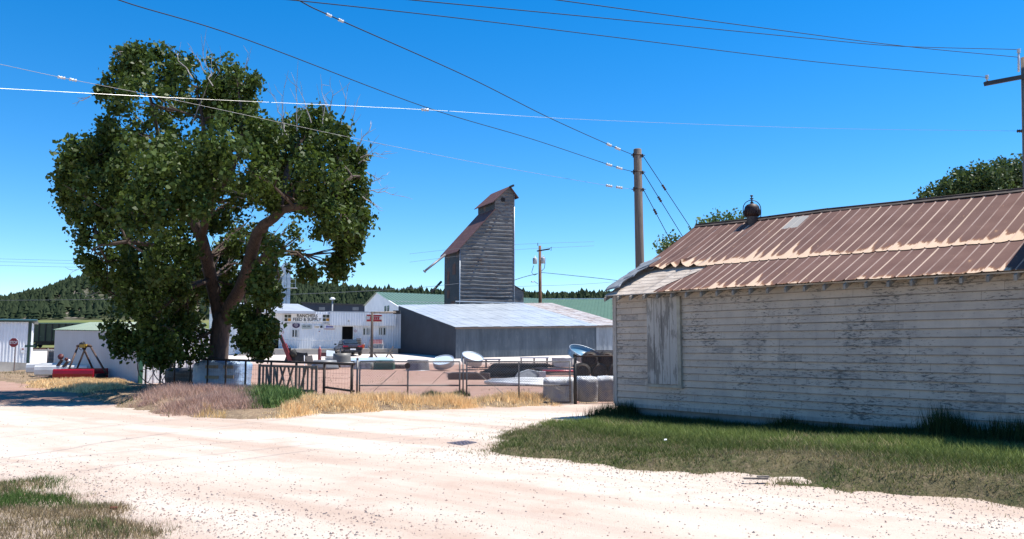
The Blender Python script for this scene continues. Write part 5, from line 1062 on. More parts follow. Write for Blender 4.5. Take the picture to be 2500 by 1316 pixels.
# trees behind the white building
def bushy(name, label, base, blobs_, td, dens, size, rngs, c1, c2, trunk_r=.3):
    t_ = thing(name, label, 'tree', base); r_ = np.random.default_rng(rngs); bl = [(np.array(D(x_, y_, td+o_)), q*td/2000) for x_, y_, q, o_ in blobs_]
    leaves_mesh('crown', bl, t_, r_, dens, size, .16, c1, c2)['kind'] = 'stuff'
    mb = MB(); top = np.mean([b_[0] for b_ in bl], 0); b0 = np.array(base); mid = b0*.5+top*.5; mb.tube([b0, b0*.8+top*.2, mid], [trunk_r, trunk_r*.8, trunk_r*.6], 10)
    for c_, q in bl: mb.tube([mid, (mid+c_)/2+r_.normal(size=3)*.2, c_], [trunk_r*.4, trunk_r*.2, .03], 6)
    mb.build('trunk', bark, t_)
c_ = D(2400, 640, 44); bushy('broadleaf_tree', 'dark rounded green tree rising behind the rusty roof at the right edge', (c_.x, c_.y, 0), [(2275, 480, 22, 0), (2310, 470, 32, .5), (2340, 455, 34, -.5), (2375, 440, 36, .4), (2420, 445, 48, -.8), (2450, 425, 36, .5), (2485, 430, 42, 0), (2530, 430, 55, .5), (2350, 500, 50, 1), (2430, 510, 60, -1), (2520, 500, 60, 1), (2600, 450, 60, 0), (2640, 520, 60, 0), (2300, 530, 45, 0)], 44, 150, .10, 31, (.045, .075, .028), (.085, .125, .045))
c_ = D(1750, 640, 36); bushy('leafy_tree', 'light green leafy tree top showing over the ridge left of the vent', (c_.x, c_.y, 0), [(1722, 552, 16, 0), (1745, 542, 14, .3), (1768, 538, 16, 0), (1792, 540, 16, .3), (1812, 542, 12, -.2), (1708, 562, 12, 0), (1750, 570, 24, 0), (1790, 570, 26, 0), (1830, 575, 24, 0), (1720, 600, 30, .5)], 36, 190, .07, 32, (.10, .16, .05), (.16, .23, .08), .16)
c_ = D(1640, 660, 34); bushy('leafy_tree', 'small light green tree peeking beyond the roof edge by the pole wires', (c_.x, c_.y, 0), [(1612, 606, 9, 0), (1625, 594, 9, 0), (1640, 588, 10, 0), (1650, 600, 14, 0), (1665, 612, 18, .4), (1690, 600, 20, .6), (1640, 618, 14, 0), (1700, 630, 24, .6)], 34, 170, .065, 33, (.10, .16, .05), (.16, .23, .08), .12)
# ============================================================ POLES AND WIRES
def insulator(mb, c, d, r=.05, ln=.16):
    d = Vector(d).normalized(); mb.lathe([(r*.4, -ln/2), (r, -ln*.4), (r*.45, -ln*.15), (r, 0), (r*.45, ln*.2), (r, ln*.4), (r*.3, ln/2)], Matrix.Translation(c) @ rotm(d), 10)
porcelain = M('grey porcelain', (.55, .56, .58), (.42, .43, .45), 6, .25)
wire_dark = M('dark wire', (.008, .009, .012), (.014, .014, .016), 5, .9); wire_mid = M('grey aluminium wire', (.16, .16, .17), (.12, .12, .13), 5, .5, .3); wire_light = M('bright aluminium wire', (.20, .20, .20), (.16, .16, .16), 5, .35, .5)
POLE = D(1561, 600, 30.0); px_ = POLE.x; py_ = POLE.y; ptop = D(1557, 364, 30).z
t_ = thing('utility_pole', 'stout bare wooden pole with three wires rising behind the white building', 'utility pole', (px_, py_, 0))
mb = MB(); mb.tube([(px_+.03, py_, -.3), (px_+.01, py_, 4), (px_-.02, py_, ptop-.02), (px_-.02, py_, ptop)], [.185, .165, .148, .135], 18); mb.build('pole', pole_wood, t_)
zA = [D(1557, y_, 30).z for y_ in (379, 420, 462)]
for z_ in zA:
    mb = MB(); mb.torus(Matrix.Translation((px_-.015, py_, z_)), .16, .02, 18, 4); mb.tube([(px_-.26, py_, z_), (px_+.26, py_, z_)], .018, 6); mb.box((px_-.17, py_, z_), (.05, .10, .16)); mb.box((px_+.16, py_, z_-.02), (.05, .1, .12)); mb.build('pole_clamp', dark_steel, t_)
def fitcurve(P0, Pm, P1, n=26):
    """parabola through three points (Pm at its parameter t)"""
    P0, Pm, P1 = Vector(P0), Vector(Pm), Vector(P1); t = ((Pm-P0).x**2+(Pm-P0).y**2)**.5/(((P1-P0).x**2+(P1-P0).y**2)**.5); t = min(.9, max(.1, t))
    C_ = (Pm-P0*(1-t)**2-P1*t*t)/(2*t*(1-t)); return [P0*(1-q)**2+C_*2*q*(1-q)+P1*q*q for q in [k/n for k in range(n+1)]]
def wire(label, a, m_, b_, r, mat, ins=(), group=None, insr=.05):
    """a, m_, b_: (px, py, depth) ; ins: fractions along the wire carrying an insulator"""
    A, M_, B_ = D(*a), D(*m_), D(*b_); pts = fitcurve(A, M_, B_); t_ = thing('power_line', label, 'wire', tuple(B_), group); mb = MB(); mb.tube(pts, r, 5); mb.build('cable', mat, t_)
    for f in ins:
        i = min(len(pts)-2, int(f*(len(pts)-1))); c = pts[i]+(pts[i+1]-pts[i])*(f*(len(pts)-1)-i); d = pts[i+1]-pts[i]; mb = MB(); insulator(mb, c, d, insr, .2); mb.build('insulator', porcelain, t_)
    return pts
def wire_px(label, pl, r, mat, ins_px=(), insr=.05, group=None):
    """polyline given by (px,py,depth), smoothed; ins_px: columns carrying insulators"""
    P = [D(*q) for q in pl]; pts = []
    for i in range(len(P)-1):
        p0 = P[max(0, i-1)]; p1 = P[i]; p2 = P[i+1]; p3 = P[min(len(P)-1, i+2)]
        if i == 0: p0 = p1*2-p2
        if i == len(P)-2: p3 = p2*2-p1
        for k in range(8):
            q = k/8; pts.append(.5*((2*p1)+(p2-p0)*q+(2*p0-5*p1+4*p2-p3)*q*q+(3*p1-p0-3*p2+p3)*q**3))
    pts.append(P[-1]); t_ = thing('power_line', label, 'wire', tuple(P[-1]), group); mb = MB(); mb.tube(pts, r, 5); mb.build('cable', mat, t_)
    pxs = [1250+FPX*p.x/(p.y*cp+(p.z-EYE)*sp) for p in pts]
    for q in ins_px:
        i = min(range(len(pts)-1), key=lambda k: abs((pxs[k]+pxs[k+1])/2-q)); f = (q-pxs[i])/(pxs[i+1]-pxs[i]+1e-9); c = pts[i]+(pts[i+1]-pts[i])*f; mb = MB(); insulator(mb, c, pts[i+1]-pts[i], insr*(c.y/30+.2), .30*(c.y/30)); mb.build('insulator', porcelain, t_)
wire_px('lowest of the three bright-clamped wires ending on the stout wooden pole', [(-300, 92, 13), (0, 157, 15), (168, 193, 16.3), (450, 249, 18.7), (905, 346, 23), (1200, 404, 26), (1495, 455, 29.3), (1548, 462, 29.9)], .005, wire_mid, (150, 178, 1487, 1512), .045)
wire_px('middle of the three wires ending on the stout wooden pole', [(100, -90, 12), (290, 0, 14), (600, 96, 17), (1040, 262, 23), (1300, 340, 26.5), (1495, 405, 29.3), (1548, 420, 29.9)], .011, wire_dark, (1487, 1512), .045)
wire_px('topmost of the three wires ending on the stout wooden pole', [(500, -130, 12), (728, 0, 14.5), (825, 47, 16), (1140, 187, 21), (1340, 287, 25.5), (1495, 357, 29.2), (1548, 379, 29.9)], .012, wire_dark, (803, 832, 1487, 1508), .045)
RPd = 24.0
wire_px('long bright near-horizontal wire crossing the whole sky before the cottonwood', [(-300, 203, 12), (0, 216, 14), (450, 240, 17), (1038, 268, 20.5), (1430, 292, 22.3), (2000, 313, 23.4), (2491, 320, RPd)], .0036, wire_light, (1038,), .05)
wire_px('long dark wire ending on the crossarm tip at the right edge', [(500, -18, 12), (740, 3, 13.5), (1150, 48, 16), (1500, 91, 18.5), (2000, 152, 22), (2409, 189, RPd-.3)], .0095, wire_dark)
wire_px('shallower of two crossing dark wires meeting the right edge pole top', [(800, -22, 12), (1005, 0, 13.5), (1500, 47, 17), (2000, 96, 21), (2200, 113, 22.4), (2488, 121, RPd)], .0095, wire_dark)
wire_px('steeper of two crossing dark wires meeting the right edge pole top', [(1100, -34, 13), (1360, 0, 15), (1800, 60, 18.5), (2200, 112, 22), (2489, 140, RPd)], .0095, wire_dark)
for i_, (a, b_, nm) in enumerate((((1572, 387, 30.1), (1715, 600, 33), 'topmost'), ((1574, 428, 30.1), (1690, 615, 33), 'middle'), ((1574, 466, 30.1), (1660, 630, 33), 'lowest'))):
    A, B = D(*a), D(*b_); A = Vector((px_+.2, py_+.1, zA[i_])); Bg = A+(B-A)*3.2; tt = (A.z)/(A.z-B.z+1e-6); Bg = A+(B-A)*tt; t_ = thing('guy_wire', nm+' of the three guy wires slanting right from the stout pole', 'guy wire', (Bg.x, Bg.y, 0)); mb = MB(); mb.tube([A, Bg], .014, 5); mb.build('cable', wire_dark, t_)
    mb = MB(); c = A+(Bg-A)*((.0, .0, .0)[i_]+.115-.012*i_); insulator(mb, c, B-A, .055, .28); mb.build('insulator', dark_steel, t_)
# right edge pole with arm
rp = D(2499, 450, RPd); t_ = thing('utility_pole', 'tall pole with a dark side arm cut off by the right edge', 'utility pole', (rp.x, rp.y, 0)); ztp = D(2494, 141, RPd).z; xr = D(2499, 141, RPd).x
mb = MB(); mb.tube([(rp.x+.07, rp.y, -.2), (rp.x+.05, rp.y, 4), (xr+.06, rp.y, ztp)], [.17, .15, .13], 16); mb.build('pole', pole_wood, t_)
mb = MB(); a_ = D(2404, 205, RPd-.1); b2 = D(2500, 187, RPd-.1); b2 = a_+(b2-a_)*1.15; mb.bar(a_, b2, .10, .12); mb.build('crossarm', black, t_)
mb = MB(); c = D(2410, 199, RPd-.1); mb.tube([c, c+Vector((0, 0, .16))], .02, 6); insulator(mb, c+Vector((0, 0, .14)), (0, 0, 1), .06, .12); mb.build('insulator', porcelain, t_)
mb = MB(); c = D(2488, 160, RPd-.15); mb.tube([D(2487, 175, RPd-.15), D(2487, 128, RPd-.15)], .03, 6); insulator(mb, D(2487, 124, RPd-.15), (0, 0, 1), .06, .12); mb.build('insulator', porcelain, t_)
mb = MB(); c = D(2489, 320, RPd-.15); insulator(mb, c, (1, 0, 0), .05, .14); mb.build('insulator', dark_steel, t_)
# far transformer pole
fp = D(1319, 700, 94); s_ = 94/2000; ft = D(1319, 600, 94).z; t_ = thing('utility_pole', 'distant brown pole with two grey transformers right of the elevator', 'utility pole', (fp.x, fp.y, 1))
mb = MB(); mb.tube([(fp.x, fp.y, 1), (fp.x-.03, fp.y, ft)], [.24, .16], 10); mb.build('pole', M('brown pole', (.20, .095, .05), (.13, .06, .035), 2, .85), t_)
mb = MB(); mb.bar(D(1311, 613, 94), D(1342, 608, 93.6), .14); mb.build('crossarm', dark_steel, t_)
for (x_, y_) in ((1306, 637), (1326, 636)):
    mb = MB(); c = D(x_, y_, 93.6); mb.lathe([(.0, -.36), (.24, -.34), (.26, 0), (.26, .28), (.2, .36), (.06, .38), (.05, .6), (0, .6)], Matrix.Translation(c), 14); mb.build('transformer', M('transformer grey', (.42, .43, .45), None, 2, .5), t_)
mb = MB(); mb.tube([D(1303, 648, 93.5), D(1298, 665, 93.5), D(1304, 672, 93.5), D(1313, 668, 93.8)], .03, 4); mb.tube([D(1331, 640, 93.6), D(1329, 655, 93.6), D(1322, 662, 93.8)], .03, 4); mb.tube([D(1313, 600, 94), D(1313, 593, 94)], .04, 5); mb.tube([D(1338, 610, 93.7), D(1347, 603, 93.7), D(1345, 612, 93.7)], .04, 4); mb.build('drop_leads', black, t_)
mb = MB(); mb.tube([D(1313, 693, 94), D(1304, 687, 93.2), D(1300, 688, 93)], .04, 5); mb.lathe([(.22, 0), (.1, .12), (0, .14)], Matrix.Translation(D(1300, 689, 93)), 10); mb.build('street_lamp_arm', galv, t_)
wire_px('short dark service wire from the elevator to the transformer pole', [(1255, 684, 90), (1280, 676, 92), (1312, 668, 93.8)], .035, wire_dark)
wire_px('faint dark wire from the transformer pole to behind the rusty roof', [(1320, 665, 94), (1400, 673, 88), (1500, 684, 80), (1700, 712, 70)], .028, wire_dark)
wire_px('thin pale line running low across the right half of the sky behind the elevator', [(1255, 700, 110), (1500, 688, 110), (1900, 640, 110)], .02, wire_light)
wire_px('thin pale line crossing the dark hill left of the elevator', [(600, 722, 84), (800, 715, 84), (1000, 704, 84), (1120, 692, 84)], .022, wire_light)
wire_px('upper of two faint wires crossing the elevator tower front', [(1000, 620, 84), (1120, 607, 84), (1255, 597, 84), (1450, 590, 84)], .012, wire_light)
wire_px('lower of two faint wires crossing the elevator tower front', [(1000, 640, 84), (1120, 625, 84), (1255, 610, 84), (1450, 600, 84)], .012, wire_light)
wire_px('faint wire low across the hill at the far left', [(-200, 731, 140), (0, 733, 140), (240, 731, 140), (500, 728, 140)], .03, wire_light)
for i_, y_ in enumerate((634, 641, 650)): wire_px(('highest', 'middle', 'lowest')[i_]+' of three faint distant wires in the sky left of the cottonwood', [(-200, y_-6, 160), (0, y_-2, 160), (230, y_+3, 160), (600, y_+5, 160)], .02, wire_dark)
# ============================================================ FENCES
def chainlink(mb, A, B, z0, z1, pitch=.075, r=.0028):
    """A, B ground points of a panel; diamond mesh"""
    A = Vector((A[0], A[1], 0)); B = Vector((B[0], B[1], 0)); u = (B-A).normalized(); W = (B-A).length; Hh = z1-z0; nrm = Vector((u.y, -u.x, 0))
    for sgn in (1, -1):
        k = -Hh
        while k < W:
            s0 = max(0, k); s1 = min(W, k+Hh)
            if s1-s0 > .02:
                za, zb = (z0+(s0-k), z0+(s1-k)) if sgn > 0 else (z1-(s0-k), z1-(s1-k))
                a = A+u*s0+Vector((0, 0, za))+nrm*.003*sgn; b_ = A+u*s1+Vector((0, 0, zb))+nrm*.003*sgn
                mb.tube([a, b_], r, 3, caps=False)
            k += pitch
    return mb
def gpt(px, d): return Vector(((px-1250)/2000*d*1.002, d, 0))
def post(px, ytop, d, z0=0, ybase=None):
    q = D(px, ytop, d); return q
DG = 24.2
xs_g = {k: (D(k, 985, DG).x) for k in (870, 877, 995, 1122, 1130, 1139, 1267, 1392, 1405)}
zr1_, zm_ = D(1000, 883, DG).z, D(1000, 941, DG).z; zbt = .07
def gate(x0, xm, x1, label, brace):
    t_ = thing('chain_link_gate', label, 'gate', (xs_g[x0], DG, 0), 'pair of chain link gates across the yard entrance')
    X0, Xm, X1 = xs_g[x0], xs_g[xm], xs_g[x1]; mb = MB()
    for x_ in (X0, Xm, X1): mb.tube([(x_, DG, zbt), (x_, DG, zr1_)], .024, 8)
    for z_ in (zbt, zm_, zr1_): mb.tube([(X0, DG, z_), (X1, DG, z_)], .022, 8)
    mb.build('frame', fence_steel, t_)
    mb = MB(); chainlink(mb, (X0, DG-.03), (X1, DG-.03), zbt, zr1_); mb.build('mesh', M('link wire', (.34, .33, .33), (.25, .24, .24), 4, .45, .6), t_)
    for (p, q) in brace: mb = MB(); mb.tube([D(*p, DG+.03), D(*q, DG+.03)], .008, 4); mb.build('brace_rod', fence_steel, t_)
    return t_
g1 = gate(877, 995, 1122, 'left chain link gate of the pair with a small dark plate', [((893, 972), (968, 905)), ((1012, 980), (1085, 908))])
mb = MB(); c = D(995, 893, DG-.05); mb.lathe([(.085, 0), (.085, .02)], Matrix.Translation(c) @ Matrix.Rotation(math.pi/2, 4, 'X'), 16); mb.build('plate', dark_steel, g1)
g2 = gate(1139, 1267, 1392, 'right chain link gate of the pair before the steel post piles', [((1160, 905), (1230, 962)), ((1300, 900), (1375, 960))])
for px, y0, lb, mt, r_ in ((870, 878, 'grey steel gate post at the left end of the chain link gates', fence_steel, .03), (1130, 874, 'slim drop rod post between the two chain link gates', fence_steel, .022), (1405, 868, 'thick black steel corner post right of the chain link gates', black, .05)):
    x_ = D(px, 985, DG).x; t_ = thing('fence_post', lb, 'fence post', (x_, DG+.06, 0)); mb = MB(); mb.tube([(x_, DG+.06, -.1), (x_, DG+.06, D(px, y0, DG).z)], r_, 8); mb.lathe([(r_*1.2, 0), (r_*1.2, .03), (0, .07)], Matrix.Translation((x_, DG+.06, D(px, y0, DG).z)), 8); mb.build('post', mt, t_)
xe = D(1408, 985, DG).x; t_ = thing('chain_link_fence', 'short chain link fence run from the black corner post behind the white building', 'fence', (xe, DG, 0)); B_ = (xe+3.2, DG+1.6); zt_ = D(1405, 870, DG).z
mb = MB(); mb.tube([(xe, DG, zt_), (B_[0], B_[1], zt_+.02)], .026, 8); mb.build('rail', dark_steel, t_); mb = MB(); chainlink(mb, (xe, DG), B_, .05, zt_, .06, .0042); mb.build('mesh', M('dark link wire', (.05, .05, .05), None, 4, .5, .4), t_)
mb = MB(); mb.tube([(B_[0], B_[1], 0), (B_[0], B_[1], zt_)], .03, 8); mb.build('end_post', dark_steel, t_)
# pipe fence
A = D(864, 978, DG+.25); A = Vector((A.x, A.y, 0)); Bp = S(-.25, .1, 0); Bp.z = 0; dr = Bp-A
def pf(f, z): return A+dr*f+Vector((0, 0, z))
def f_at(px):       # fraction along the fence at a photo column
    k = (px-1250)/2000; return (k*A.y-A.x)/(dr.x-k*dr.y)
zt0 = D(864, 889, A.y).z; zt1 = D(345, 872, Bp.y).z
t_ = thing('pipe_fence', 'dark brown welded pipe fence running from the gate to the metal shed', 'fence', tuple(A)); mb = MB(); mb.tube([pf(k/12, zt0+(zt1-zt0)*k/12) for k in range(13)], .04, 8); mb.build('top_rail', dark_steel, t_)
mb = MB(); f1, f2 = f_at(795), f_at(862); mb.tube([pf(f1, D(795, 945, A.y+dr.y*f1).z), pf(0, D(862, 955, A.y).z)], .035, 8); mb.build('low_rail', dark_steel, t_)
for px in (862, 795, 727, 666, 604, 556, 512, 470, 432, 398, 362):
    f = f_at(px); mb = MB(); z_ = zt0+(zt1-zt0)*f; mb.tube([pf(f, -.1), pf(f, z_)], .045 if px > 700 else .036, 8); mb.build('post', dark_steel, t_)
mb = MB()
for k in range(7):
    z_ = .12+k*.15; mb.tube([pf(.02, z_), pf(.98, z_)], .0028, 3, False)
for k in range(100): f = .02+.96*k/99; mb.tube([pf(f, .1), pf(f, 1.05)], .0022, 3, False)
mb.build('wire_mesh', fence_steel, t_)
# heavy welded cattle panel standing in the yard
wpA = D(632, 962, 27.5); wpB = D(771, 975, 25.4); wpA.z = wpB.z = 0; du = (wpB-wpA); Lp = du.length; un = du.normalized(); zt_l = D(632, 897, 27.5).z; zt_r = D(771, 892, 25.4).z
def wp(f, z): return wpA+du*f+Vector((0, 0, z))
t_ = thing('cattle_gate', 'heavy weathered panel of upright and crossed bars standing behind the pipe fence', 'gate', tuple(wpA)); zt_ = (zt_l+zt_r)/2
gm_ = M('weathered bars', (.19, .15, .12), (.10, .075, .06), 4, .8)
for f in (0, 1): mb = MB(); mb.bar(wp(f, 0), wp(f, zt_+.05), .07); mb.build('end_post', gm_, t_)
zb2 = .32
for z_ in (zt_, zb2): mb = MB(); mb.bar(wp(0, z_), wp(1, z_), .085, .07); mb.build('rail', gm_, t_)
for f in (.07, .13, .2, .27, .33, .66, .72, .79, .86, .93): mb = MB(); mb.bar(wp(f, zb2), wp(f, zt_), .05); mb.build('bar', gm_, t_)
for (f0, f1) in ((.13, .2), (.27, .36), (.47, .36), (.38, .49), (.61, .50), (.52, .63), (.83, .74)): mb = MB(); mb.bar(wp(f0, zt_), wp(f1, zb2), .05, .045); mb.build('diagonal_bar', gm_, t_)
# ============================================================ YARD THINGS
def at(px, py): return G(px, py)
def P(px, py, z=0): q = G(px, py); q.z += z; return q
bale_m, t, b = newmat('pale blue plastic wrap'); v = coord(t); n1 = noise(t, v, 2.2, 6, .6, .6)
c = mix(t, ramp(t, n1, .35, .65), (.20, .30, .46), (.34, .44, .56)); L(t, c, b.inputs['Base Color']); b.inputs['Roughness'].default_value = .28; bumpn(t, b, noise(t, v, 5, 6, .65, 1.2), .8, .06)
def wrapped(name, label, cat, o, rz, size, mat, group=None, seed=1, sag=.05):
    t_ = thing(name, label, cat, tuple(o), group, rz); mb = MB(); mb.smooth = True; sx_, sy_, sz_ = size; n_ = 26; m_ = 14
    def fn(i, j):
        a = i*2*math.pi; zz = j; ca, sa = math.cos(a), math.sin(a); sq = 1/max(abs(ca), abs(sa))**.95; w_ = float(fb(np.array([i*9+seed]), np.array([j*4+seed*3]), seed)[0])-.5
        k = 1.0 - .5*max(0, (zz-.86)/.14)**2*.35; k *= 1-.06*(1-zz)*0
        return (ca*sq*sx_/2*k*(1+.09*w_), sa*sq*sy_/2*k*(1+.09*w_), zz*sz_*(1+.04*math.sin(i*25+seed)*(zz > .7)))
    mb.grid(fn, n_, m_); top = [fn(i/n_, 1) for i in range(n_)]; cen = (0, 0, sz_*(1+sag)); base = len(mb.v); mb.v += [Vector(q) for q in top]+[Vector(cen)]
    for i in range(n_): mb.f.append([base+i, base+(i+1) % n_, base+n_]); mb.mi.append(0); mb.sm.append(True)
    mb.build('wrap', mat, t_, False); return t_
bo = P(548, 950); bo = Vector((bo.x, 32.6, 0)); bw_ = 125/2000*32.6
t_ = wrapped('wrapped_bale', 'large pale blue plastic wrapped bale with tan labels below the cottonwood', 'bale', bo+Vector((0, 0, .12)), R(-14), (bw_*.98, 1.15, 1.02), bale_m, seed=3)
for (x_, z_, w_) in ((-.10, .78, .55), (-.08, .38, .58), (.62, .78, .42), (.66, .40, .42)): mb = MB(); mb.box((x_, -.60, z_), (w_, .03, .12)); mb.build('label_patch', M('tan print', (.22, .18, .12), (.30, .25, .18), 5, .6), t_, False)
t_ = thing('pallet', 'weathered wooden pallet under the pale blue bale', 'pallet', (bo.x+.4, bo.y-.1, 0)); mb = MB(); [mb.box((-1.2+.35*k_, 0, .10), (.2, 1.3, .025)) for k_ in range(8)]; mb.build('deck', wood, t_, False); mb = MB(); [mb.box((0, y_, .045), (2.7, .09, .085)) for y_ in (-.55, 0, .55)]; mb.build('runner', wood, t_, False)
# dark tarped tank by the shed
o = Vector((D(452, 955, 34.5).x, 35.2, 0)); t_ = wrapped('covered_trough', 'low black covered pile between the blue bale and the spoked wheels', 'pile', o, R(-30), (2.1, 1.3, .75), M('black tarp', (.010, .011, .013), (.02, .022, .025), 3, .6), seed=5)
# spoked wheels of an irrigation mover
wc = D(398, 902, 36.0); hub = M('dark wheel steel', (.07, .06, .055), (.12, .10, .09), 4, .6, .4)
for dx, dy in ((-.22, .0), (.22, .25)):
    t_ = thing('spoked_wheel', ('left' if dx < 0 else 'right')+' large steel spoked irrigation wheel leaning by the shed end wall', 'wheel', (wc.x+dx, wc.y+dy, 0), 'spoked steel wheels by the shed'); Mx = Matrix.Translation((wc.x+dx, wc.y+dy, .86)) @ Matrix.Rotation(R(12 if dx < 0 else -6), 4, 'Z') @ Matrix.Rotation(math.pi/2, 4, 'X')
    mb = MB(); mb.torus(Mx, .84, .022, 36, 5); mb.build('rim', hub, t_); mb = MB(); mb.lathe([(.09, -.08), (.12, 0), (.09, .08)], Mx, 12); mb.build('hub', hub, t_)
    mb = MB()
    for k in range(8): a = k*math.pi/4+.3; mb.tube([Mx @ Vector((.1*math.cos(a), .1*math.sin(a), 0)), Mx @ Vector((.84*math.cos(a), .84*math.sin(a), 0))], .016, 5)
    mb.build('spokes', hub, t_)
# truck boxes, A-frame hoist and tools left of the tree
def truckbox(label, o, rz, col, ln=3.1, inner=None, hh=.52):
    t_ = thing('truck_bed', label, 'truck bed', tuple(o), 'pickup beds lying in the grass', rz); w_ = 1.5
    for s_ in (-1, 1):
        mb = MB(); prof = [(s_*w_/2, .0), (s_*(w_/2+.10), .08), (s_*(w_/2+.13), .30), (s_*(w_/2+.10), hh-.06), (s_*(w_/2+.05), hh), (s_*(w_/2-.03), hh), (s_*(w_/2-.04), .02)]
        mb.prism([(-ln/2, q[0], q[1]) for q in prof], (ln, 0, 0)); mb.build('side_panel', col, t_, False)
    mb = MB(); mb.box((0, 0, .06), (ln, w_-.06, .05)); mb.build('floor_panel', dark_steel, t_, False)
    mb = MB(); mb.box((-ln/2+.03, 0, hh*.5), (.05, w_-.08, hh*.94)); mb.build('tailgate', inner or col, t_, False); mb = MB(); mb.box((ln/2-.03, 0, hh*.3), (.04, w_-.3, hh*.5)); mb.build('front_panel', black, t_, False)
    return t_
o = P(197, 934); dmid = 39.0; redp = Vector((D(197, 930, dmid).x, dmid, Hf(-20.5, dmid)+.12))
truckbox('glossy red pickup truck bed lying in dry grass', redp, R(4), M('glossy red', (.32, .006, .014), (.25, .006, .012), 1, .2), 1.8, M('red end panel', (.30, .10, .09), None, 2, .4))
o = Vector((D(165, 925, 42.0).x, 42.0, Hf(-22.7, 42)+.22)); truckbox('white pickup truck bed nearer the red one', o, R(6), white_paint, 2.5, M('grey end panel', (.24, .26, .30), None, 2, .4))
o = Vector((D(143, 922, 44.6).x, 44.6, Hf(-24.6, 44.6)+.26)); truckbox('rearmost white pickup truck bed with grey end panels', o, R(4), white_paint, 2.6, M('dark end panel', (.10, .11, .13), None, 2, .4))
AF = 39.8
t_ = thing('a_frame_hoist', 'rusty pipe A-frame hoist with yellow winch standing over the red truck bed', 'hoist', tuple(D(210, 915, AF))); pm = M('rusty dark pipe', (.065, .04, .035), (.11, .07, .055), 4, .7, .3)
for (x0, y0, x1, y1, o1) in ((190, 846, 163, 912, -.9), (221, 846, 261, 915, -.5), (209, 848, 178, 925, 0), (203, 848, 232, 903, .8)):
    mb = MB(); e = D(x1, y1, AF+o1); e.z = min(e.z, .35); mb.tube([D(x0, y0, AF), e], .045, 8); mb.build('leg', pm, t_)
mb = MB(); mb.tube([D(188, 846, AF), D(192, 844, AF), D(219, 844, AF), D(223, 847, AF)], .07, 8); mb.build('beam', pm, t_)
mb = MB(); c = D(203, 845, AF-.1); mb.box((c.x, c.y, c.z), (.26, .22, .16)); mb.box((c.x+.12, c.y, c.z+.05), (.1, .16, .1)); mb.build('winch', M('yellow paint', (.50, .33, .04), (.35, .22, .03), 3, .5), t_); mb = MB(); mb.lathe([(.10, -.1), (.10, .1)], Matrix.Translation(D(201, 840, AF-.1)) @ Matrix.Rotation(1.2, 4, 'Y'), 10); mb.torus(Matrix.Translation(D(198, 851, AF-.1)) @ Matrix.Rotation(math.pi/2, 4, 'X'), .07, .015, 12, 5); mb.build('motor', black, t_)
for (x0, y0, x1, y1, xc, yc, r_, mt, lb) in ((152, 878, 118, 925, 149, 871, .145, red_paint, 'dark red round disc on a slanted stand behind the white truck beds'), (166, 883, 128, 925, 162, 877, .10, red_paint, 'slanted steel arm with red head and chrome lamp before the shed')):
    d_ = 41.2; t_ = thing('slanted_arm', lb, 'machine part', tuple(D(x1, y1, d_))); mb = MB(); mb.bar(D(x1, y1, d_), D(x0, y0, d_), .08, .12); mb.build('arm', pm, t_); c = D(xc, yc, d_-.1)
    mb = MB(); mb.lathe([(0, 0), (r_, .01), (r_, .05), (0, .07)] if yc < 875 else [(.05, -.1), (.09, .0), (.05, .1)], Matrix.Translation(c) @ Matrix.Rotation(math.pi/2-.2, 4, 'X'), 14); mb.build('head', M('dull dark red', (.10, .015, .015), None, 3, .6), t_)
    if yc > 875: mb = MB(); mb.lathe([(0, 0), (.05, .02), (.06, .06), (0, .08)], Matrix.Translation(D(170, 880, d_-.2)) @ Matrix.Rotation(math.pi/2, 4, 'X'), 12); mb.build('lamp', plain_white, t_)
# stop sign, street name sign
def octo(c, r_, y_off, th, ang=math.pi/8): return [(c[0]+r_*math.cos(ang+k*math.pi/4), c[1]+y_off, c[2]+r_*math.sin(ang+k*math.pi/4)) for k in range(8)]
ss = D(34, 908, 67.0); zs = D(34, 836.5, 67.0); gz_ = Hf(ss.x, 67.0); t_ = thing('stop_sign', 'red octagonal STOP sign on a thin post at the left road', 'stop sign', (ss.x, ss.y, gz_)); rr = .40
mb = MB(); mb.bar((ss.x, 67.0, gz_-.1), (ss.x, 67.0, zs.z+.3), .055); mb.build('post', M('sign post', (.18, .12, .10), None, 3, .7), t_)
mb = MB(); mb.prism(octo(zs, rr, -.03, .01), (0, .02, 0)); mb.build('border', plain_white, t_); mb = MB(); mb.prism(octo(zs, rr*.955, -.042, .01), (0, .01, 0)); fc_ = mb.build('face', M('stop red', (.28, .012, .02), None, 2, .5), t_)
mb = MB(); mb.text('STOP', Matrix.Translation((zs.x, zs.y-.05, zs.z)) @ Matrix.Rotation(math.pi/2, 4, 'X'), .34, .62); mb.build('lettering', plain_white, t_)
q = D(71, 905, 66.0); gz_ = Hf(q.x, 66); z_ = D(71, 845, 66).z; t_ = thing('street_name_sign', 'thin post with small dark green street name plates near the building corner', 'street sign', (q.x, q.y, gz_)); mb = MB(); mb.bar((q.x, 66, gz_), (q.x, 66, z_+.3), .05); mb.build('post', galv, t_)
for k, (rz_, dz) in enumerate(((.35, 0), (-1.0, .17))): mb = MB(); mb.box((0, 0, 0), (.75, .02, .16), Matrix.Translation((q.x, 65.95, z_+dz)) @ Matrix.Rotation(rz_, 4, 'Z')); mb.build('name_plate', M('sign green', (.015, .07, .045), None, 2, .5), t_)
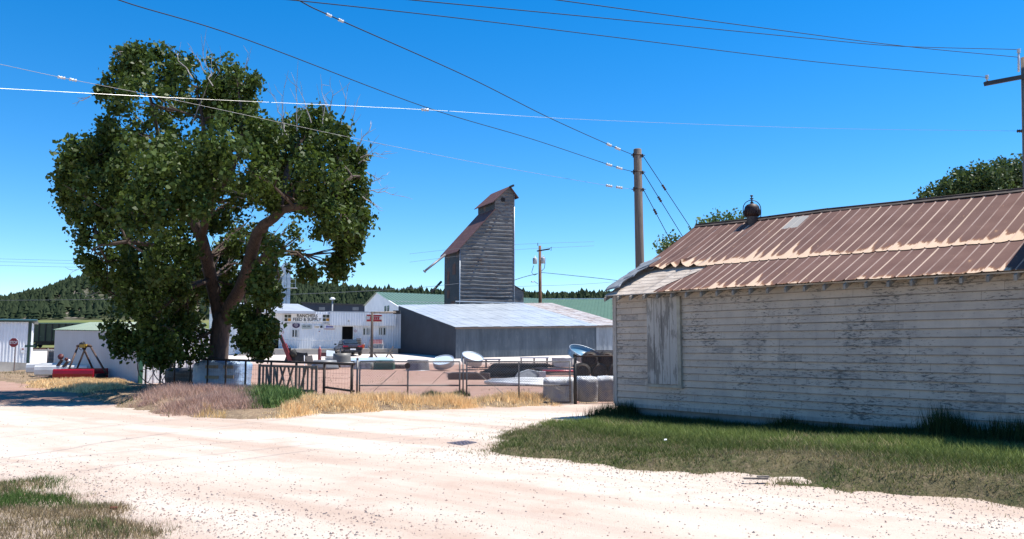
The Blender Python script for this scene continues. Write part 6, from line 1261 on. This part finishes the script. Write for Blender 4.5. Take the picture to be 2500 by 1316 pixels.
# wire panel and crate stack beside the shed corner
q = D(130, 893, 47.5); t_ = thing('wire_panel_stack', 'grey leaning wire panels and posts stacked at the shed corner', 'panels', (q.x, q.y, 0)); gz_ = Hf(q.x, q.y)
zt_ = D(130, 855, 47.5).z
for k in range(5):
    mb = MB(); x0 = D(120+k*1.0, 890, 47.5+.1*k).x; x1 = D(141, 890, 47.5).x; y_ = 47.4+.12*k
    for z_ in [gz_+.1+j*.22 for j in range(7)]:
        if z_ < zt_: mb.bar((x0, y_, z_), (x1, y_, z_), .03)
    for j in range(6): xx = x0+(x1-x0)*j/5; mb.bar((xx, y_, gz_), (xx, y_, zt_-.05*k), .03)
    mb.build('wire_panel', galv_dark, t_)
q = D(115, 895, 47.2); t_ = thing('fence_post', 'tall thin steel post left of the stacked wire panels', 'fence post', (q.x, q.y, gz_)); mb = MB(); mb.tube([(q.x, q.y, gz_), (q.x, q.y, D(115, 850, 47.2).z)], .03, 6); mb.build('post', fence_steel, t_)
# ---- hopper cars and track
tz = 1.15; bm = M('track ballast', (.17, .165, .16), (.10, .10, .095), 1.5, .95, bump=.5, bs=6, c3=(.28, .27, .25), s3=5)
mb = MB(); mb.prism([(-140, 131, .3), (-140, 134, tz), (-140, 154, tz), (-140, 157, .3)], (100, 0, 0)); o = mb.build('ballast', bm); o['kind'] = 'structure'
for yy, lb in ((139.0, 'front railway track with empty rails on the ballast'), (150.0, 'rear railway track under the hopper cars')):
    t_ = thing('railway_track', lb, 'railway track', (-90, yy, tz), 'parallel railway tracks')
    for dy in (-.72, .72): mb = MB(); mb.box((-90, yy+dy, tz+.20), (100, .07, .15)); mb.build('rail', rust, t_)
    mb = MB(); [mb.box((-139+1.3*k, yy, tz+.06), (.24, 2.5, .14)) for k in range(76)]; mb.build('ties', brown_wood, t_)['kind'] = 'stuff'
hop = M('olive hopper paint', (.055, .07, .035), (.04, .052, .028), .6, .7, c3=(.16, .17, .13), s3=1.1, lo3=.62, hi3=.68); hop_d = M('hopper underframe', (.02, .02, .018), (.035, .03, .025), 1, .8)
def hopper(x0, label):
    t_ = thing('hopper_car', label, 'railway car', (x0, 150, tz+.27), 'hopper cars on the railway'); Lc = 15.5; z0 = 1.15; z1 = 4.35
    mb = MB(); mb.prism([(-Lc/2, -1.5, z0), (Lc/2, -1.5, z0), (Lc/2, -1.5, z1), (-Lc/2, -1.5, z1)], (0, 3, 0)); mb.build('body', hop, t_, False)
    mb = MB(); [mb.box((-Lc/2+.1+k*(Lc-.2)/13, -1.57, (z0+z1)/2), (.14, .14, z1-z0)) for k in range(14)]; mb.build('side_ribs', hop_d, t_, False)
    mb = MB(); mb.box((0, -1.6, z1+.07), (Lc+.1, .24, .16)); mb.box((0, 1.6, z1+.07), (Lc+.1, .24, .16)); mb.box((0, 0, z1+.1), (Lc, 1.0, .14)); mb.build('top_rail', M('pale green rail', (.24, .33, .22), None, 2, .6), t_, False)
    mb = MB(); mb.box((0, 0, z0-.12), (Lc+.8, .5, .3)); [mb.prism([(x_-2, -1.3, z0), (x_+2, -1.3, z0), (x_+.7, -1.0, .45), (x_-.7, -1.0, .45)], (0, 2.3, 0)) for x_ in (-3.4, 3.4)]; mb.build('underframe', hop_d, t_, False)
    for xb in (-6.0, 6.0):
        for dx in (-.9, .9):
            mb = MB(); [mb.lathe([(.42, -.05), (.42, .05)], Matrix.Translation((xb+dx, y_, .42)) @ Matrix.Rotation(math.pi/2, 4, 'X'), 16) for y_ in (-.75, .75)]; mb.tube([(xb+dx, -.8, .42), (xb+dx, .8, .42)], .08, 8); mb.build('wheelset', hop_d, t_, False)
    return t_
hopper(D(128, 800, 150).x+2.6, 'olive ribbed hopper car seen between the two metal buildings')
hopper(D(128, 800, 150).x+2.6-17, 'leftmost hopper car, mostly behind the white metal building')
hopper(D(128, 800, 150).x+2.6+17, 'hopper car on the right, hidden mostly by the pale shed')
# ---- gallows pole near the store
q = P(907, 877); zt_ = D(907, 762, q.y).z; t_ = thing('gallows_post', 'brown wooden post with a horizontal beam reaching the lean-to shed', 'post', tuple(q)); mb = MB(); mb.tube([q-Vector((0, 0, .1)), (q.x, q.y, zt_)], [.13, .10], 10); mb.build('post', M('post brown', (.10, .07, .055), (.07, .05, .04), 3, .85), t_)
mb = MB(); e = D(972, 762.5, q.y+2); mb.tube([(q.x-.1, q.y, zt_-.05), e], .09, 8); mb.build('beam', wood, t_); mb = MB(); mb.box((e.x-.1, e.y-.1, e.z), (.6, .3, .3)); mb.build('end_block', black, t_)
# ---- sawhorse
q = P(930, 874); t_ = thing('sawhorse', 'low dark wooden sawhorse frame beside the brown post', 'sawhorse', tuple(q)); mb = MB(); mb.bar(q+Vector((-1.0, 0, .45)), q+Vector((1.0, .1, .45)), .14); mb.build('beam', wood, t_)
for sx_, dx in ((-1, -.25), (-1, .5), (1, .25), (1, -.4)): mb = MB(); mb.bar(q+Vector((sx_*.8+dx, 0, 0)), q+Vector((sx_*.8-dx*.6, .05, 1.0 if abs(dx) > .3 else .5)), .10); mb.build('leg', wood, t_)
# ---- car
def smooth_loft(mb, secs, ns=20):
    """secs: (y, half width, z low, z high, power)"""
    base = len(mb.v)
    for (y, hw, z0, z1, pw) in secs:
        for j in range(ns):
            a = 2*math.pi*j/ns; ca, sa = math.cos(a), math.sin(a); x = hw*math.copysign(abs(ca)**(2/pw), ca); z = (z0+z1)/2+(z1-z0)/2*math.copysign(abs(sa)**(2/pw), sa); mb.v.append(Vector((x, y, z)))
    k = len(secs)
    for i in range(k-1):
        for j in range(ns): mb.f.append([base+i*ns+j, base+i*ns+(j+1) % ns, base+(i+1)*ns+(j+1) % ns, base+(i+1)*ns+j]); mb.mi.append(0); mb.sm.append(True)
    mb.f.append([base+j for j in range(ns)]); mb.mi.append(0); mb.sm.append(True); mb.f.append([base+(k-1)*ns+j for j in range(ns)][::-1]); mb.mi.append(0); mb.sm.append(True)
cq = P(849, 866); cq = Vector((D(847, 865, 73.5).x, 76.0-.0, Hf(D(847, 865, 74).x, 76)))
cq = Vector((D(848, 862, 75.5).x, 75.5, Hf(D(848, 862, 75.5).x, 75.5))); t_ = thing('parked_car', 'dark grey sedan parked rear-on at the store dock', 'car', tuple(cq), rz=R(23))
paint = M('dark grey car paint', (.045, .04, .052), (.05, .045, .058), 1, .22, .5)
mb = MB(); smooth_loft(mb, [(-2.4, .80, .38, .78, 3.4), (-2.32, .89, .30, .92, 3.6), (-2.0, .925, .24, 1.0, 4), (-1.2, .93, .22, .99, 4.5), (0, .935, .22, .96, 4.5), (1.2, .93, .22, .92, 4.5), (1.9, .90, .24, .80, 4), (2.3, .82, .30, .66, 3.4), (2.42, .7, .36, .58, 3)]); mb.build('body', paint, t_, False)
mb = MB(); smooth_loft(mb, [(-1.75, .66, .90, .99, 3), (-1.35, .70, .88, 1.22, 3), (-.85, .70, .86, 1.42, 3), (-.2, .71, .86, 1.47, 3), (.35, .70, .86, 1.40, 3), (1.0, .68, .86, 1.05, 3), (1.2, .66, .86, .95, 3)]); mb.build('cabin', paint, t_, False)
mb = MB(); mb.prism([(-.60, -1.63, 1.03), (.60, -1.63, 1.03), (.52, -.98, 1.40), (-.52, -.98, 1.40)], (0, -.05, .035)); mb.build('rear_window', glass, t_, False)
mb = MB(); [mb.prism([(s_*.70, -1.1, 1.0), (s_*.70, .75, 1.0), (s_*.66, .3, 1.33), (s_*.66, -.75, 1.36)], (s_*.035, 0, 0)) for s_ in (-1, 1)]; mb.build('side_windows', glass, t_, False)
for s_ in (-1, 1):
    mb = MB(); mb.prism([(s_*.88, -2.37, .74), (s_*.42, -2.41, .76), (s_*.44, -2.40, .87), (s_*.87, -2.33, .90)], (0, .06, 0)); mb.build('tail_light', M('tail light red', (.25, .01, .015), None, 2, .2), t_, False)
    for y_ in (-1.45, 1.45):
        mb = MB(); mb.lathe([(.20, -.11), (.32, -.11), (.335, -.06), (.335, .06), (.32, .11), (.20, .11)], Matrix.Translation((s_*.83, y_, .335)) @ Matrix.Rotation(math.pi/2, 4, 'Y'), 20); wo2 = mb.build('wheel', black, t_, False); mb = MB(); mb.lathe([(0, -.10), (.2, -.115), (.2, .115), (0, .10)], Matrix.Translation((s_*.83, y_, .335)) @ Matrix.Rotation(math.pi/2, 4, 'Y'), 14, False); mb.build('rim', galv, wo2, False)
    mb = MB(); mb.box((s_*.99, .65, 1.0), (.2, .1, .13)); mb.build('side_mirror', paint, t_, False)
mb = MB(); mb.box((0, -2.42, .55), (.5, .03, .13)); mb.build('licence_plate', plain_white, t_, False); mb = MB(); mb.box((0, -2.37, .36), (1.5, .12, .14)); mb.build('bumper', black, t_, False)
# ---- red post driver with black machinery
q = P(710, 884); dI = q.y; t_ = thing('farm_implement', 'tilted red steel mast with black hydraulic machinery behind the pipe fence', 'farm machine', tuple(q))
mb = MB(); mb.bar(D(711, 884, dI), D(694, 840, dI), .50, .3); mb.bar(D(695, 845, dI), D(684, 818, dI), .22, .22); mb.build('mast', M('faded red', (.19, .02, .025), (.13, .02, .02), 2, .5, c3=(.4, .25, .25), s3=4, lo3=.66, hi3=.72), t_)
mb = MB(); mb.bar(D(684, 818, dI-.1), D(692, 838, dI-.1), .12); mb.bar(D(699, 884, dI), D(707, 862, dI), .3); mb.build('mast_head', black, t_)
mb = MB()
for (x0, y0, x1, y1, w_) in ((704, 882, 752, 882, .22), (706, 850, 708, 884, .18), (716, 862, 716, 882, .3), (716, 864, 748, 868, .35), (728, 868, 728, 884, .25), (745, 862, 750, 880, .3), (722, 874, 742, 874, .45), (700, 848, 722, 866, .07), (735, 866, 740, 882, .3)): mb.bar(D(x0, y0, dI+.2), D(x1, y1, dI+.2), w_)
mb.build('frame', black, t_); mb = MB(); mb.lathe([(.28, -.2), (.3, 0), (.28, .2)], Matrix.Translation(D(717, 862, dI)) @ Matrix.Rotation(1.2, 4, 'Y'), 14); mb.lathe([(.2, -.2), (.2, .2)], Matrix.Translation(D(741, 876, dI-.1)) @ Matrix.Rotation(1.5, 4, 'X'), 14); mb.build('motor', hop_d, t_)
mb = MB(); mb.tube([D(700, 846, dI), D(706, 844, dI), D(710, 850, dI), D(709, 866, dI)], .03, 5); mb.build('hose', black, t_)
def slabthing(name, label, cat, corners, mat, part='panel', th=.05, group=None):
    """thin sheet from three or four (px,py,d) corners"""
    pts = [D(*q) for q in corners]; c = sum(pts, Vector())/len(pts); t_ = thing(name, label, cat, (c.x, c.y, min(p.z for p in pts)), group); n = (pts[1]-pts[0]).cross(pts[2]-pts[0]).normalized()
    mb = MB(); mb.prism(pts, n*th); mb.build(part, mat, t_); return t_
q = P(752, 893); d_ = q.y; t_ = slabthing('leaning_board', 'grey-brown board leaning on the machinery behind the fence', 'board', [(746, 869, d_+.3), (762, 867, d_+.3), (766, 894, d_), (751, 894, d_)], M('brown-grey board', (.16, .14, .12), (.12, .10, .09), 2, .8)); mb = MB(); mb.bar(D(743, 868, d_+.35), D(744, 896, d_+.1), .06); mb.build('edge_strip', plain_white, t_)
q = P(780, 883); t_ = thing('gas_cylinder', 'slim dark red cylinder standing beside the round grey planters', 'cylinder', tuple(q)); mb = MB(); mb.lathe([(.13, 0), (.14, .05), (.14, .95), (.09, 1.08), (.05, 1.1), (.05, 1.2), (0, 1.2)], n=14); mb.build('body', M('dull red cylinder', (.20, .03, .03), (.28, .08, .08), 3, .5), t_, False); mb = MB(); mb.tube([(0, 0, 1.15), (0, 0, 1.28)], .04, 6); mb.build('valve', galv, t_, False)
q = P(789, 886); t_ = thing('folding_chair', 'small maroon folding chair beside the red cylinder', 'chair', tuple(q)); mb = MB(); mb.box((0, .15, .65), (.4, .03, .3)); mb.build('backrest', M('maroon', (.12, .035, .035), None, 2, .6), t_, False); mb = MB(); mb.box((0, -.02, .42), (.4, .38, .03)); mb.build('seat', plain_white, t_, False)
for sx_ in (-.18, .18): mb = MB(); mb.bar((sx_, -.2, 0), (sx_, .16, .8), .03); mb.bar((sx_, .2, 0), (sx_, -.18, .43), .03); mb.build('leg', dark_steel, t_, False)
def tub(name, label, cat, px, py, rb, rt, h, mat, up=True, inside=None, group=None, tilt=None, rim=True, corrug=False):
    q = P(px, py); t_ = thing(name, label, cat, tuple(q), group); Mx = tilt or Matrix.Identity(4)
    prof = []; n_ = 9 if corrug else 4
    for k in range(n_+1): f = k/n_; prof.append((rb+(rt-rb)*f+(.018*(k % 2) if corrug else 0), h*f))
    mb = MB()
    if up: mb.lathe(prof, Mx, 36, False); mb.lathe([(rb, .02), (0, .021)], Mx, 36, False); mb.build('wall', mat, t_, False); mb = MB(); mb.lathe([(rb*.985, .05), (rt-.03, h-.01)], Mx, 36, False); mb.lathe([(rb*.985, .05), (0.001, .05)], Mx, 36, False); mb.build('inside', inside or mat, t_, False)
    else: mb.lathe(prof, Mx, 36, True); mb.build('wall', mat, t_, False)
    if rim: mb = MB(); mb.torus(Mx @ Matrix.Translation((0, 0, h if up else 0)), (rt if up else rb)+.015, .022, 36, 6); mb.build('rim', galv, t_, False)
    return t_
tub('round_planter', 'dark grey round tub standing upside down behind the pipe fence', 'tub', 793, 901, 1.02, .80, .62, grey_plastic, False, rim=False)
tub('square_feeder', 'taupe tapered tub stacked behind the round grey tub', 'tub', 834, 896, .72, .62, 1.0, M('taupe plastic', (.15, .14, .125), None, 2, .5), False, rim=False)
q = P(803, 880); d_ = q.y; slabthing('tilted_box', 'pale grey open box lid behind the two grey tubs', 'box', [(796, 880, d_), (822, 881, d_), (818, 868, d_+.5), (799, 866, d_+.5)], M('pale grey', (.38, .42, .46), (.5, .53, .56), 1, .4), th=.5)
# flat sheets on wrapped stacks
q = P(905, 884); d_ = q.y
t_ = slabthing('flat_sheet', 'long pale blue sheet of metal lying over the wrapped stacks', 'metal sheet', [(846, 882, d_-1), (966, 880, d_), (940, 873, d_+3), (850, 876, d_+2.5)], M('pale blue sheet', (.42, .52, .62), (.36, .46, .56), 1, .35))
q = P(888, 901); wrapped('wrapped_stack', 'grey plastic wrapped stack under the left of the pale blue sheet', 'stack', q, 0, (1.35, 1.2, .55), M('grey wrap', (.16, .18, .19), (.32, .34, .35), 5, .35, bump=.6, bs=8), seed=8)
q = P(938, 902); wrapped('tarp_bundle', 'dark green tarpaulin bundle under the pale blue sheet', 'bundle', q, 0, (1.4, 1.1, .62), M('dark green tarp', (.012, .085, .06), (.006, .045, .035), 4, .4, bump=.8, bs=7), seed=9)
q = P(975, 900); wrapped('scrap_pile', 'small low pile of scrap left of the grey corrugated tank', 'pile', q, 0, (1.1, .8, .3), M('scrap', (.20, .17, .14), (.06, .05, .05), 7, .8, bump=.8), seed=10)
q = P(853, 897); wrapped('white_bags', 'little heap of white bags below the taupe tub', 'bags', q, 0, (1.2, .7, .35), M('white sack', (.62, .60, .56), (.4, .38, .35), 5, .7, bump=.6), seed=12)
# stock tanks
galv_t = M('stock tank steel', (.42, .45, .48), (.28, .30, .33), 2, .38, .6); sheen = M('clean tank bottom', (.58, .66, .74), (.54, .62, .70), .6, .3, .25)
tub('stock_tank', 'dull grey corrugated round stock tank lying bottom up by the gate plate', 'stock tank', 1020, 904, .80, .72, .72, M('dull tank', (.21, .21, .22), (.15, .15, .16), 3, .6, .3), False, corrug=True)
def tilted_tank(label, px, py, rad, h, tiltx, tilty, lift, open_=False, face=sheen, inside=None):
    q = P(px, py); Mx = Matrix.Translation((0, 0, lift)) @ Matrix.Rotation(tilty, 4, 'Y') @ Matrix.Rotation(tiltx, 4, 'X'); t_ = thing('stock_tank', label, 'stock tank', tuple(q), None)
    mb = MB(); prof = [(rad-.02+.02*(k % 2), h*k/8) for k in range(9)]; mb.lathe(prof, Mx, 40, False); mb.build('wall', galv_t, t_, False); mb = MB()
    if open_: mb.lathe([(rad*.97, h*.98), (rad*.96, h*.4), (.001, h*.38)], Mx, 40, False); mb.build('inside', inside, t_, False)
    else: mb.lathe([(rad*.99, h-.03), (.001, h-.03)], Mx, 40, False); mb.build('bottom', face, t_, False)
    mb = MB(); mb.torus(Mx @ Matrix.Translation((0, 0, h)), rad, .025, 40, 6); mb.build('rim', galv, t_, False)
tilted_tank('round tank on its side showing a pale blue disc, left of the gate posts', 1084, 905, .72, .40, R(26), R(-8), .38)
tilted_tank('round tank propped up showing a near-white disc, right of the gate posts', 1150, 903, .76, .50, R(19), R(16), .5)
tilted_tank('large open blue-lined tank leaning high near the white building', 1427, 893, 1.35, .5, R(18), R(19), .55, True, inside=M('blue lining', (.10, .21, .29), (.14, .26, .35), 1, .3))
tub('stock_tank', 'upright galvanised round tank left of the large leaning tank', 'stock tank', 1373, 896, .76, .78, .66, galv_t, True, M('tank inside', (.15, .19, .22), None, 2, .4), corrug=True)
# rack tables
def table(label, x0, x1, ytop, ybase, mat, sk=0):
    a_, b_ = P(x0, ybase), P(x1, ybase); zt_ = D((x0+x1)/2, ytop, a_.y).z; t_ = thing('work_table', label, 'table', tuple((a_+b_)/2)); mb = MB(); mb.prism([(a_.x, a_.y, zt_), (b_.x, b_.y, zt_), (b_.x, b_.y+1.2, zt_), (a_.x, a_.y+1.2, zt_)], (0, 0, .08)); mb.build('table_top', mat, t_)
    for f in (.05, .5, .95):
        for y_ in (.05, 1.1): p = a_+(b_-a_)*f; mb = MB(); mb.bar((p.x, p.y+y_, p.z-.05), (p.x, p.y+y_, zt_), .09); mb.build('leg', wood, t_)
table('low rack with a pale corrugated top behind the propped white disc tank', 1150, 1222, 879, 899, galv_t); table('long low table with bright metal top before the shed wall', 1269, 1340, 875, 895, M('bright top', (.62, .65, .68), None, 2, .35))
# steel feed bunk and posts
q0, q1 = P(1206, 908), P(1290, 906); t_ = thing('feed_bunk', 'long dark green steel trough on top of the post piles', 'trough', tuple((q0+q1)/2)); zz = D(1250, 898, q0.y).z; zt_ = D(1250, 887, q0.y).z; mb = MB(); mb.prism([(q0.x, q0.y, zz), (q0.x, q0.y+.9, zz), (q0.x, q0.y+1.1, zt_), (q0.x, q0.y-.15, zt_)], (q1.x-q0.x, 0, 0)); mb.build('trough', M('dark green-grey steel', (.035, .045, .04), (.05, .06, .055), 2, .6, .2), t_)
for f in (.03, .5, .97): x_ = q0.x+(q1.x-q0.x)*f; mb = MB(); mb.box((x_, q0.y+.4, (zz+q0.z)/2), (.1, .8, zz-q0.z)); mb.build('leg', dark_steel, t_)
def postpile(label, x0, x1, ytop, ybase, n, seed, mat, rows=3):
    r_ = random.Random(seed); a_, b_ = P(x0, ybase), P(x1, ybase); t_ = thing('post_pile', label, 'steel posts', tuple((a_+b_)/2)); zt_ = D(x0, ytop, a_.y).z; hh_ = (zt_-a_.z); mb = MB()
    for k in range(n):
        f = k/n; z_ = a_.z+.05+hh_*r_.random()*(1-.25*f); y_ = a_.y+r_.uniform(0, 1.2); dx = r_.uniform(-.35, .35); mb.bar((a_.x+dx, y_, z_), (b_.x+dx, y_+r_.uniform(-.3, .3), z_+r_.uniform(-.05, .05)), .06, .045)
    mb.build('posts', mat, t_)['kind'] = 'stuff'; mb = MB(); mb.box(((a_.x+b_.x)/2-.6, a_.y+.5, a_.z+.03), (.14, 1.6, .08)); mb.box(((a_.x+b_.x)/2+.8, a_.y+.5, a_.z+.03), (.14, 1.6, .08)); mb.build('bearer', wood, t_)
tp = M('dark green posts', (.03, .038, .032), (.075, .08, .075), 5, .6, .2, c3=(.18, .18, .16), s3=5, lo3=.66, hi3=.72)
postpile('rear bundle of dark steel posts below the long green trough', 1205, 1345, 890, 912, 70, 1, tp); postpile('front bundle of dark steel posts before the rear bundle', 1182, 1300, 905, 924, 60, 2, tp)
postpile('loose pale poles lying left of the dark post bundles', 1090, 1152, 912, 921, 10, 3, M('pale poles', (.42, .38, .34), (.2, .17, .15), 4, .7)); postpile('bundle of thin grey rods right of the dark posts', 1320, 1420, 898, 916, 26, 6, M('grey rods', (.22, .21, .21), (.12, .12, .12), 5, .6))
q = P(1145, 927); t_ = thing('stone_trough', 'low brown concrete trough before the steel posts', 'trough', tuple(q)); mb = MB(); mb.box((0, .2, .16), (2.1, .7, .32)); mb.build('trough', M('brown concrete', (.15, .115, .09), (.10, .08, .065), 3, .9, bump=.4), t_, False); mb = MB(); mb.box((0, .2, .325), (1.9, .5, .02)); mb.build('inside', dark_steel, t_, False)
q = P(1290, 926); t_ = thing('feed_sack_heap', 'small heap of grey sacks on the steel posts behind the white pipes', 'sacks', tuple(q)); mb = MB(); mb.prism([(-.75, 0, 0), (.7, 0, 0), (.55, .1, .38), (.0, .2, .48), (-.55, .1, .3)], (0, .9, 0)); mb.build('sacks', M('grey sack', (.30, .32, .33), (.2, .21, .22), 4, .7), t_, False); mb = MB(); mb.box((.72, .2, .2), (.35, .5, .38)); mb.build('box', M('pale box', (.5, .5, .5), None, 3, .6), t_, False)
d_ = P(1250, 940).y
t_ = thing('pipe_bundle', 'bundle of long white plastic pipes lying behind the right gate', 'pipes', tuple(P(1250, 940)))
for k in range(6):
    a_ = D(1184+k*4, 933-k*1.2+(k % 2)*2, d_+.25*k); b_ = D(1345, 942-k*3.2, d_-1.5+.3*k); mb = MB(); mb.tube([a_, a_*.5+b_*.5+Vector((0, 0, .01*k)), b_], .075, 8); mb.build('pipe', M('white pipe', (.66, .66, .66), (.52, .51, .49), 2, .4), t_)
q = P(1371, 919); t_ = thing('pipe_gate', 'flat red tube gate lying behind the white wrapped pallets', 'gate', tuple(q)); mb = MB(); [mb.tube([(-1.0, y_, .3), (1.0, y_, .3)], .035, 6) for y_ in (0, .25, .5, .8)]; [mb.tube([(x_, 0, .3), (x_, .8, .3)], .035, 6) for x_ in (-1, 0, 1)]; mb.build('frame', M('bright red tube', (.42, .04, .06), None, 2, .4), t_, False)
# rolls of woven wire
rw = M('black wire roll', (.012, .011, .011), (.05, .04, .035), 9, .8, bump=.8, bs=20); q = P(1458, 926)
for k, (dx, dy, z_, r_, lb) in enumerate(((-.75, 0, .0, .42, 'bottom left'), (.12, .1, 0, .42, 'bottom middle'), (.98, .1, 0, .42, 'bottom right'), (-.33, .1, .62, .40, 'top left'), (.55, .15, .62, .4, 'top right'))):
    t_ = thing('wire_roll', lb+' roll of black woven wire in the dark heap beside the white building', 'wire roll', (q.x+dx, q.y+dy, q.z+z_), 'rolls of woven wire'); mb = MB(); mb.lathe([(.02, -.55), (r_*.6, -.52), (r_, -.55), (r_, .55), (.02, .55)], Matrix.Translation((0, .5, r_)) @ Matrix.Rotation(math.pi/2, 4, 'X') @ Matrix.Rotation(.1*k, 4, 'Z'), 22, False); mb.build('roll', rw, t_, False); mb = MB(); mb.torus(Matrix.Translation((0, -.06, r_)) @ Matrix.Rotation(math.pi/2, 4, 'X'), r_*.72, .03, 20, 4); mb.build('core', dark_steel, t_, False)
t_ = thing('timber_stack', 'brown timbers stacked on top of the dark wire rolls', 'timber', (q.x+.9, q.y+.6, q.z+1.2)); mb = MB(); [mb.box((-.4+.1*k, .1*k, .05+.07*k), (2.2, .14, .06), rz=.06*k) for k in range(4)]; mb.build('timbers', M('brown timber', (.13, .08, .055), (.2, .14, .1), 3, .8), t_, False)['kind'] = 'stuff'
# wrapped pallets
wrapm, t, b = newmat('clear wrap over sacks'); v = coord(t); n1 = noise(t, v, 1.6, 5, .6, .5); n2 = noise(t, coord(t, 'Object', (1, 1, 2.2)), 3, 6, .7, 1)
c = mix(t, ramp(t, n1, .42, .58), (.26, .27, .32), (.42, .39, .35)); c = mix(t, ramp(t, n2, .62, .68), c, (.50, .52, .56)); sx = nd(t, 'ShaderNodeSeparateXYZ'); L(t, v, sx.inputs[0])
c = mix(t, ramp(t, mth(t, 'ADD', sx.outputs[2], mth(t, 'MULTIPLY', n2, .12)), .70, .78), c, (.70, .70, .70)); L(t, c, b.inputs['Base Color']); b.inputs['Roughness'].default_value = .28; bumpn(t, b, noise(t, v, 4, 6, .65, 1.5), .9, .07)
for (px, w_, rz_, lb, dd) in ((1366, .98, 0, 'left white-topped plastic wrapped pallet behind the chain link gate', 24.9), (1432, .62, .03, 'middle white-topped plastic wrapped pallet beside the black corner post', 25.6), (1480, .66, -.03, 'right white-topped plastic wrapped pallet at the white building corner', 25.9)):
    x_ = D(px, 980, dd).x; wrapped('wrapped_pallet', lb, 'pallet', Vector((x_, dd, 0)), rz_, (w_*1.0, .9, .74+.0*w_), wrapm, 'white-topped wrapped pallets by the gate', seed=int(px) % 17)
t_ = thing('wire_basket', 'narrow grey wire ladder rack leaning on the gate end', 'rack', tuple(Vector((D(1392, 983, 24.5).x, 24.5, 0)))); mb = MB(); xx = D(1392, 983, 24.45).x
for sx_ in (-.05, .05): mb.tube([(xx+sx_*1.6-.06*(sx_ < 0), 24.45, 0), (xx+sx_, 24.45, .75)], .009, 4)
for k in range(7): mb.tube([(xx-.06, 24.45, .1+k*.1), (xx+.06, 24.45, .1+k*.1)], .006, 4)
mb.build('rack', galv, t_)
q = P(1401, 984); t_ = thing('painted_rock', 'small pinkish rock at the foot of the black corner post', 'rock', tuple(q-Vector((0, .3, 0)))); mb = MB(); mb.smooth = True; mb.grid(lambda i, j: ((.15+.03*math.sin(i*19))*math.cos(i*6.283)*math.cos(j*1.57), .1*math.sin(i*6.283)*math.cos(j*1.57), .085*math.sin(j*1.57)), 14, 6); mb.build('rock', M('pink stone', (.42, .22, .18), (.3, .16, .13), 6, .9), t_, False)
# shrubs growing in the yard
for (px, py, w_, h_, lb) in ((1055, 968, .30, .28, 'left clump of green weeds inside the left gate'), (1085, 971, .28, .2, 'middle clump of green weeds inside the left gate'), (1122, 968, .32, .30, 'right clump of green weeds beside the gate posts'), (1186, 985, .3, .18, 'grey-green low weed clump under the right gate')):
    q = P(px, py); n = 420; a = rng.uniform(0, 6.28, n); rr = w_*np.sqrt(rng.random(n)); x = q.x+rr*np.cos(a)*1.2; y = q.y+rr*np.sin(a)*.7
    co, cc = blades(x, y, np.full(n, q.z), h_*(1.1-rr/w_*.6)*rng.uniform(.5, 1.1, n), .03, .8, lerp3((.035, .085, .02), (.08, .13, .05) if px < 1150 else (.16, .22, .15), rng.random(n)), rng)
    o = tri_mesh('weed_clump', co, cc, grass_mat); tag(o, lb, 'weeds', 'weed clumps in the yard')
x = rng.uniform(-16, 6, 5000); y = rng.uniform(24.6, 52, 5000); gc = fb(x*.8, y*.5, 91); k = rng.random(5000) < np.clip((gc-.52)*5, 0, 1); x, y = x[k], y[k]
co, cc = blades(x, y, H(x, y), .08*rng.uniform(.4, 1.4, len(x)), .03, 1.0, lerp3((.10, .14, .07), (.26, .2, .12), rng.random(len(x))), rng); o = tri_mesh('yard_weeds', co, cc, grass_mat); tag(o, 'scattered low weeds on the pink dirt of the yard', 'weeds', kind='stuff')
# ---- storm grate
c0_, c1_, c2_, c3_ = [G(*q, .012) for q in ((1092, 1081), (1136, 1076), (1163, 1080), (1128, 1087))]; cc0 = (c0_+c1_+c2_+c3_)/4
t_ = thing('storm_grate', 'flat dark blue-grey steel grate set in the road edge by the grass tip', 'grate', tuple(cc0)); mb = MB()
for k in range(4): f = k/3; mb.bar(c0_+(c3_-c0_)*f, c1_+(c2_-c1_)*f, .02, .006)
for k in range(6): f = k/5; mb.bar(c0_+(c1_-c0_)*f+Vector((0, 0, .003)), c3_+(c2_-c3_)*f+Vector((0, 0, .003)), .02, .006)
mb.build('bars', M('grate steel', (.09, .10, .16), (.13, .13, .18), 5, .5, .3), t_)
# boards and litter in the lawn
for (px, py, l_, rz_, lb) in ((1845, 1172, .42, -.1, 'grey weathered board lying at the lawn edge by the road'), (2155, 1150, .5, .2, 'dark broken board lying in the lawn toward the right'), (2098, 1180, .4, -.3, 'thin pale stick lying in the lawn near the road')):
    q = G(px, py, .05); t_ = thing('board', lb, 'board', tuple(q), rz=rz_); l_ *= .7; mb = MB(); mb.box((0, 0, .02), (l_, .05, .02)); mb.box((.1, .05, .035), (l_*.5, .05, .02), rz=.25); mb.build('plank', wood if px != 2155 else dark_steel, t_, False)
q = G(1625, 1083, .1); t_ = thing('paper_scrap', 'tiny white paper scrap on the lawn before the building', 'litter', tuple(q)); mb = MB(); mb.prism([(-.025, 0, .05), (.02, -.01, .055), (.025, .02, .07), (-.015, .015, .07)], (0, 0, .006)); mb.build('paper', plain_white, t_, False)
q = G(278, 1245, .02); t_ = thing('brick_fragment', 'small rust-red brick fragment in the near left gravel', 'brick', tuple(q)); mb = MB(); mb.box((0, 0, .015), (.07, .04, .03), rz=.2); mb.build('fragment', M('brick red', (.25, .05, .03), (.18, .04, .03), 8, .9), t_, False)
